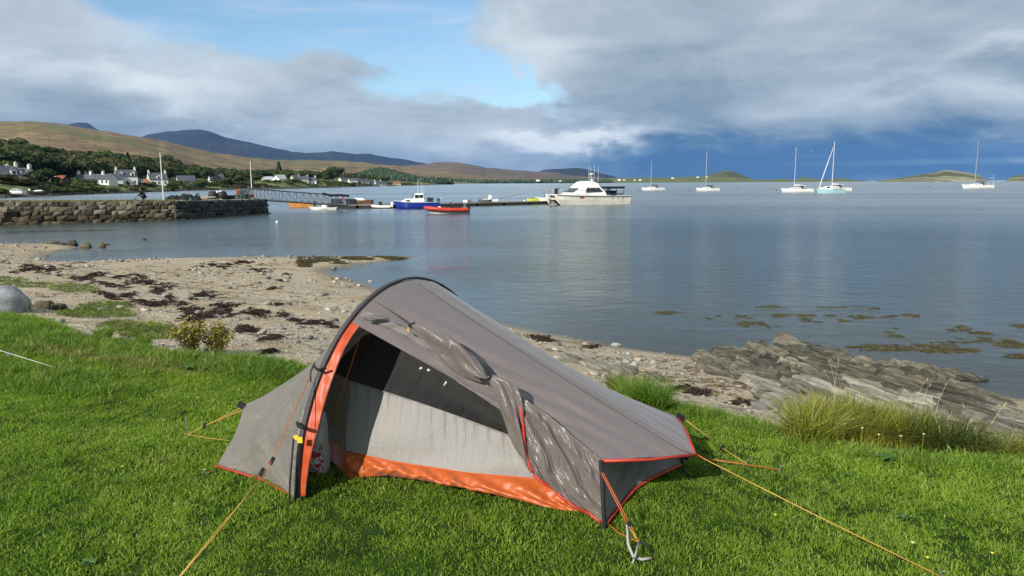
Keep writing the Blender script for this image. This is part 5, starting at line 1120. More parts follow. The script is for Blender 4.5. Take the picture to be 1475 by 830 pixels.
HB, HB2, HH = Vector((-1.030, 3.209, 0)), Vector((-.118, 4.48, 0)), .992
HC = (HB + HB2) / 2; HD_ = (HB2 - HB) / 2; AX = Vector((HD_.y, -HD_.x, 0)).normalized()      # AX points towards the foot end
def hoop(s_, out=0., ax_=0.):
    th = math.pi * s_; c = math.cos(th); z = HH * abs(math.sin(th)) ** 1.03; a = -math.copysign(abs(c) ** 1.03, c)
    p = HC + HD_ * a + Vector((0, 0, z)); n = HD_.normalized() * a * .9 + Vector((0, 0, math.sin(th))); n.normalize(); return p + n * out + AX * ax_
Tt = at(352, 584, y=3.87); Aa = at(312, 672, z=.012); A2 = Vector((-1.30, 4.28, .01))
Gg = at(865, 663, y=3.04); Cc = at(870, 754, z=.012); Ff = at(1001, 655, y=3.17); Ee = at(977, 601, y=3.70); Dd = at(982, 664, z=.03)
tent = empty('tent', HC, 0, 'grey one person tent with orange trim pitched on the grass with its door open', 'tent')
def rel(V): 
    V = np.array(V, float); return V - np.array([HC.x, HC.y, 0.])
tent.location = (HC.x, HC.y, 0)
def tp(p): return Vector(p) - Vector((HC.x, HC.y, 0))
def tcord(name, pts, r, m, n=6): return cord(name, [tp(p) for p in pts], r, m, tent, n)

# head end panel: from the pole arch down to the low head corner
def epath(s_):
    hb = HB + Vector((0, 0, .01)); hb2 = HB2 + Vector((0, 0, .01))
    K = [(0, hb), (.12, hb.lerp(Aa, .5) + Vector((.02, .03, .0))), (.27, Aa), (.33, Aa.lerp(Tt, .5) + Vector((.02, .02, 0))), (.40, Tt), (.52, Tt + Vector((0, .01, 0))), (.62, Tt.lerp(A2, .5)), (.72, A2), (1, hb2)]
    for (a, p), (b_, q) in zip(K[:-1], K[1:]):
        if s_ <= b_: return p.lerp(q, (s_ - a) / (b_ - a))
    return hb2
NS, NT_ = 120, 46
V = np.zeros((NT_, NS, 3))
for j in range(NS):
    s_ = j / (NS - 1); p0 = hoop(s_, -.004, -.02); p3 = epath(s_); w_ = math.sin(math.pi * s_)
    mid = p0.lerp(p3, .45); mid.z -= .17 * w_ ** 1.5; ctr = HC.lerp(Tt, .5); mid.x += (ctr.x - mid.x) * .12 * w_; mid.y += (ctr.y - mid.y) * .12 * w_
    for i in range(NT_):
        t_ = i / (NT_ - 1); V[i, j] = p0 * (1 - t_) ** 2 + mid * 2 * t_ * (1 - t_) + p3 * t_ * t_
V[..., 2] = np.maximum(V[..., 2], .008)
panel('head_end_panel', rel(V), M['end_panel'], tent, lambda s_, t_: .006 * np.sin(s_ * 95 + t_ * 6) * np.sin(np.pi * t_) * np.exp(-((s_ - .30) / .12) ** 2) + .012 * np.sin(t_ * 15 + s_ * 12 + 3 * fbm(s_ * 6, t_ * 3, 2, 9)) * np.exp(-((t_ - .75) / .2) ** 2) * np.clip((.38 - s_) * 20, 0, 1) + .008 * np.sin(s_ * 60 - t_ * 8) * np.exp(-((s_ - .2) / .10) ** 2) * np.sin(np.pi * t_) + .004 * (fbm(s_ * 30, t_ * 9 + 0 * s_, 3, 2) - .5) * 2)
# main canopy: from the arch to the foot end
S0 = .315
def fpath(s_):
    K = [(S0, Gg), (.52, Ff), (.80, Ee), (1, Dd)]
    for (a, p), (b_, q) in zip(K[:-1], K[1:]):
        if s_ <= b_: return p.lerp(q, (s_ - a) / (b_ - a))
    return Dd
NS, NT_ = 150, 90; V = np.zeros((NT_, NS, 3))
for j in range(NS):
    s_ = S0 + (1 - S0) * j / (NS - 1); p0 = hoop(s_, 0, .015); p3 = fpath(s_); w_ = math.sin(math.pi * (s_ - S0) / (1 - S0))
    mid = p0.lerp(p3, .5); mid.z -= .035 * w_
    for i in range(NT_):
        t_ = i / (NT_ - 1); V[i, j] = p0 * (1 - t_) ** 2 + mid * 2 * t_ * (1 - t_) + p3 * t_ * t_
def canopy_fold(s_, t_):
    near = np.exp(-((s_ - .10) / .12) ** 2); a = .012 * near * np.sin((s_ * 75 - t_ * 17) + 6 * fbm(s_ * 6, t_ * 4, 3, 6)) * np.clip(t_ * 3, 0, 1) * np.clip((1 - t_) * 4, 0, 1)
    b_ = .005 * np.exp(-((s_ - .03) / .05) ** 2) * np.sin(t_ * 38 + s_ * 40 + 6 * fbm(s_ * 3, t_ * 6, 2, 7))
    c = .008 * (fbm(s_ * 22 + 4, t_ * 3.2 + s_ * 4, 3, 8) - .5) * 2
    return (a + b_ + c) * np.sin(np.pi * np.clip(s_, .0, 1)) ** .25
panel('canopy', rel(V), M['fly'], tent, canopy_fold)
CAN = V
# ridge seam and foot piping
tcord('ridge_seam', [Vector(V[i, int((.505 - S0) / (1 - S0) * (NS - 1))]) + Vector((0, -.004, .006)) for i in range(3, NT_, 4)] + [Ff], .0018, 'sleeve')
tcord('red_hem', [Gg + Vector((0, -.01, 0)), Gg.lerp(Ff, .5) + Vector((0, -.012, -.006)), Ff], .0075, 'red_piping')
tcord('red_hem', [Ff, Ff.lerp(Ee, .5) + Vector((.01, 0, -.004)), Ee], .0075, 'red_piping')
tcord('red_hem', [HB + Vector((0, 0, .02)), epath(.06) + Vector((0, -.006, .006)), epath(.12) + Vector((0, -.006, .006)), epath(.2) + Vector((0, -.006, .006)), Aa + Vector((0, -.006, .006))], .007, 'red_piping')
# pole and its sleeve
MB().tube([tp(hoop(k / 60, .008)) for k in range(61)], .0055, 6).build('pole', M['black_web'], tent, True)
b = MB(); vs = []; fs = []
for k in range(91):
    s_ = k / 90 * .985 + .0075
    for a in range(8):
        th = a / 8 * 6.283; vs.append(tp(hoop(s_, .009 + .009 * math.sin(th) , .0155 * math.cos(th) - .006)))
for k in range(90):
    for a in range(8): fs.append((k * 8 + a, k * 8 + (a + 1) % 8, (k + 1) * 8 + (a + 1) % 8, (k + 1) * 8 + a))
b.add(vs, fs).build('pole_sleeve', M['sleeve'], tent, True)
MB().tube([tp(hoop(.10, .02)), tp(HB + Vector((-.012, -.02, .02))), tp(HB + Vector((-.018, -.03, -.06)))], [.010, .010, .004], 6).build('pole_foot', M['black_web'], tent)
# orange door strip along the arch
V = np.zeros((70, 9, 3))
for i in range(70):
    s_ = .012 + .325 * i / 69; wd = .036 + .016 * math.sin(math.pi * min(1, i / 60)) + (.012 * (i - 55) / 14 if i > 55 else 0)
    if i < 22: wd = .020 + (wd - .020) * (i / 22)
    for j in range(9):
        f = j / 8; V[i, j] = hoop(s_, .0 - .5 * (wd + .004) * f, .000 + (wd * .85 + .019) * .95 * f ** .9) 
strip = V
panel('door_strip', rel(V), M['orange_strip'], tent, lambda s_, t_: .004 * np.sin(t_ * 24 + s_ * 3) * np.sin(np.pi * s_) + .002 * np.sin(t_ * 70) * s_, thick=.003)
tcord('zip', [Vector(strip[i, 8]) for i in range(0, 70, 3)], .0035, 'black_web')
# grey lower door edge beside the strip near the foot, yellow tag and straps
V = np.array([[tuple(hoop(.004 + .15 * i / 20, .012 + .0 * j, -.015 - .02 * j)) for j in range(3)] for i in range(21)]); panel('sleeve_flap', rel(V), M['end_panel'], tent, thick=.002)
b = MB(); q = tp(hoop(.108, .02, -.02)); b.box(q + Vector((.0, -.035, .0)), (.020, .006, .022)).build('yellow_tag', M['yellow_tag'], tent); b = MB(); q = tp(hoop(.108, .02, .012)); b.box(q + Vector((.0, -.04, -.004)), (.024, .008, .028)).build('yellow_tag', M['yellow_tag'], tent)
tcord('strap', [hoop(.125, .03, -.03), hoop(.125, .035, 0) + Vector((0, -.03, 0)), hoop(.125, .02, .035) + Vector((0, -.03, 0))], .009, 'black_web')
tcord('strap', [hoop(.105, .03, -.025) + Vector((0, -.03, 0)), HB + Vector((-.025, -.05, .12)), HB + Vector((-.03, -.06, 0)), HB + Vector((-.03, -.06, -.04))], .0045, 'black_web')
tcord('pole_tie', [hoop(.215, .035, -.03), hoop(.215, .03, .0) + Vector((.0, -.03, 0)), hoop(.222, .01, .03) + Vector((0, -.02, 0))], .007, 'black_web')
tcord('pole_tie', [hoop(.221, .035, -.04), hoop(.205, .045, -.03), hoop(.19, .03, -.02)], .004, 'black_web')
# small peach flap and toggle at the top of the door
o_, _ = panel('tab', rel(surf([[(519, 456, 3.44), (538, 454, 3.44), (560, 458, 3.44)], [(519, 458, 3.43), (538, 459, 3.42), (561, 460, 3.43)]], 8, 4)), M['inner_roof'], tent, thick=.003)
b = MB(); c = tp(at(593, 468, y=3.37)); b.box(c, (.035, .012, .014), M=Matrix.Rotation(-.5, 4, 'Y')).build('toggle', M['black_web'], tent); tcord('toggle_loop', [at(589, 470, y=3.38), at(588, 477, y=3.36), at(592, 479, y=3.36)], .005, 'cord_yellow')
tcord('door_seam', [at(541, 434, y=3.53), at(562, 448, y=3.46), at(590, 468, y=3.385)], .0028, 'sleeve')

# the door edge of the fly: a lighter band below the canopy edge, tucked under
band = surf([[(522, 446, 3.50), (560, 462, 3.46), (598, 482, 3.40), (650, 520, 3.33), (705, 556, 3.27), (762, 603, 3.20)],
             [(519, 456, 3.50), (556, 471, 3.46), (592, 489, 3.40), (640, 522, 3.35), (700, 566, 3.29), (758, 612, 3.22)]], 60, 8)
panel('door_edge', rel(band), M['inner_roof'], tent, lambda s_, t_: .004 * np.sin(s_ * 45 + t_ * 3))
# gathered door, tied back along the edge
def gathered(name, rows, m, folds, amp, nu=26, nv=70, ph=0.):
    V = surf(rows, nu, nv)
    return panel(name, rel(V), m, tent, lambda s_, t_: amp * (np.sin(s_ * folds * 6.28 + ph + 1.6 * np.sin(t_ * 7)) + .5 * np.sin(s_ * folds * 14 + t_ * 9)) * np.sin(np.pi * np.clip(t_, .0, 1)) ** .6 + .006 * (fbm(s_ * 5, t_ * 8 + 0 * s_, 2, 4) - .5), thick=.004)
gathered('rolled_door', [[(590, 469, 3.375), (592, 468, 3.37), (595, 468, 3.37), (597, 467, 3.375)], [(597, 481, 3.37), (607, 476, 3.335), (619, 472, 3.335), (628, 474, 3.35)], [(622, 503, 3.33), (634, 495, 3.285), (647, 488, 3.285), (657, 489, 3.31)],
                         [(655, 532, 3.30), (664, 524, 3.255), (675, 516, 3.255), (683, 514, 3.28)], [(690, 550, 3.26), (693, 546, 3.22), (696, 540, 3.22), (699, 536, 3.24)], [(700, 549, 3.25), (702, 547, 3.22), (704, 545, 3.22), (706, 543, 3.23)]], M['fly_crinkled'], 1.3, .010)
tcord('door_tie', [at(692, 546, y=3.19), at(700, 549, y=3.18), at(707, 543, y=3.19), at(703, 536, y=3.21)], .006, 'black_web'); tcord('door_tie', [at(700, 547, y=3.19), at(690, 545, y=3.18), at(684, 543, y=3.2)], .003, 'black_web')
gathered('hanging_door', [[(701, 545, 3.22), (704, 543, 3.20), (708, 541, 3.20), (712, 541, 3.21)], [(708, 562, 3.20), (717, 556, 3.17), (729, 554, 3.17), (741, 556, 3.18)], [(722, 598, 3.19), (732, 590, 3.14), (743, 586, 3.14), (752, 584, 3.15)],
                         [(737, 632, 3.17), (744, 626, 3.12), (750, 622, 3.12), (754, 620, 3.13)], [(752, 662, 3.14), (755, 660, 3.10), (757, 658, 3.10), (758, 656, 3.11)], [(764, 682, 3.10), (765, 681, 3.09), (766, 680, 3.09), (767, 679, 3.09)]], M['fly_crinkled'], 1.5, .011, ph=1)
# crumpled near foot panel with red zip edge
near = surf([[(746, 569, 3.175), (788, 597, 3.135), (830, 632, 3.08), (865, 661, 3.03)], [(753, 606, 3.13), (790, 640, 3.09), (830, 667, 3.05), (867, 692, 3.00)],
             [(757, 650, 3.11), (787, 680, 3.06), (828, 708, 3.02), (869, 724, 2.99)], [(768, 684, 3.075), (798, 706, 3.05), (833, 731, 3.01), (870, 755, 2.965)]], 90, 80)
def near_fold(s_, t_):
    d = s_ - t_ * .85; e = fbm(s_ * 2.2, t_ * 2.2, 3, 3); g_ = fbm(s_ * 4 + 3, t_ * 4, 2, 14)
    return (.013 * np.sin(d * 15 + 6 * e) + .006 * np.sin(d * 33 + 11 * e) + .004 * np.sin(d * 70 + 16 * g_) - .010 * np.exp(-((t_ - .12 - .1 * s_) / .06) ** 2) + .012 * (g_ - .5)) * np.clip(s_ * 9, 0, 1) * np.clip((1 - s_) * 8, 0, 1) * np.clip(t_ * 7 + .2, 0, 1)
_, nearV = panel('foot_side_panel', rel(near), M['fly_crinkled'], tent, near_fold)
MB().tube([Vector(p) + Vector((0, -.006, 0)) for p in nearV[::4, 0]], .0075, 6).build('red_zip_edge', M['red_piping'], tent, True)
MB().tube([Vector(p) + Vector((0, -.004, 0)) for p in nearV[-1, ::5]], .0075, 6).build('red_hem', M['red_piping'], tent, True)
# foot end wall with two short struts
end = surf([[Gg + Vector((.01, .01, -.005)), Gg.lerp(Ee, .5) + Vector((.0, .0, -.01)), Ee + Vector((-.01, 0, -.01))], [Gg.lerp(Cc, .5) + Vector((.015, .02, 0)), Gg.lerp(Dd, .5) + Vector((-.05, .05, .01)), Ee.lerp(Dd, .5) + Vector((-.03, 0, 0))], [Cc + Vector((.01, .01, 0)), Cc.lerp(Dd, .5) + Vector((-.03, .04, .0)), Dd + Vector((0, 0, -.02))]], 50, 30)
_, eV = panel('foot_end_panel', rel(end), M['end_panel'], tent, lambda s_, t_: .014 * np.sin((s_ * 2.2 + t_ * 1.2) * 9 + 2 * t_) * np.sin(np.pi * s_) * np.sin(np.pi * np.clip(t_, .02, 1)) ** .5)
MB().tube([Vector(p) + Vector((.004, -.006, .004)) for p in eV[-1, ::4]], .0075, 6).build('red_hem', M['red_piping'], tent, True)
MB().tube([tp(Gg + Vector((.0, -.012, .005))), tp(Gg.lerp(Cc, .5) + Vector((0, -.016, 0))), tp(Cc + Vector((0, -.014, 0))), tp(Cc + Vector((.004, -.016, -.05)))], [.011, .011, .010, .007], 6).build('corner_strut', M['black_web'], tent, True)
MB().tube([tp(Ee + Vector((0, 0, .01))), tp(Ee.lerp(Dd, .5)), tp(Dd + Vector((0, 0, -.04)))], .009, 6).build('corner_strut', M['black_web'], tent, True)
for c in (Ee + Vector((.012, 0, 0)), Dd + Vector((.01, -.01, .03)), Tt + Vector((-.015, 0, .0))):
    b = MB(); b.box(tp(c), (.045, .02, .03), M=Matrix.Rotation(.5, 4, 'Y')).build('guy_buckle', M['black_web'], tent)
# far side closing of the canopy is part of the canopy; inner tent
I0, I1 = (545, 474, 3.80), (757, 613, 3.36)
panel('inner_roof', rel(surf([[(540, 470, 3.86), (600, 500, 3.72), (660, 540, 3.60), (700, 566, 3.50), (770, 612, 3.40)], [I0, (605, 515, 3.68), (655, 548, 3.57), (705, 580, 3.46), (762, 622, 3.36)]], 60, 10)), M['inner_roof'], tent, lambda s_, t_: .004 * np.sin(s_ * 40 + t_ * 4))
inner_bot = surf([[I0, (605, 515, 3.68), (655, 548, 3.57), (705, 580, 3.46), (762, 622, 3.36)], [(528, 530, 3.70), (590, 560, 3.62), (645, 585, 3.53), (700, 607, 3.44), (765, 640, 3.32)], [(508, 548, 3.66), (570, 569, 3.58), (630, 590, 3.50), (690, 610, 3.42), (768, 640, 3.31)]][:2], 70, 24)
mesh_top = surf([[I0, (605, 515, 3.68), (655, 548, 3.57), (705, 580, 3.46), (762, 622, 3.36)], [(524, 505, 3.74), (590, 540, 3.65), (645, 570, 3.55), (700, 597, 3.45), (765, 636, 3.335)], [(505, 549, 3.665), (572, 570, 3.58), (632, 590, 3.49), (690, 611, 3.41), (768, 640, 3.31)]], 70, 30)
panel('mesh_wall', rel(mesh_top), M['mesh'], tent, lambda s_, t_: .004 * np.sin(s_ * 60) * t_)
grey = surf([[(505, 549, 3.665), (572, 570, 3.58), (632, 590, 3.49), (690, 611, 3.41), (768, 640, 3.31)], [(500, 600, 3.60), (568, 622, 3.50), (632, 640, 3.41), (690, 652, 3.34), (776, 668, 3.25)], [(500, 649, 3.54), (560, 663, 3.45), (630, 674, 3.37), (690, 682, 3.30), (790, 693, 3.20)]], 90, 34)
panel('inner_wall', rel(grey), M['inner_grey'], tent, lambda s_, t_: .006 * np.sin(s_ * 85 + 2 * np.sin(s_ * 9)) * np.exp(-t_ * 3.0) + .008 * np.sin(s_ * 9 + t_ * 5))
tub = surf([[(500, 649, 3.54), (560, 663, 3.45), (630, 674, 3.37), (690, 682, 3.30), (790, 693, 3.20), (850, 722, 3.12)], [(501, 668, 3.50), (560, 677, 3.40), (630, 692, 3.30), (690, 702, 3.23), (780, 714, 3.14), (845, 730, 3.09)], [(501, 689, 3.47), (560, 686, 3.44), (640, 698, 3.33), (720, 714, 3.21), (800, 733, 3.105), (842, 737, 3.08)]], 90, 24)
panel('groundsheet_wall', rel(tub), M['orange_tub'], tent, lambda s_, t_: .010 * np.sin(s_ * 50 - t_ * 7 + 3 * fbm(s_ * 5, t_ * 3, 2, 5)) * np.sin(np.pi * t_) + .004 * np.sin(s_ * 130 + t_ * 14) * np.sin(np.pi * t_))
MB().tube([Vector(p) + Vector((0, -.004, 0)) for p in rel(tub)[0, ::3]], .004, 5).build('orange_binding', M['orange_tub'], tent, True)
MB().tube([Vector(p) + Vector((0, -.004, 0)) for p in rel(grey)[0, ::3]], .0035, 5).build('inner_binding', M['inner_roof'], tent, True)
# inner head end wall, going back into the porch
panel('mesh_head_wall', rel(surf([[I0, (520, 486, 3.95), (495, 500, 4.05), (470, 520, 4.15)], [(505, 549, 3.665), (486, 540, 3.85), (470, 535, 4.0), (440, 530, 4.1)]], 14, 20)), M['mesh'], tent)
panel('inner_head_wall', rel(surf([[(505, 549, 3.665), (486, 540, 3.85), (470, 535, 4.0), (440, 530, 4.1)], [(500, 649, 3.54), (486, 641, 3.72), (472, 634, 3.85), (430, 622, 4.1)]], 20, 16)), M['inner_grey'], tent)
panel('groundsheet_head_wall', rel(surf([[(500, 649, 3.54), (486, 641, 3.72), (472, 634, 3.85), (430, 622, 4.1)], [at(501, 689, y=3.47), at(486, 672, z=.02), at(472, 662, z=.02), at(430, 645, z=.02)]], 20, 10)), M['orange_tub'], tent)
# inner floor and far wall so that light does not leak through
fl = [Vector(tub[-1, k]) + Vector((-.005, .03, .004)) for k in range(0, 90, 11)] + [ Dd + Vector((-.1, 0, 0)), HB2 + Vector((.0, -.2, .01)), Vector((-1.2, 4.1, .012))]
MB().add([tp(p) for p in fl], [tuple(range(len(fl)))]).build('groundsheet_floor', M['orange_tub'], tent)
panel('inner_far_wall', rel(surf([[Vector(tuple(at(540, 470, y=3.86))), at(700, 566, y=3.50), at(770, 612, y=3.40)], [HB2 + Vector((-.05, -.15, .01)), HB2.lerp(Dd, .5) + Vector((0, -.1, .01)), Dd + Vector((-.1, -.05, .01))]], 20, 14)), M['inner_grey'], tent)
# white toggles on the inner mesh, laundry-like tags
for u, v, y, w_, h_ in ((607, 531, 3.655, .018, .014), (619, 534, 3.640, .028, .012), (642, 553, 3.585, .014, .026)):
    MB().box(tp(at(u, v, y=y)), (w_, .006, h_), M=Matrix.Rotation(.5, 4, 'Y')).build('white_tag', M['gelcoat'], tent)
tcord('inner_guy', [at(524, 466, y=3.50), at(508, 520, y=3.53), at(490, 572, y=3.57), at(474, 618, y=3.62)], .0025, 'cord_orange')

# guylines and pegs
def peg(p, lean=(0, -.03)):
    b = MB(); b.tube([tp(p) + Vector((0, 0, -.06)), tp(p) + Vector((lean[0] * .5, lean[1] * .5, .02)), tp(p) + Vector((lean[0], lean[1], .035))], .0045, 5); return b.build('tent_peg', M['foil_peg'], tent)
def slider(p, m='black_web'):
    MB().box(tp(p), (.016, .012, .034), M=Matrix.Rotation(.5, 4, 'Y')).build('line_slider', M[m], tent)
P0 = at(447, 541, y=3.30); P1 = at(392, 664, y=2.99); P2 = at(380, 683, y=2.93); PG = at(236, 858, z=.01)
tcord('guyline', [P0, P1, P2], .0022, 'cord_orange'); tcord('guyline', [P2, P2.lerp(PG, .5) + Vector((.008, 0, 0)), PG], .0019, 'cord_yellow'); tcord('guyline', [P2 + Vector((.006, 0, -.003)), P2.lerp(PG, .5) + Vector((-.010, 0, -.01)), PG], .0019, 'cord_yellow')
slider(P1); slider(at(377, 680, y=2.92)); peg(PG)
L0 = at(352, 585, y=3.86); LP = at(270, 626, z=.03); LM = L0.lerp(LP, .68)
tcord('guyline', [L0, LM], .0019, 'cord_yellow'); tcord('guyline', [L0 + Vector((0, 0, -.018)), LM], .0019, 'cord_yellow'); tcord('guyline', [LM, LP], .0019, 'cord_yellow'); tcord('guyline', [LP, at(300, 631, z=.02), at(331, 635, z=.03)], .0018, 'cord_yellow'); slider(LM); peg(LP, (0, .0)); MB().tube([tp(LP) + Vector((-.004, 0, -.02)), tp(LP) + Vector((0, 0, .11))], .0045, 5).build('tent_peg', M['foil_peg'], tent)
p = at(299, 682, z=.012); tcord('guyline', [Aa, p], .0019, 'cord_yellow'); peg(p)
R1 = at(1352, 829, z=.012); R0 = Ff + Vector((.012, 0, 0)); RM = at(1014, 661, y=3.14)
tcord('guyline', [R0, RM], .0019, 'cord_orange'); tcord('guyline', [RM, RM.lerp(R1, .5) + Vector((0, 0, -.004)), R1], .0019, 'cord_yellow'); peg(R1)
E1 = at(1040, 645, z=.05); tcord('guyline', [Ee + Vector((.02, 0, 0)), E1], .0022, 'cord_yellow'); tcord('guyline', [E1, at(1075, 668, z=.012)], .0018, 'cord_yellow'); slider(E1); peg(at(1075, 668, z=.012))
tcord('guyline', [Dd + Vector((.02, 0, .03)), at(1060, 667, z=.03), at(1122, 677, z=.01)], .0026, 'cord_orange'); peg(at(1122, 677, z=.01))
C0 = at(866, 681, y=2.97); C1 = at(905, 757, y=2.80); C2 = at(920, 781, z=.035)
tcord('guyline', [C0, C1], .002, 'cord_orange'); tcord('guyline', [C0 + Vector((.008, 0, .0)), C1 + Vector((.01, 0, 0))], .002, 'cord_orange'); tcord('guyline', [C1, C2], .0019, 'cord_yellow'); tcord('guyline', [C1 + Vector((.01, 0, 0)), C2], .0019, 'cord_orange')
tcord('guyline', [Cc + Vector((.01, -.01, .01)), at(892, 768, z=.03), C2], .0019, 'cord_orange'); slider(C1)
tcord('grey_strap', [at(903, 756, y=2.80), at(905, 785, z=.03), at(913, 803, z=.02), at(925, 806, z=.02), at(938, 804, z=.02)], .006, 'cord_grey'); tcord('grey_strap', [C2, at(915, 800, z=.04), at(911, 812, z=.01)], .004, 'cord_grey'); tcord('grey_strap', [C2, at(932, 785, z=.03), at(940, 798, z=.0)], .0045, 'black_web')
peg(at(912, 808, z=.01))

# carrier bag with hearts in the porch
bag = empty('carrier_bag', at(443, 692, z=.0) + Vector((-.01, .10, 0)), R(-8), 'grey tote bag with red heart print standing inside the tent porch', 'bag')
bw, bh, bd = .18, .36, .09; nu_, nv_ = 22, 22
def bagface(sg, u_, v_): 
    bulge = .03 * math.sin(math.pi * (u_ + .5)) * math.sin(math.pi * min(v_ * .9 + .1, 1)); z = bh * v_ + (.018 * math.sin(u_ * 9) - .02 * (u_ + .3) if v_ > .97 else 0) * 1; return (bw * u_ * (1 + .04 * math.sin(v_ * 5)), sg * (bd / 2 * (1 - .45 * v_) + bulge) + .006 * math.sin(v_ * 14 + u_ * 8), z)
b = MB()
for sg in (-1, 1):
    vs = [bagface(sg, i / nu_ - .5, j / nv_) for j in range(nv_ + 1) for i in range(nu_ + 1)]; b.add(vs, [((j * (nu_ + 1) + i), (j * (nu_ + 1) + i + 1), ((j + 1) * (nu_ + 1) + i + 1), ((j + 1) * (nu_ + 1) + i))[::-sg or 1] for j in range(nv_) for i in range(nu_)])
for e in (-.5, .5):
    vs = [bagface(sg, e, j / nv_) for j in range(nv_ + 1) for sg in (-1, 1)]; b.add(vs, [(2 * j, 2 * j + 1, 2 * j + 3, 2 * j + 2) for j in range(nv_)])
vs = [bagface(sg, i / nu_ - .5, 0) for i in range(nu_ + 1) for sg in (-1, 1)]; b.add(vs, [(2 * i, 2 * i + 1, 2 * i + 3, 2 * i + 2) for i in range(nu_)])
M['bag_cloth'] = fabric('bag_cloth', (.52, .54, .54), .7, .6, .1); M['heart_red'] = plain('heart_red', (.33, .018, .016), .6, var=.05)
b.build('bag_body', M['bag_cloth'], bag, True)
b = MB(); hr = random.Random(12); placed = []
for k in range(900):
    v_ = hr.random() ** 1.6 * .62; u_ = hr.uniform(-.49, .49); rad = hr.choice([.026, .018, .012, .008, .006]) * (1.0 if v_ < .4 else .6)
    if v_ > .36 + .3 * (u_ + .1): 
        if v_ > .5 - .8 * abs(u_ - .12): continue
    if any((u_ * bw - a) ** 2 + (v_ * bh - c_) ** 2 < (rad + q) ** 2 * .8 for a, c_, q in placed): continue
    placed.append((u_ * bw, v_ * bh, rad)); n_ = 14; pts = []; ro = hr.uniform(-.4, .4)
    for i in range(n_):
        th = i / n_ * 6.283; x = 16 * math.sin(th) ** 3 / 17; z = (13 * math.cos(th) - 5 * math.cos(2 * th) - 2 * math.cos(3 * th) - math.cos(4 * th)) / 17
        x, z = x * math.cos(ro) - z * math.sin(ro), x * math.sin(ro) + z * math.cos(ro); uu = min(max(u_ + x * rad / bw, -.5), .5); vv = min(max(v_ + z * rad / bh, .0), .95); q = bagface(-1, uu, vv); pts.append((q[0], q[1] - .0015, q[2]))
    b.add(pts, [tuple(range(n_))])
hp = b.build('heart_print', M['heart_red'], bag); hp['kind'] = 'stuff'
b = MB(); 
b.tube([(.02, -.03, bh - .05), (.025, -.045, bh - .02), (.06, -.045, bh - .02), (.07, -.03, bh - .05)], .006, 5)
b.build('handle', M['bag_cloth'], bag)

# ================================================================ scattering (grass, pebbles, sea weed: stuff nobody could count)
def scatter(name, pts, rots, scl, vid, meshes, label, cat):
    pts = np.asarray(pts, np.float32); n = len(pts); me = bpy.data.meshes.new(name); me.vertices.add(n); me.vertices.foreach_set('co', pts.reshape(-1))
    a = me.attributes.new('rot', 'FLOAT_VECTOR', 'POINT'); a.data.foreach_set('vector', np.asarray(rots, np.float32).reshape(-1))
    a = me.attributes.new('scl', 'FLOAT_VECTOR', 'POINT'); a.data.foreach_set('vector', np.asarray(scl, np.float32).reshape(-1))
    a = me.attributes.new('vid', 'INT', 'POINT'); a.data.foreach_set('value', np.asarray(vid, np.int32))
    col = bpy.data.collections.new(name + '_pieces')
    for i, mm in enumerate(meshes):
        o = bpy.data.objects.new('%s_piece_%02d' % (name, i), mm); col.objects.link(o)
    ng = bpy.data.node_groups.new(name, 'GeometryNodeTree'); ng.interface.new_socket('Geometry', in_out='INPUT', socket_type='NodeSocketGeometry'); ng.interface.new_socket('Geometry', in_out='OUTPUT', socket_type='NodeSocketGeometry')
    N = ng.nodes; gi = N.new('NodeGroupInput'); go = N.new('NodeGroupOutput'); ip = N.new('GeometryNodeInstanceOnPoints'); ci = N.new('GeometryNodeCollectionInfo')
    ci.inputs['Collection'].default_value = col; ci.inputs['Separate Children'].default_value = True; ci.inputs['Reset Children'].default_value = True; ip.inputs['Pick Instance'].default_value = True
    def na(nm, ty):
        q = N.new('GeometryNodeInputNamedAttribute'); q.data_type = ty; q.inputs['Name'].default_value = nm; return q.outputs['Attribute']
    L = ng.links; L.new(gi.outputs[0], ip.inputs['Points']); L.new(ci.outputs[0], ip.inputs['Instance']); L.new(na('vid', 'INT'), ip.inputs['Instance Index']); L.new(na('scl', 'FLOAT_VECTOR'), ip.inputs['Scale'])
    er = N.new('FunctionNodeEulerToRotation'); L.new(na('rot', 'FLOAT_VECTOR'), er.inputs[0]); L.new(er.outputs[0], ip.inputs['Rotation']); L.new(ip.outputs[0], go.inputs[0])
    for mm in meshes:
        for mt in mm.materials:
            if mt.name not in [q.name for q in me.materials]: me.materials.append(mt)
    o = link(name, me); md = o.modifiers.new('scatter', 'NODES'); md.node_group = ng; return tag(o, label, cat, None, 'stuff')
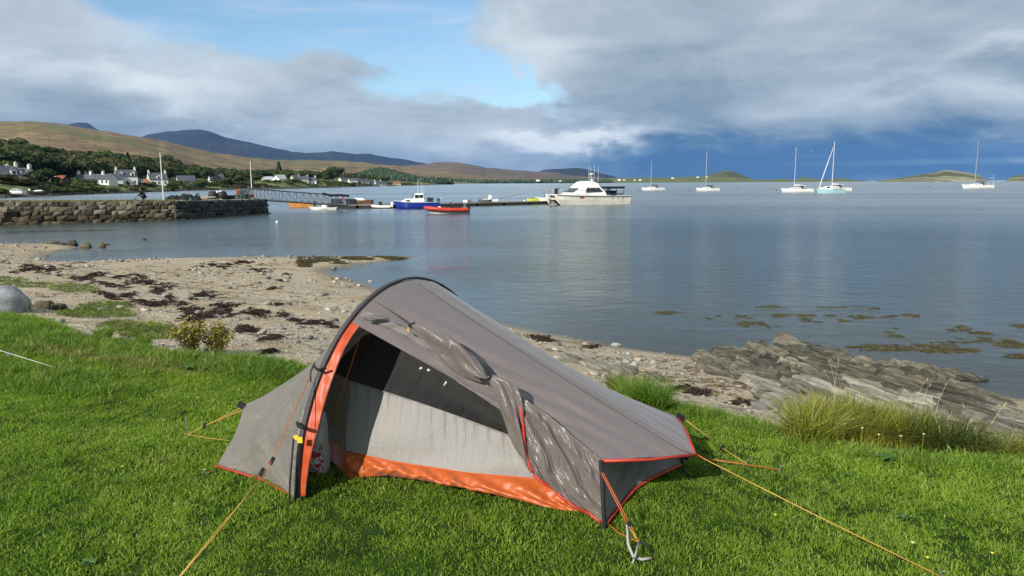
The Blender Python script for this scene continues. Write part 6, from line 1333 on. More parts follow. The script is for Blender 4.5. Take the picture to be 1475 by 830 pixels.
def tuft(name, nb, h, w_, rad, lean, m, seed, curl=1.):
    rg = np.random.default_rng(seed); vs = []; fs = []
    for k in range(nb):
        a0 = rg.uniform(0, 6.283); r0 = rad * math.sqrt(rg.random()); bx, by = r0 * math.cos(a0), r0 * math.sin(a0); a = a0 + rg.normal(0, 1.1); dx, dy = math.cos(a), math.sin(a); hh = h * rg.uniform(.55, 1.15); l_ = hh * rg.uniform(.15, lean); ww = w_ * rg.uniform(.7, 1.2) / 2
        tw = rg.uniform(0, 3.14); px, py = math.cos(tw), math.sin(tw); i0 = len(vs)
        for f, wf in ((0, .8), (.5, 1.), (.82, .65)):
            cx, cy_, cz = bx + dx * l_ * f ** 2, by + dy * l_ * f ** 2, hh * (f - .28 * curl * l_ / hh * f * f) - .004
            vs += [(cx - px * ww * wf, cy_ - py * ww * wf, cz), (cx + px * ww * wf, cy_ + py * ww * wf, cz)]
        vs.append((bx + dx * l_, by + dy * l_, hh * (1 - .28 * curl * l_ / hh) - .004)); fs += [(i0, i0 + 1, i0 + 3, i0 + 2), (i0 + 2, i0 + 3, i0 + 5, i0 + 4), (i0 + 4, i0 + 5, i0 + 6)]
    me = bpy.data.meshes.new(name); me.from_pydata(vs, [], fs); me.materials.append(m); return me

# grass blade material with big soft patches, yellow ends
def grassmat(name, cols, yellow, trans=.42):
    m, t, b, o = mat(name); g = t.new('ShaderNodeNewGeometry'); oi = t.new('ShaderNodeObjectInfo'); P_ = g.outputs['Position']
    n = t.noise(P_, .85, 4, .6); n2 = t.noise(P_, 5.5, 3, .6)
    f = t.m('ADD', t.m('ADD', t.m('MULTIPLY', n, .45), t.m('MULTIPLY', n2, .30)), t.m('ADD', t.m('MULTIPLY', oi.outputs['Random'], .12), t.m('MULTIPLY', g.outputs['Random Per Island'], .26)))
    k = len(cols); c = t.ramp(f, [(.33 + .42 * i / (k - 1), cc) for i, cc in enumerate(cols)])
    dry = t.m('MULTIPLY', t.smooth(g.outputs['Random Per Island'], .82, .97), t.smooth(t.noise(P_, 1.7, 3, .6), .35, .7, .35, 1))
    c = t.mix(t.m('MULTIPLY', dry, .8), c, yellow)
    c = t.mix(t.m('MULTIPLY', t.smooth(t.noise(P_, 2.3, 5, .65, .4), .56, .70), .42), c, (.30, .30, .085))
    c = t.mix(t.m('MULTIPLY', t.smooth(t.noise(t.vm('ADD', P_, (7., 3., 0.)), 1.5, 5, .65, .4), .60, .72), .45), c, (.05, .09, .012))
    pa, pb = at(70, 508, z=0), at(290, 541, z=0); dd = (pb - pa).normalized(); nv_ = (-dd.y, dd.x, 0.); q = t.m('ABSOLUTE', t.m('ADD', t.vm('DOT_PRODUCT', t.vm('SUBTRACT', P_, tuple(pa)), nv_), t.m('MULTIPLY', t.m('SUBTRACT', n2, .5), .25))); al = t.vm('DOT_PRODUCT', t.vm('SUBTRACT', P_, tuple(pa)), tuple(dd))
    worn = t.m('MULTIPLY', t.smooth(q, .13, .02), t.m('MULTIPLY', t.smooth(al, -.6, .3), t.smooth(al, (pb - pa).length + .3, (pb - pa).length - .6)))
    c = t.mix(t.m('MULTIPLY', worn, .62), c, yellow)
    t.l.new(c, b.inputs['Base Color']); b.inputs['Roughness'].default_value = .45; b.inputs['Specular IOR Level'].default_value = .35
    tr = t.new('ShaderNodeBsdfTranslucent'); t.l.new(t.mix(1., c, (1.1, 1.25, .6), 'MULTIPLY'), tr.inputs[0]); ms = t.new('ShaderNodeMixShader'); ms.inputs[0].default_value = trans
    t.l.new(b.outputs[0], ms.inputs[1]); t.l.new(tr.outputs[0], ms.inputs[2]); t.l.new(ms.outputs[0], o.inputs[0]); return m
M['blade'] = grassmat('grass_blades', [(.070, .140, .014), (.155, .275, .024), (.255, .38, .040), (.38, .48, .09)], (.46, .40, .15), .46)
M['blade_long'] = grassmat('long_grass_blades', [(.050, .110, .014), (.115, .215, .024), (.20, .31, .045), (.32, .38, .08)], (.32, .27, .12))
M['blade_olive'] = grassmat('tussock_blades', [(.055, .09, .012), (.15, .19, .022), (.28, .30, .045), (.40, .37, .09)], (.30, .16, .06), .35)
M['blade_dark'] = grassmat('dark_tussock_blades', [(.030, .055, .012), (.07, .11, .022), (.13, .15, .04), (.20, .17, .07)], (.22, .11, .05), .3)

def rnd_world(n, y0, y1, kx):
    y = np.sqrt(rng.uniform(y0 * y0, y1 * y1, n)); x = rng.uniform(-1, 1, n) * (kx * y + 1.4); return x, y
FLOOR = np.array([tuple(p)[:2] for p in fl]); FLC = FLOOR.mean(0); FLOOR = FLC + (FLOOR - FLC) * .93
x, y = rnd_world(76000, 1.9, 11, .80); z, dl, dw, _ = terrain(x, y)
keep = (dl < .03) & ~inside(FLOOR, x, y) & (rng.random(len(x)) < np.clip(1.15 - (y - 3) * .10, .35, 1)); x, y, z, dl = x[keep], y[keep], z[keep], dl[keep]
n = len(x); hv = fbm(x * 2.2, y * 2.2, 4, 77); s_ = (.45 + 1.15 * hv) * rng.uniform(.8, 1.2, n) * (1 + np.clip((y - 4) * .05, 0, .35)) * (1 + .8 * np.exp(-(dl / .25) ** 2))
short = [tuft('blades', 42, .023, .0032, .055, 1.2, M['blade'], 100 + i) for i in range(10)]
scatter('lawn_grass', np.stack([x, y, z], 1), np.stack([rng.normal(0, .08, n), rng.normal(0, .08, n), rng.uniform(0, 6.28, n)], 1), np.stack([s_, s_, s_ * rng.uniform(.8, 1.2, n)], 1), rng.integers(0, 10, n), short, 'short green grass of the lawn round the tent', 'grass')
# longer grass along the bank edge
x, y = rnd_world(74000, 2.5, 12, .82); z, dl, dw, _ = terrain(x, y)
wid = np.where(x < -1.6, .40 + .22 * np.clip((-x - 1.6) / 4, 0, 1), .24); keep = (dl > -wid) & (dl < .07) & (rng.random(len(x)) < .55); keep |= (dl > -1.35) & (dl < -.3) & (x < -2.8) & (fbm(x * .9, y * .9, 3, 61) > .52) & (rng.random(len(x)) < .28)
x, y, z, dl = x[keep], y[keep], z[keep], dl[keep]; n = len(x); s_ = rng.uniform(.6, 1.25, n) * np.where(x < -1.6, 1.1, .8) * (.6 + .8 * fbm(x * 1.4, y * 1.4, 3, 66)) 
long_ = [tuft('blades', 24, .085, .0045, .05, 1.2, M['blade_long'], 200 + i) for i in range(6)]
scatter('long_grass', np.stack([x, y, z], 1), np.stack([rng.normal(0, .15, n), rng.normal(0, .15, n), rng.uniform(0, 6.28, n)], 1), np.stack([s_, s_, s_], 1), rng.integers(0, 6, n), long_, 'longer uncut grass along the edge of the bank', 'grass')

# pebbles and grit
def pebble(name, m, seed, flat=.6):
    rg = random.Random(seed); b = MB(); vs = []; fs = []; n = 7
    prof = [(-.9, .35), (-.35, .92), (.25, 1.), (.75, .62)]
    for z_, r_ in prof:
        for k in range(n): a = 6.283 * k / n; q = r_ * rg.uniform(.82, 1.1); vs.append((q * math.cos(a), q * math.sin(a) * .75, z_ * flat * rg.uniform(.9, 1.1)))
    for j in range(3):
        for k in range(n): fs.append((j * n + k, j * n + (k + 1) % n, (j + 1) * n + (k + 1) % n, (j + 1) * n + k))
    fs += [tuple(reversed(range(n))), tuple(3 * n + k for k in range(n))]; b.add(vs, fs); return b.mesh(name, m, True)
M['pebble'] = stonemat('pebbles', [(.06, .05, .04), (.20, .17, .125), (.35, .30, .22), (.52, .48, .40)], .9, .01); M['pebble_grey'] = stonemat('grey_pebbles', [(.05, .052, .055), (.15, .15, .145), (.27, .27, .24), (.46, .45, .40)], .9, .01)
PB = [pebble('pebble', M['pebble' if i % 2 else 'pebble_grey'], i, .45 + .06 * (i % 3)) for i in range(8)]
x, y = rnd_world(100000, 3.5, 33, .82); z, dl, dw, _ = terrain(x, y); f = fbm(x * .8, y * .8, 4, 91)
keep = (dl > .02) & (dw > -.5) & (rng.random(len(x)) < np.clip((f - .36) * 3.2, .10, 1) * np.where(y < 12, 1, .55)); x, y, z, dw = x[keep], y[keep], z[keep], dw[keep]; n = len(x)
s_ = np.minimum(.0055 * rng.pareto(2.1, n) + .007, .075) * (1 + .03 * y); s_ = np.where((x > 1.0) & (y < 13), s_ * 1.25, s_)
scatter('pebbles', np.stack([x, y, z + s_ * .15], 1), np.stack([rng.normal(0, .2, n), rng.normal(0, .2, n), rng.uniform(0, 6.28, n)], 1), np.stack([s_, s_, s_], 1), rng.integers(0, 8, n), PB, 'loose pebbles and stones strewn over the beach', 'pebbles')

# wrack: washed up weed
def weedclump(name, m, n_, size, hgt, seed):
    rg = np.random.default_rng(seed); vs = []; fs = []
    for k in range(n_):
        r0 = size * rg.random() ** .6; a = rg.uniform(0, 6.28); c = np.array([r0 * math.cos(a), r0 * math.sin(a), hgt * rg.random() * (1 - r0 / size * .8)]); d = rg.uniform(0, 6.28); L_ = size * rg.uniform(.25, .7); w_ = size * rg.uniform(.06, .16); dx, dy = math.cos(d), math.sin(d); i0 = len(vs)
        for j in range(4):
            f = j / 3 - .5; q = c + np.array([dx * L_ * f, dy * L_ * f, hgt * .5 * math.sin(j * 2.1 + k)]); w2 = w_ * (.5 + rg.random() * .6); vs += [(q[0] - dy * w2, q[1] + dx * w2, max(q[2], .0) + w2 * .4 * rg.normal()), (q[0] + dy * w2, q[1] - dx * w2, max(q[2], .0) - w2 * .3 * rg.normal())]
        for j in range(3): fs.append((i0 + 2 * j, i0 + 2 * j + 1, i0 + 2 * j + 3, i0 + 2 * j + 2))
    me = bpy.data.meshes.new(name); me.from_pydata(vs, [], fs); me.materials.append(m); return me
M['wrack'] = leafmat('dark_wrack', [(.010, .006, .005), (.028, .016, .012), (.055, .030, .020)], .05, .6, 6); M['wrack_brown'] = leafmat('brown_wrack', [(.045, .030, .018), (.12, .075, .04), (.22, .15, .08)], .1, .7, 6)
M['float_weed'] = leafmat('floating_weed', [(.028, .026, .010), (.075, .062, .018), (.15, .12, .035)], .1, .5, 4)
WRK = [(59, 386, 40, 5, 0), (38, 392, 22, 3, 0), (119, 399, 34, 4, 0), (140, 397, 16, 3, 0), (174, 397, 13, 4, 0), (199, 400, 12, 3, 0), (157, 410, 34, 4, 0), (209, 407, 28, 6, 0), (232, 416, 18, 6, 0), (157, 426, 22, 4, 0), (183, 425, 14, 4, 0), (213, 436, 36, 5, 0), (242, 430, 8, 5, 0), (262, 437, 16, 4, 0), (290, 426, 20, 6, 0), (275, 445, 20, 6, 0), (281, 458, 24, 6, 0), (322, 441, 18, 7, 0), (320, 451, 20, 4, 0),
       (344, 475, 7, 4, 0), (353, 476, 13, 6, 0), (402, 407, 8, 3, 0), (395, 416, 10, 3, 0), (373, 447, 18, 3, 0), (364, 453, 24, 3, 0), (404, 454, 8, 5, 0), (428, 460, 10, 4, 0), (447, 465, 13, 4, 0), (471, 466, 14, 4, 0), (392, 486, 16, 4, 0), (388, 505, 10, 2, 0), (402, 440, 6, 3, 0), (411, 397, 7, 3, 0), (345, 380, 40, 3, 0), (310, 384, 30, 4, 0), (375, 388, 16, 5, 0),
       (440, 433, 45, 5, 1), (300, 410, 60, 7, 1), (240, 395, 70, 6, 1), (330, 392, 50, 8, 1), (180, 388, 60, 4, 1), (375, 478, 25, 8, 1), (410, 485, 22, 6, 1), (485, 445, 22, 5, 1), (100, 392, 50, 5, 1), (60, 425, 60, 5, 1), (250, 470, 40, 6, 1), (430, 425, 30, 3, 1), (480, 400, 40, 3, 1), (420, 378, 60, 3, 1), (330, 425, 50, 8, 1), (355, 415, 40, 6, 1),
       (755, 477, 16, 4, 1), (783, 487, 20, 5, 0), (814, 499, 34, 5, 1), (852, 494, 12, 3, 0), (914, 514, 60, 5, 1), (992, 524, 36, 5, 1), (994, 560, 32, 3, 0), (961, 557, 20, 3, 1), (1032, 565, 22, 3, 1), (1068, 577, 12, 4, 0), (1019, 527, 20, 4, 1), (930, 535, 60, 6, 1), (1060, 548, 50, 7, 1), (880, 520, 40, 5, 1), (960, 545, 70, 5, 1), (1040, 555, 40, 3, 1), (1350, 600, 60, 8, 1), (1430, 605, 40, 10, 1), (20, 356, 40, 6, 1), (60, 362, 30, 6, 1)]
WC = [weedclump('weed', M['wrack'], 24, .075, .035, i) for i in range(3)] + [weedclump('weed', M['wrack_brown'], 20, .075, .018, 10 + i) for i in range(3)]
pts = []; rot = []; scl = []; vid = []
for u, v, w_, h_, k in WRK:
    c0 = on_ground(u, v); pxm = F / c0.y; dens = (.85 if k == 0 else .40); cnt = int(min(max(w_ * h_ * dens * .50, 8), 220))
    for i in range(cnt):
        a = random.uniform(0, 6.28); q = random.random() ** .8 * random.choice((1, 1, 1.5)); uu, vv = u + math.cos(a) * q * w_ * 1.15, v + math.sin(a) * q * h_ * 1.0 + 2.5 * math.sin(uu_ := (u + math.cos(a) * q * w_) * .12)
        p = on_ground(uu, vv)
        if p.z < WL - .05: continue
        pts.append(tuple(p)); rot.append((random.gauss(0, .1), random.gauss(0, .1), random.uniform(0, 6.28))); e = random.uniform(.35, 1.0) * (1.05 if k == 0 else .75) * (1 + p.y * .02); scl.append((e, e, e * (1.0 - .6 * q) * (1.2 if k == 0 else .6))); vid.append(random.randrange(3) + 3 * k)
scatter('washed_up_seaweed', pts, rot, scl, vid, WC, 'dark washed up seaweed lying in clumps across the beach', 'seaweed')
# weed covered spit
pts = []
for i in range(1500):
    u = random.uniform(430, 604); v = random.uniform(369.3, 371 + (604 - u) * .085); p = on_ground(u, v)
    if fbm(np.array([p.x * .8]), np.array([p.y * .8]), 3, 5)[0] < .42: continue
    if p.z < WL - .05 : continue
    pts.append(tuple(p))
n = len(pts); e = rng.uniform(.7, 1.8, n)
M['spit_weed'] = leafmat('spit_weed', [(.03, .03, .012), (.07, .065, .025), (.13, .11, .05)], .1, .7, 3)
scatter('spit_seaweed', pts, np.stack([0 * e, 0 * e, rng.uniform(0, 6.28, n)], 1), np.stack([e, e, e * .6], 1), rng.integers(0, 3, n), [weedclump('weed', M['spit_weed'], 22, .10, .03, 30 + i) for i in range(3)], 'olive weed covering the low spit that runs into the water', 'seaweed')
# floating weed
FLW = [(1019, 457, 24, 5), (1122, 441, 28, 2.5), (1093, 455, 34, 4), (1110, 468, 44, 5), (1145, 454, 34, 3), (1193, 459, 44, 4), (1219, 458, 22, 4), (1277, 456, 40, 3), (1309, 455, 14, 4), (1254, 443, 16, 2), (1068, 468, 12, 3), (1283, 476, 11, 2.5), (1303, 484, 24, 4), (1325, 473, 26, 3), (1370, 476, 26, 6), (1400, 470, 20, 3), (1460, 470, 20, 5), (1245, 499, 24, 3), (1309, 501, 66, 6), (1367, 505, 40, 5), (1457, 497, 22, 6), (1467, 489, 20, 4), (1465, 514, 20, 5), (961, 450, 14, 3), (965, 452, 18, 1.5), (1430, 480, 34, 4), (1210, 442, 30, 1.5), (1380, 490, 50, 3)]
pts = []; scl = []
for u, v, w_, h_ in FLW:
    for i in range(int(min(max(w_ * h_ * .8, 12), 190))):
        a = random.uniform(0, 6.28); q = random.random() ** .5; p = atw(u + math.cos(a) * q * w_ * 1.15, v + math.sin(a) * q * h_ + 1.5 * math.sin(u * .2 + a))
        if fbm(np.array([p.x * 2.2]), np.array([p.y * 1.2]), 3, 15)[0] < .47: continue
        pts.append((p.x, p.y, WL - .001)); e = random.uniform(.45, 1.0); scl.append((e * 1.1, e * .7, e * .45))
n = len(pts); scatter('floating_seaweed', pts, np.stack([np.zeros(n), np.zeros(n), rng.uniform(0, 6.28, n)], 1), scl, rng.integers(0, 3, n), [weedclump('weed', M['float_weed'], 16, .10, .02, 20 + i) for i in range(3)], 'olive brown seaweed floating in patches on the shallow water', 'seaweed')
# low green plants on the beach
pts = []
for u, v, w_, h_ in [(60, 411, 70, 4), (110, 417, 38, 5), (155, 441, 38, 7), (120, 447, 30, 5), (10, 404, 30, 5), (140, 452, 60, 6), (230, 480, 60, 8), (190, 470, 50, 8)]:
    for i in range(int(w_ * h_ * .9)):
        a = random.uniform(0, 6.28); q = random.random() ** .5; pts.append(tuple(on_ground(u + math.cos(a) * q * w_, v + math.sin(a) * q * h_)))
n = len(pts); e = rng.uniform(.35, .9, n)
scatter('beach_plants', pts, np.stack([rng.normal(0, .3, n), rng.normal(0, .3, n), rng.uniform(0, 6.28, n)], 1), np.stack([e, e, e * .55], 1), rng.integers(0, 3, n), [tuft('blades', 22, .10, .007, .07, 1.1, M['blade_dark' if i else 'blade'], 300 + i) for i in range(3)], 'low green plants creeping over the upper beach at the left', 'plants')

# ================================================================ rocks
def rock_mesh(name, m, seed, dim=(1, 1, 1), n=3, jag=.18, smooth=False):
    rg = random.Random(seed); import bmesh; bm = bmesh.new(); bmesh.ops.create_icosphere(bm, subdivisions=n, radius=1)
    off = [rg.uniform(0, 50) for _ in range(3)]
    cs = np.array([tuple(v_.co) for v_ in bm.verts]); aa = fbm(cs[:, 0] * 1.3 + off[0], cs[:, 1] * 1.3 + cs[:, 2] * 1.7 + off[1], 4, seed) - .5
    for v_, a in zip(bm.verts, aa):
        c = v_.co; k = 1 + float(a) * jag * 3.5
        q = [max(-.82, min(.82, comp)) for comp in c] if not smooth else list(c); v_.co = Vector((q[0] * dim[0] * k, q[1] * dim[1] * k, q[2] * dim[2] * k))
    me = bpy.data.meshes.new(name); bm.to_mesh(me); bm.free(); me.materials.append(m)
    if smooth: me.polygons.foreach_set('use_smooth', [True] * len(me.polygons))
    return me
def schist(name, cols, dark):
    m, t, b, o = mat(name); P_ = t.new('ShaderNodeNewGeometry').outputs['Position']; oi = t.new('ShaderNodeObjectInfo').outputs['Random']
    sx_, sy_ = math.cos(R(-64)), math.sin(R(-64)); nrm = (-sy_ * math.cos(R(38)), sx_ * math.cos(R(38)), math.sin(R(38)))
    cb = t.new('ShaderNodeCombineXYZ'); t.l.new(t.m('MULTIPLY', t.vm('DOT_PRODUCT', P_, nrm), 26.), cb.inputs[0]); t.l.new(t.m('MULTIPLY', t.vm('DOT_PRODUCT', P_, (sx_, sy_, 0.)), 2.0), cb.inputs[1])
    ly = t.noise(cb.outputs[0], 1, 4, .6, .35); n = t.noise(P_, 7, 6, .7); f = t.m('ADD', t.m('ADD', t.m('MULTIPLY', ly, .7), t.m('MULTIPLY', n, .3)), t.m('MULTIPLY', t.m('SUBTRACT', oi, .5), .22))
    k = len(cols); c = t.ramp(f, [(.33 + .34 * i / (k - 1), cc) for i, cc in enumerate(cols)]); c = t.mix(t.m('MULTIPLY', t.smooth(t.noise(P_, 3.5, 6, .7), .54, .62), .55), c, dark)
    t.l.new(c, b.inputs['Base Color']); b.inputs['Roughness'].default_value = .8; t.l.new(t.bump(t.m('ADD', ly, t.m('MULTIPLY', n, .35)), 1., .055), b.inputs['Normal']); return m
M['schist_pale'] = schist('pale_schist', [(.035, .032, .024), (.11, .105, .08), (.20, .19, .15), (.34, .33, .27)], (.08, .075, .05))
M['schist_dark'] = schist('dark_schist', [(.018, .016, .012), (.055, .05, .036), (.12, .11, .08), (.24, .22, .16)], (.03, .026, .015))
def slab_mesh(seed, m):
    """a leaf of rock: long, thin, with a broken top edge"""
    rg = random.Random(seed); n = 9; vs = []; fs = []
    for i in range(n):
        f = i / (n - 1); x = f - .5; top = (.5 + .5 * math.sin(math.pi * min(1, .12 + f * .8))) * rg.uniform(.62, 1.1); th = .5 * rg.uniform(.6, 1.1) * (1 - .5 * abs(x) * 2)
        vs += [(x, -th, -.5), (x + rg.uniform(-.02, .02), -th * .9, top * .45), (x + rg.uniform(-.03, .03), -th * .25, top * rg.uniform(.85, 1.)), (x + rg.uniform(-.03, .03), th * .4, top * rg.uniform(.75, .98)), (x, th, top * .3), (x, th, -.5)]
    for i in range(n - 1):
        for k in range(5): fs.append((i * 6 + k, (i + 1) * 6 + k, (i + 1) * 6 + k + 1, i * 6 + k + 1))
    fs += [tuple(range(6)), tuple((n - 1) * 6 + k for k in reversed(range(6)))]
    me = bpy.data.meshes.new('slab'); me.from_pydata(vs, [], fs); me.materials.append(m); return me
SLP = [slab_mesh(i, M['schist_pale']) for i in range(7)]; SLD = [slab_mesh(20 + i, M['schist_dark']) for i in range(7)]
OUT = np.array([(1012, 516), (1045, 505), (1100, 504), (1150, 504), (1200, 512), (1250, 524), (1300, 536), (1360, 552), (1410, 568), (1475, 596), (1530, 625), (1475, 628), (1400, 606), (1310, 590), (1240, 582), (1180, 580), (1140, 598), (1115, 585), (1100, 560), (1050, 538), (1012, 528)], float)
cen = on_ground(1200, 550); oc = empty('rock_outcrop', cen, 0, 'jagged outcrop of tilted grey brown rock layers running into the water', 'rock outcrop')
rk = random.Random(8); cnt = 0; sx, sy = math.cos(R(-64)), math.sin(R(-64)); ax_, ay_ = -sy, sx     # strike of the layers and the way across them
OW = np.array([tuple(on_ground(u, v))[:2] for u, v in OUT]); A_ = OW @ np.array([ax_, ay_]); S_ = OW @ np.array([sx, sy]); a_ = A_.min()
while a_ < A_.max():
    s_ = S_.min() - rk.random() * .5; row_h = rk.uniform(.5, 1.15) * (1.35 if rk.random() < .22 else 1)
    while s_ < S_.max():
        L_ = rk.uniform(.35, .85); x, y = ax_ * a_ + sx * (s_ + L_ / 2), ay_ * a_ + sy * (s_ + L_ / 2); s_ += L_ * rk.uniform(.72, 1.0)
        if not inside(OW, np.array([x]), np.array([y]))[0] or rk.random() < .28: continue
        z = ground_z(x, y); p = Vector((x, y, max(z, WL - .06))); dk = y > 7.6 + rk.gauss(0, .35) - .28 * (x - 4)
        o = link('slab', rk.choice(SLD if dk else SLP), oc); top = fbm(np.array([x * .9]), np.array([y * .9]), 3, 19)[0]; o.scale = (L_ * 1.05, rk.uniform(.06, .12), (.05 + .16 * top) * row_h * (1.25 if dk else .9))
        o.location = p - cen + Vector((0, 0, .015)); o.rotation_euler = Euler((R(rk.gauss(-34, 4)), R(rk.gauss(5, 4)), R(rk.gauss(-64, 3)))); cnt += 1
    a_ += rk.uniform(.095, .135)
print('slabs', cnt)
# ledge running out along the waterline
for i, (u, v, s_) in enumerate([(1262, 527, 1.), (1285, 531, .8), (1305, 529, 1.), (1322, 533, .9), (1345, 537, 1.), (1362, 541, .9), (1382, 544, .8), (1400, 547, .6)]):
    p = atw(u, v); o = link('slab', SLD[i % 7], oc); o.location = p - cen + Vector((0, 0, -.02)); o.scale = (.75 * s_, .30 * s_, .16 * s_); o.rotation_euler = Euler((R(-15), R(2), R(-28 + i * 2)))
# pale loose rocks on the shore, things one can single out
LR = [(822, 518, .20, .09, 'M', 'low pale rock just above the tent roof by the water'), (868, 528, .28, .14, 'S', 'pale grey rock with grassy foot behind the tent foot end'), (900, 534, .24, .12, 'M', 'grey rock in the middle of the group behind the tent'), (945, 545, .14, .09, 'S', 'small blue grey rock right of the tuft behind the tent'), (846, 522, .16, .10, 'S', 'pale crumbly rock left in the group behind the tent'),
      (1288, 556, .24, .10, 'S', 'flat pale slab stone at the front of the outcrop'), (1325, 572, .26, .10, 'S', 'pale grey slab lying right of the tussock tops'), (1375, 545, .16, .06, 'M', 'pointed stone at the outer tip of the ledge'), (1400, 566, .14, .09, 'M', 'round tan stone beside the water right of the ledge'), (1440, 578, .16, .08, 'M', 'low tan stone near the right edge at the waterline'), (1462, 622, .26, .14, 'S', 'pale grey boulder at the right edge behind the grass'), (1420, 592, .20, .08, 'S', 'flat grey rock between outcrop and right edge'), (1455, 596, .20, .07, 'M', 'brown flat rock above the right edge boulder')]
for u, v, a, h_, k, lb in LR:
    p = on_ground(u, v); o = link('rock', rock_mesh('rock', M['schist_pale'], int(u), (a, a * .7, h_), 3, .22)); o.location = p; o.rotation_euler = (random.uniform(-.2, .2), random.uniform(-.2, .2), random.uniform(0, 6.28)); tag(o, lb, 'rock')
BR = [(2, 447, .38, .34, .27, 'grey_boulder', 'big smooth grey boulder at the left edge of the lawn', True), (62, 443, .16, .14, .10, 'weed_rock', 'dark low rock in the shade of the big boulder', False), (84, 446, .12, .10, .08, 'weed_rock', 'small dark stone right of the shaded low rock', False)]
for u, v, a, b_, h_, mk, lb, sm in BR:
    p = on_ground(u, v); o = link('boulder' if sm else 'rock', rock_mesh('rock', M[mk], int(u), (a, b_, h_), 4 if sm else 3, .10 if sm else .2, sm)); o.location = p + Vector((0, 0, h_ * .35)); tag(o, lb, 'boulder' if sm else 'rock')
for u, v, a, h_, lb in [(104, 353.5, .26, .22, 'dark weedy boulder at the tip of the gravel spit'), (89, 352, .22, .08, 'low dark stone at the edge of the gravel spit'), (124, 356, .26, .20, 'brown boulder standing in the shallow water off the spit'), (147, 355.5, .18, .17, 'smaller boulder in the water right of the brown one'), (153, 352.4, .16, .05, 'flat rock just breaking the water'), (208, 345.5, .12, .10, 'lone far stone poking out of the bay'), (72, 350.5, .45, .10, 'tan flat rock on the gravel spit'), (66, 384, .2, .06, 'low stone on the sand below the gravel spit'), (114, 378.5, .24, .05, 'flat weedy stone at the edge of the small bay')]:
    p = on_ground(u, v) if v > 376 else atw(u, v); o = link('rock', rock_mesh('rock', M['weed_rock'], int(u * 3), (a, a * .8, h_), 3, .16, True)); o.location = p + Vector((0, 0, h_ * .15)); tag(o, lb, 'rock')

# ================================================================ tussocks, shrubs, flowers
TU = [(1165, 638, .26, 'blade_olive', 'olive tussock at the left end of the tall grass by the rocks'), (1192, 628, .30, 'blade_olive', 'yellowish tussock second from the left by the rocks'), (1222, 634, .30, 'blade_olive', 'tall yellow green tussock in the middle of the grass clump'), (1252, 640, .29, 'blade_olive', 'yellow green tussock just right of the middle'), (1282, 642, .27, 'blade_olive', 'olive tussock under the dry stalks'),
      (1312, 645, .26, 'blade_olive', 'olive tussock next to the dark arching one'), (1345, 652, .27, 'blade_dark', 'dark arching tussock falling to the right'), (1376, 656, .24, 'blade_dark', 'dark brown green tussock at the right of the arching one'), (1412, 658, .16, 'blade_olive', 'short tussock beside the brown dock stalk'), (1445, 662, .16, 'blade_olive', 'low tussock near the right edge of the lawn'), (1472, 662, .17, 'blade_olive', 'low tussock cut by the right edge'),
      (915, 580, .25, 'blade_long', 'bright green grass tuft behind the tent foot end'), (938, 590, .24, 'blade_long', 'green grass tuft right behind the tent corner'), (888, 560, .18, 'blade_dark', 'greyish thin tuft among the pale rocks'), (150, 488, .16, 'blade_long', 'tuft of long grass on the bank left of the yellow shrubs'), (205, 500, .15, 'blade_long', 'grass hump beside the yellow shrubs')]
for u, v, h_, mk, lb in TU:
    p = on_ground(u, v); dens = 620 if h_ > .2 else 360; h_ *= 1.15 if u > 1000 else 1.0
    me = tuft('blades', dens, h_, .0050 if p.y < 5 else .0065, h_ * .42, 1.05 if 'arching' not in lb else 1.5, M[mk], int(u)); r = empty('grass_tussock', p, random.uniform(0, 6), lb, 'grass tussock'); link('blades', me, r)
    if mk == 'blade_olive':
        st = MB(); rr = random.Random(int(u))
        for k in range(4): a = rr.uniform(0, 6.28); q = h_ * rr.uniform(.9, 1.3); st.tube([(0, 0, 0), (.03 * math.cos(a), .03 * math.sin(a), q * .6), (.08 * math.cos(a), .08 * math.sin(a), q)], [.0015, .0013, .0008], 4)
        st.build('seed_stalks', M['straw_rope'], r)
# yellow flowering shrubs at the edge of the beach
M['shrub_leaf'] = leafmat('shrub_leaves', [(.07, .08, .018), (.17, .16, .03), (.32, .27, .06)], .3, .5, 8); M['shrub_top'] = leafmat('shrub_tops', [(.22, .20, .03), (.42, .35, .05), (.52, .44, .12)], .2, .5, 8)
for u, v, wd, h_, lb in [(275, 507, .22, .40, 'left one of the two bushy yellow flowering plants at the beach edge'), (313, 510, .19, .38, 'right one of the two bushy yellow flowering plants at the beach edge')]:
    p = on_ground(u, v); r = empty('yellow_plant', p, 0, lb, 'plant'); st = MB(); lf = []; lfs = []; tf = []; tfs = []; rg = np.random.default_rng(u)
    for k in range(46):
        a = rg.uniform(0, 6.28); q = wd * math.sqrt(rg.random()); tx, ty = q * math.cos(a), q * math.sin(a); hh_ = h_ * rg.uniform(.65, 1.05) * (1 - .25 * (q / wd) ** 2); st.tube([(tx * .25, ty * .25, 0), (tx * .6, ty * .6, hh_ * .5), (tx, ty, hh_)], [.003, .002, .0015], 4)
        for j in range(46):
            f = rg.uniform(.25, 1); c = np.array([tx * f, ty * f, hh_ * f]) + rg.normal(0, .018, 3); s_ = rg.uniform(.005, .010); n1 = rg.normal(size=3); n1 /= np.linalg.norm(n1); n2 = np.cross(n1, rg.normal(size=3)); n2 /= np.linalg.norm(n2)
            tgt, tg = (tf, tfs) if f > .78 and rg.random() < .7 else (lf, lfs); i0 = len(tgt); tgt += [tuple(c + n1 * s_ * 1.6), tuple(c + n2 * s_), tuple(c - n1 * s_ * 1.6), tuple(c - n2 * s_)]; tg.append((i0, i0 + 1, i0 + 2, i0 + 3))
    st.build('stems', M['bark'], r); MB().add(lf, lfs).build('leaves', M['shrub_leaf'], r); MB().add(tf, tfs).build('flowers', M['shrub_top'], r)
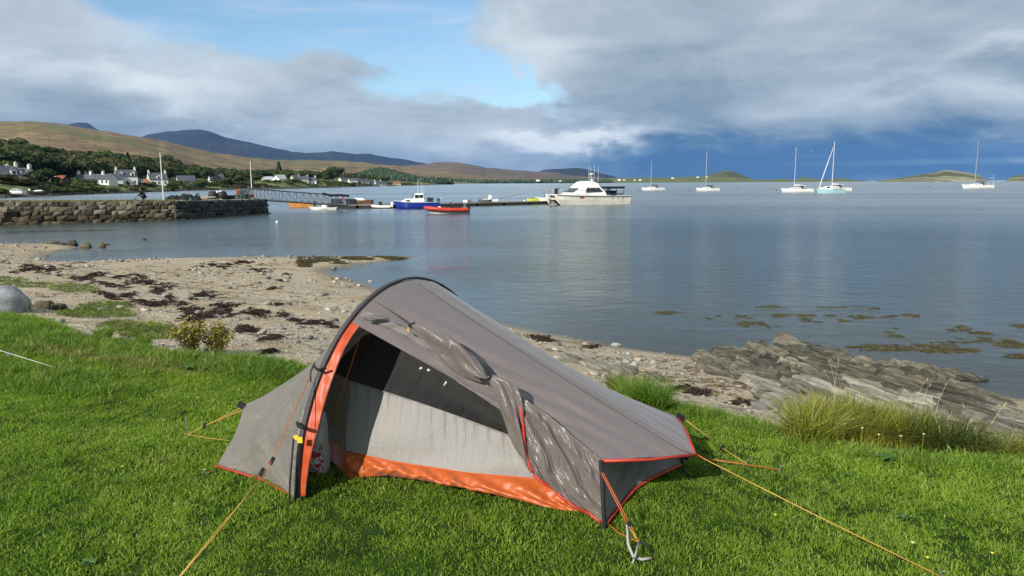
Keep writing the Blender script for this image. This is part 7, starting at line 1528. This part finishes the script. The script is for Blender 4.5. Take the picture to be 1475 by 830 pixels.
# dry stalks
st = MB(); rr = random.Random(4)
for u0, v0, n_, h_, sp in [(62, 449, 16, .22, 28), (40, 452, 8, .2, 20), (1212, 585, 4, .42, 14), (1330, 600, 3, .34, 20), (1385, 655, 5, .30, 30), (255, 505, 8, .14, 30)]:
    for k in range(n_):
        p = on_ground(u0 + rr.uniform(-sp, sp), v0 + rr.uniform(-2, 2)); a = rr.uniform(-.5, .5); q = h_ * rr.uniform(.6, 1.1); st.tube([p, p + Vector((a * q * .3, 0, q * .6)), p + Vector((a * q * .8, rr.uniform(-.03, .03), q))], [.0022, .0018, .0012], 4); t_ = p + Vector((a * q * .8, 0, q)); st.tube([t_, t_ + Vector((a * .03, 0, .03))], [.004, .002], 4)
tag(st.build('dry_stalks', M['straw_rope']), 'thin dry grass stalks with seed heads along the bank', 'stalks', None, 'stuff')
# flowers in the lawn and tussocks
for u, v, c_, lb in [(175, 675, 'y', 'yellow dandelion alone in the lawn left of the tent'), (1116, 744, 'y', 'yellow flower in the lawn below the long right guyline'), (1336, 806, 'y', 'yellow flower near the peg end of the right guyline'), (1430, 801, 'y', 'yellow dandelion at the bottom right of the lawn'), (1217, 606, 'w', 'white daisy highest among the tussocks'), (1242, 626, 'w', 'white daisy in front of the middle tussock'), (1266, 636, 'w', 'white daisy at the foot of the tussocks'), (1297, 638, 'w', 'white daisy right of the centre at the tussock foot'), (1329, 634, 'w', 'white daisy by the dark arching tussock'), (1313, 785, 'w', 'small white daisy in the lawn beside the guyline')]:
    tall = .17 if c_ == 'w' and v < 700 else .045; p = at(u, v, z=tall * .8); p.z = 0.; p = Vector((p.x, p.y, ground_z(p.x, p.y))); r = empty('flower', p, random.uniform(0, 6), lb, 'flower'); MB().tube([(0, 0, 0), (.004, 0, tall)], .0016, 4).build('stem', M['blade'], r); b = MB()
    for k in range(12):
        a = k / 12 * 6.283; L_ = .009; b.add([(.004, 0, tall), (.004 + L_ * .7 * math.cos(a - .2), L_ * .7 * math.sin(a - .2), tall + .004), (.004 + L_ * math.cos(a), L_ * math.sin(a), tall + .003), (.004 + L_ * .7 * math.cos(a + .2), L_ * .7 * math.sin(a + .2), tall + .004)], [(0, 1, 2, 3)])
    b.build('petals', M['yellow_tag' if c_ == 'y' else 'gelcoat'], r); MB().lathe([(.004, 0), (.005, .003), (.002, .005)], (.004, 0, tall), 8).build('flower_centre', M['yellow_tag'], r)
# broad leaves in the turf
M['dock'] = leafmat('dock_leaf', [(.03, .08, .015), (.06, .14, .03), (.10, .20, .05)], .3, .45, 5)
for u, v, s_, lb in [(1277, 668, .05, 'broad leaved dock plant in the lawn before the tussocks'), (1222, 690, .025, 'small dark rosette in the lawn right of the tent'), (270, 536, .07, 'leafy rosette at the lawn edge under the yellow plants'), (176, 500, .06, 'pale broad leaf in the long grass at the left'), (1300, 752, .03, 'light rosette beside the long guyline'), (130, 818, .03, 'broad leaf at the bottom left of the lawn')]:
    p = on_ground(u, v); r = empty('dock_plant', p, random.uniform(0, 6), lb, 'plant')
    for k in range(7):
        a = k * .9 + random.uniform(-.2, .2); q = s_ * random.uniform(.7, 1.3); dx, dy = math.cos(a), math.sin(a); b = MB(); vs = []
        for f, wf, zf in ((0, .08, .01), (.3, .3, .5), (.6, .36, .62), (.85, .2, .55), (1, .03, .42)): vs += [(dx * q * f - dy * q * wf, dy * q * f + dx * q * wf, q * zf + .012), (dx * q * f, dy * q * f, q * zf * .85 + .01), (dx * q * f + dy * q * wf, dy * q * f - dx * q * wf, q * zf + .012)]
        b.add(vs, [(3 * i + j, 3 * i + j + 1, 3 * i + j + 4, 3 * i + j + 3) for i in range(4) for j in range(2)]).build('leaf', M['dock'], r)
# guyline of a neighbouring tent that stands outside the view
r = empty('neighbour_guyline', at(78, 529, z=.01), 0, 'white cord with a metal peg pegged out at the left edge of the lawn', 'guyline'); pz = at(78, 529, z=.01)
MB().tube([at(-60, 485, y=5.6) - pz, at(0, 505, y=5.75) - pz, Vector((0, 0, 0))], .0022, 5).build('cord', M['gelcoat'], r); MB().tube([at(11, 500, y=5.77) - pz, at(13, 513, y=5.77) - pz, at(9, 509, y=5.77) - pz], .003, 4).build('line_slider', M['foil_peg'], r); q = at(99, 529, z=.02) - pz; MB().tube([q, q + Vector((.01, 0, .05)), q + Vector((.03, 0, .055))], .003, 4).build('peg', M['foil_peg'], r)

# rough growth and stones of the village shore
rg = np.random.default_rng(31); uu = rg.uniform(-60, 600, 2600); ff = rg.random(2600) ** 1.2; ys = np.interp(uu, un, Ysh); yh_ = np.interp(uu, un, Yh); Yv = ys + (yh_ - ys) * (.10 + .95 * ff); kv = np.interp(uu, un, kxs); keep = fbm(kv * Yv * .08, Yv * .05, 4, 71) > .47; uu, Yv, kv = uu[keep], Yv[keep], kv[keep]
zv = vland(uu, Yv); n = len(uu); e = rg.uniform(.6, 1.9, n) * (1 + .3 * (rg.random(n) < .12))
scatter('shore_scrub', np.stack([kv * Yv, Yv, zv - .3 * e], 1), np.stack([0 * e, 0 * e, rg.uniform(0, 6.28, n)], 1), np.stack([e * 1.6, e * 1.6, e], 1), rg.integers(0, 4, n), [crown_mesh('scrub', M['crown%d' % k], False, 400 + k, 260, .09) for k in (0, 2, 1, 2)], 'low scrub and rough growth along the village shore', 'scrub')
uu = rg.uniform(-60, 620, 2400); ys = np.interp(uu, un, Ysh); yh_ = np.interp(uu, un, Yh); Yv = ys + (yh_ - ys) * np.abs(rg.normal(.02, .07, 2400)); kv = np.interp(uu, un, kxs); zv = vland(uu, Yv); e = rg.uniform(.12, .5, 2400) * (Yv / 250) ** .5
M['shore_rock'] = stonemat('shore_rock', [(.015, .014, .010), (.06, .055, .04), (.16, .15, .12)], 1, .05)
scatter('shore_stones', np.stack([kv * Yv, Yv, zv + .02], 1), np.stack([0 * e, 0 * e, rg.uniform(0, 6.28, 2400)], 1), np.stack([e * 1.4, e, e * .9], 1), rg.integers(0, 3, 2400), [pebble('stone', M['shore_rock'], 50 + i, .6) for i in range(3)], 'dark stones and weed along the far village waterline', 'stones')

# ================================================================ air
HAZE = True
if HAZE:
    m = bpy.data.materials.new('air'); m.use_nodes = True; t = NT(m.node_tree); t.n.remove(t.n['Principled BSDF'])
    pv = t.new('ShaderNodeVolumePrincipled'); pv.inputs['Color'].default_value = (.20, .47, 1, 1); pv.inputs["Density"].default_value = 2.5e-5; pv.inputs['Anisotropy'].default_value = .0
    t.l.new(pv.outputs[0], t.n['Material Output'].inputs['Volume'])
    tag(MB().box((0, 0, 396), (37000, 37000, 808)).build('haze', m), kind='stuff')
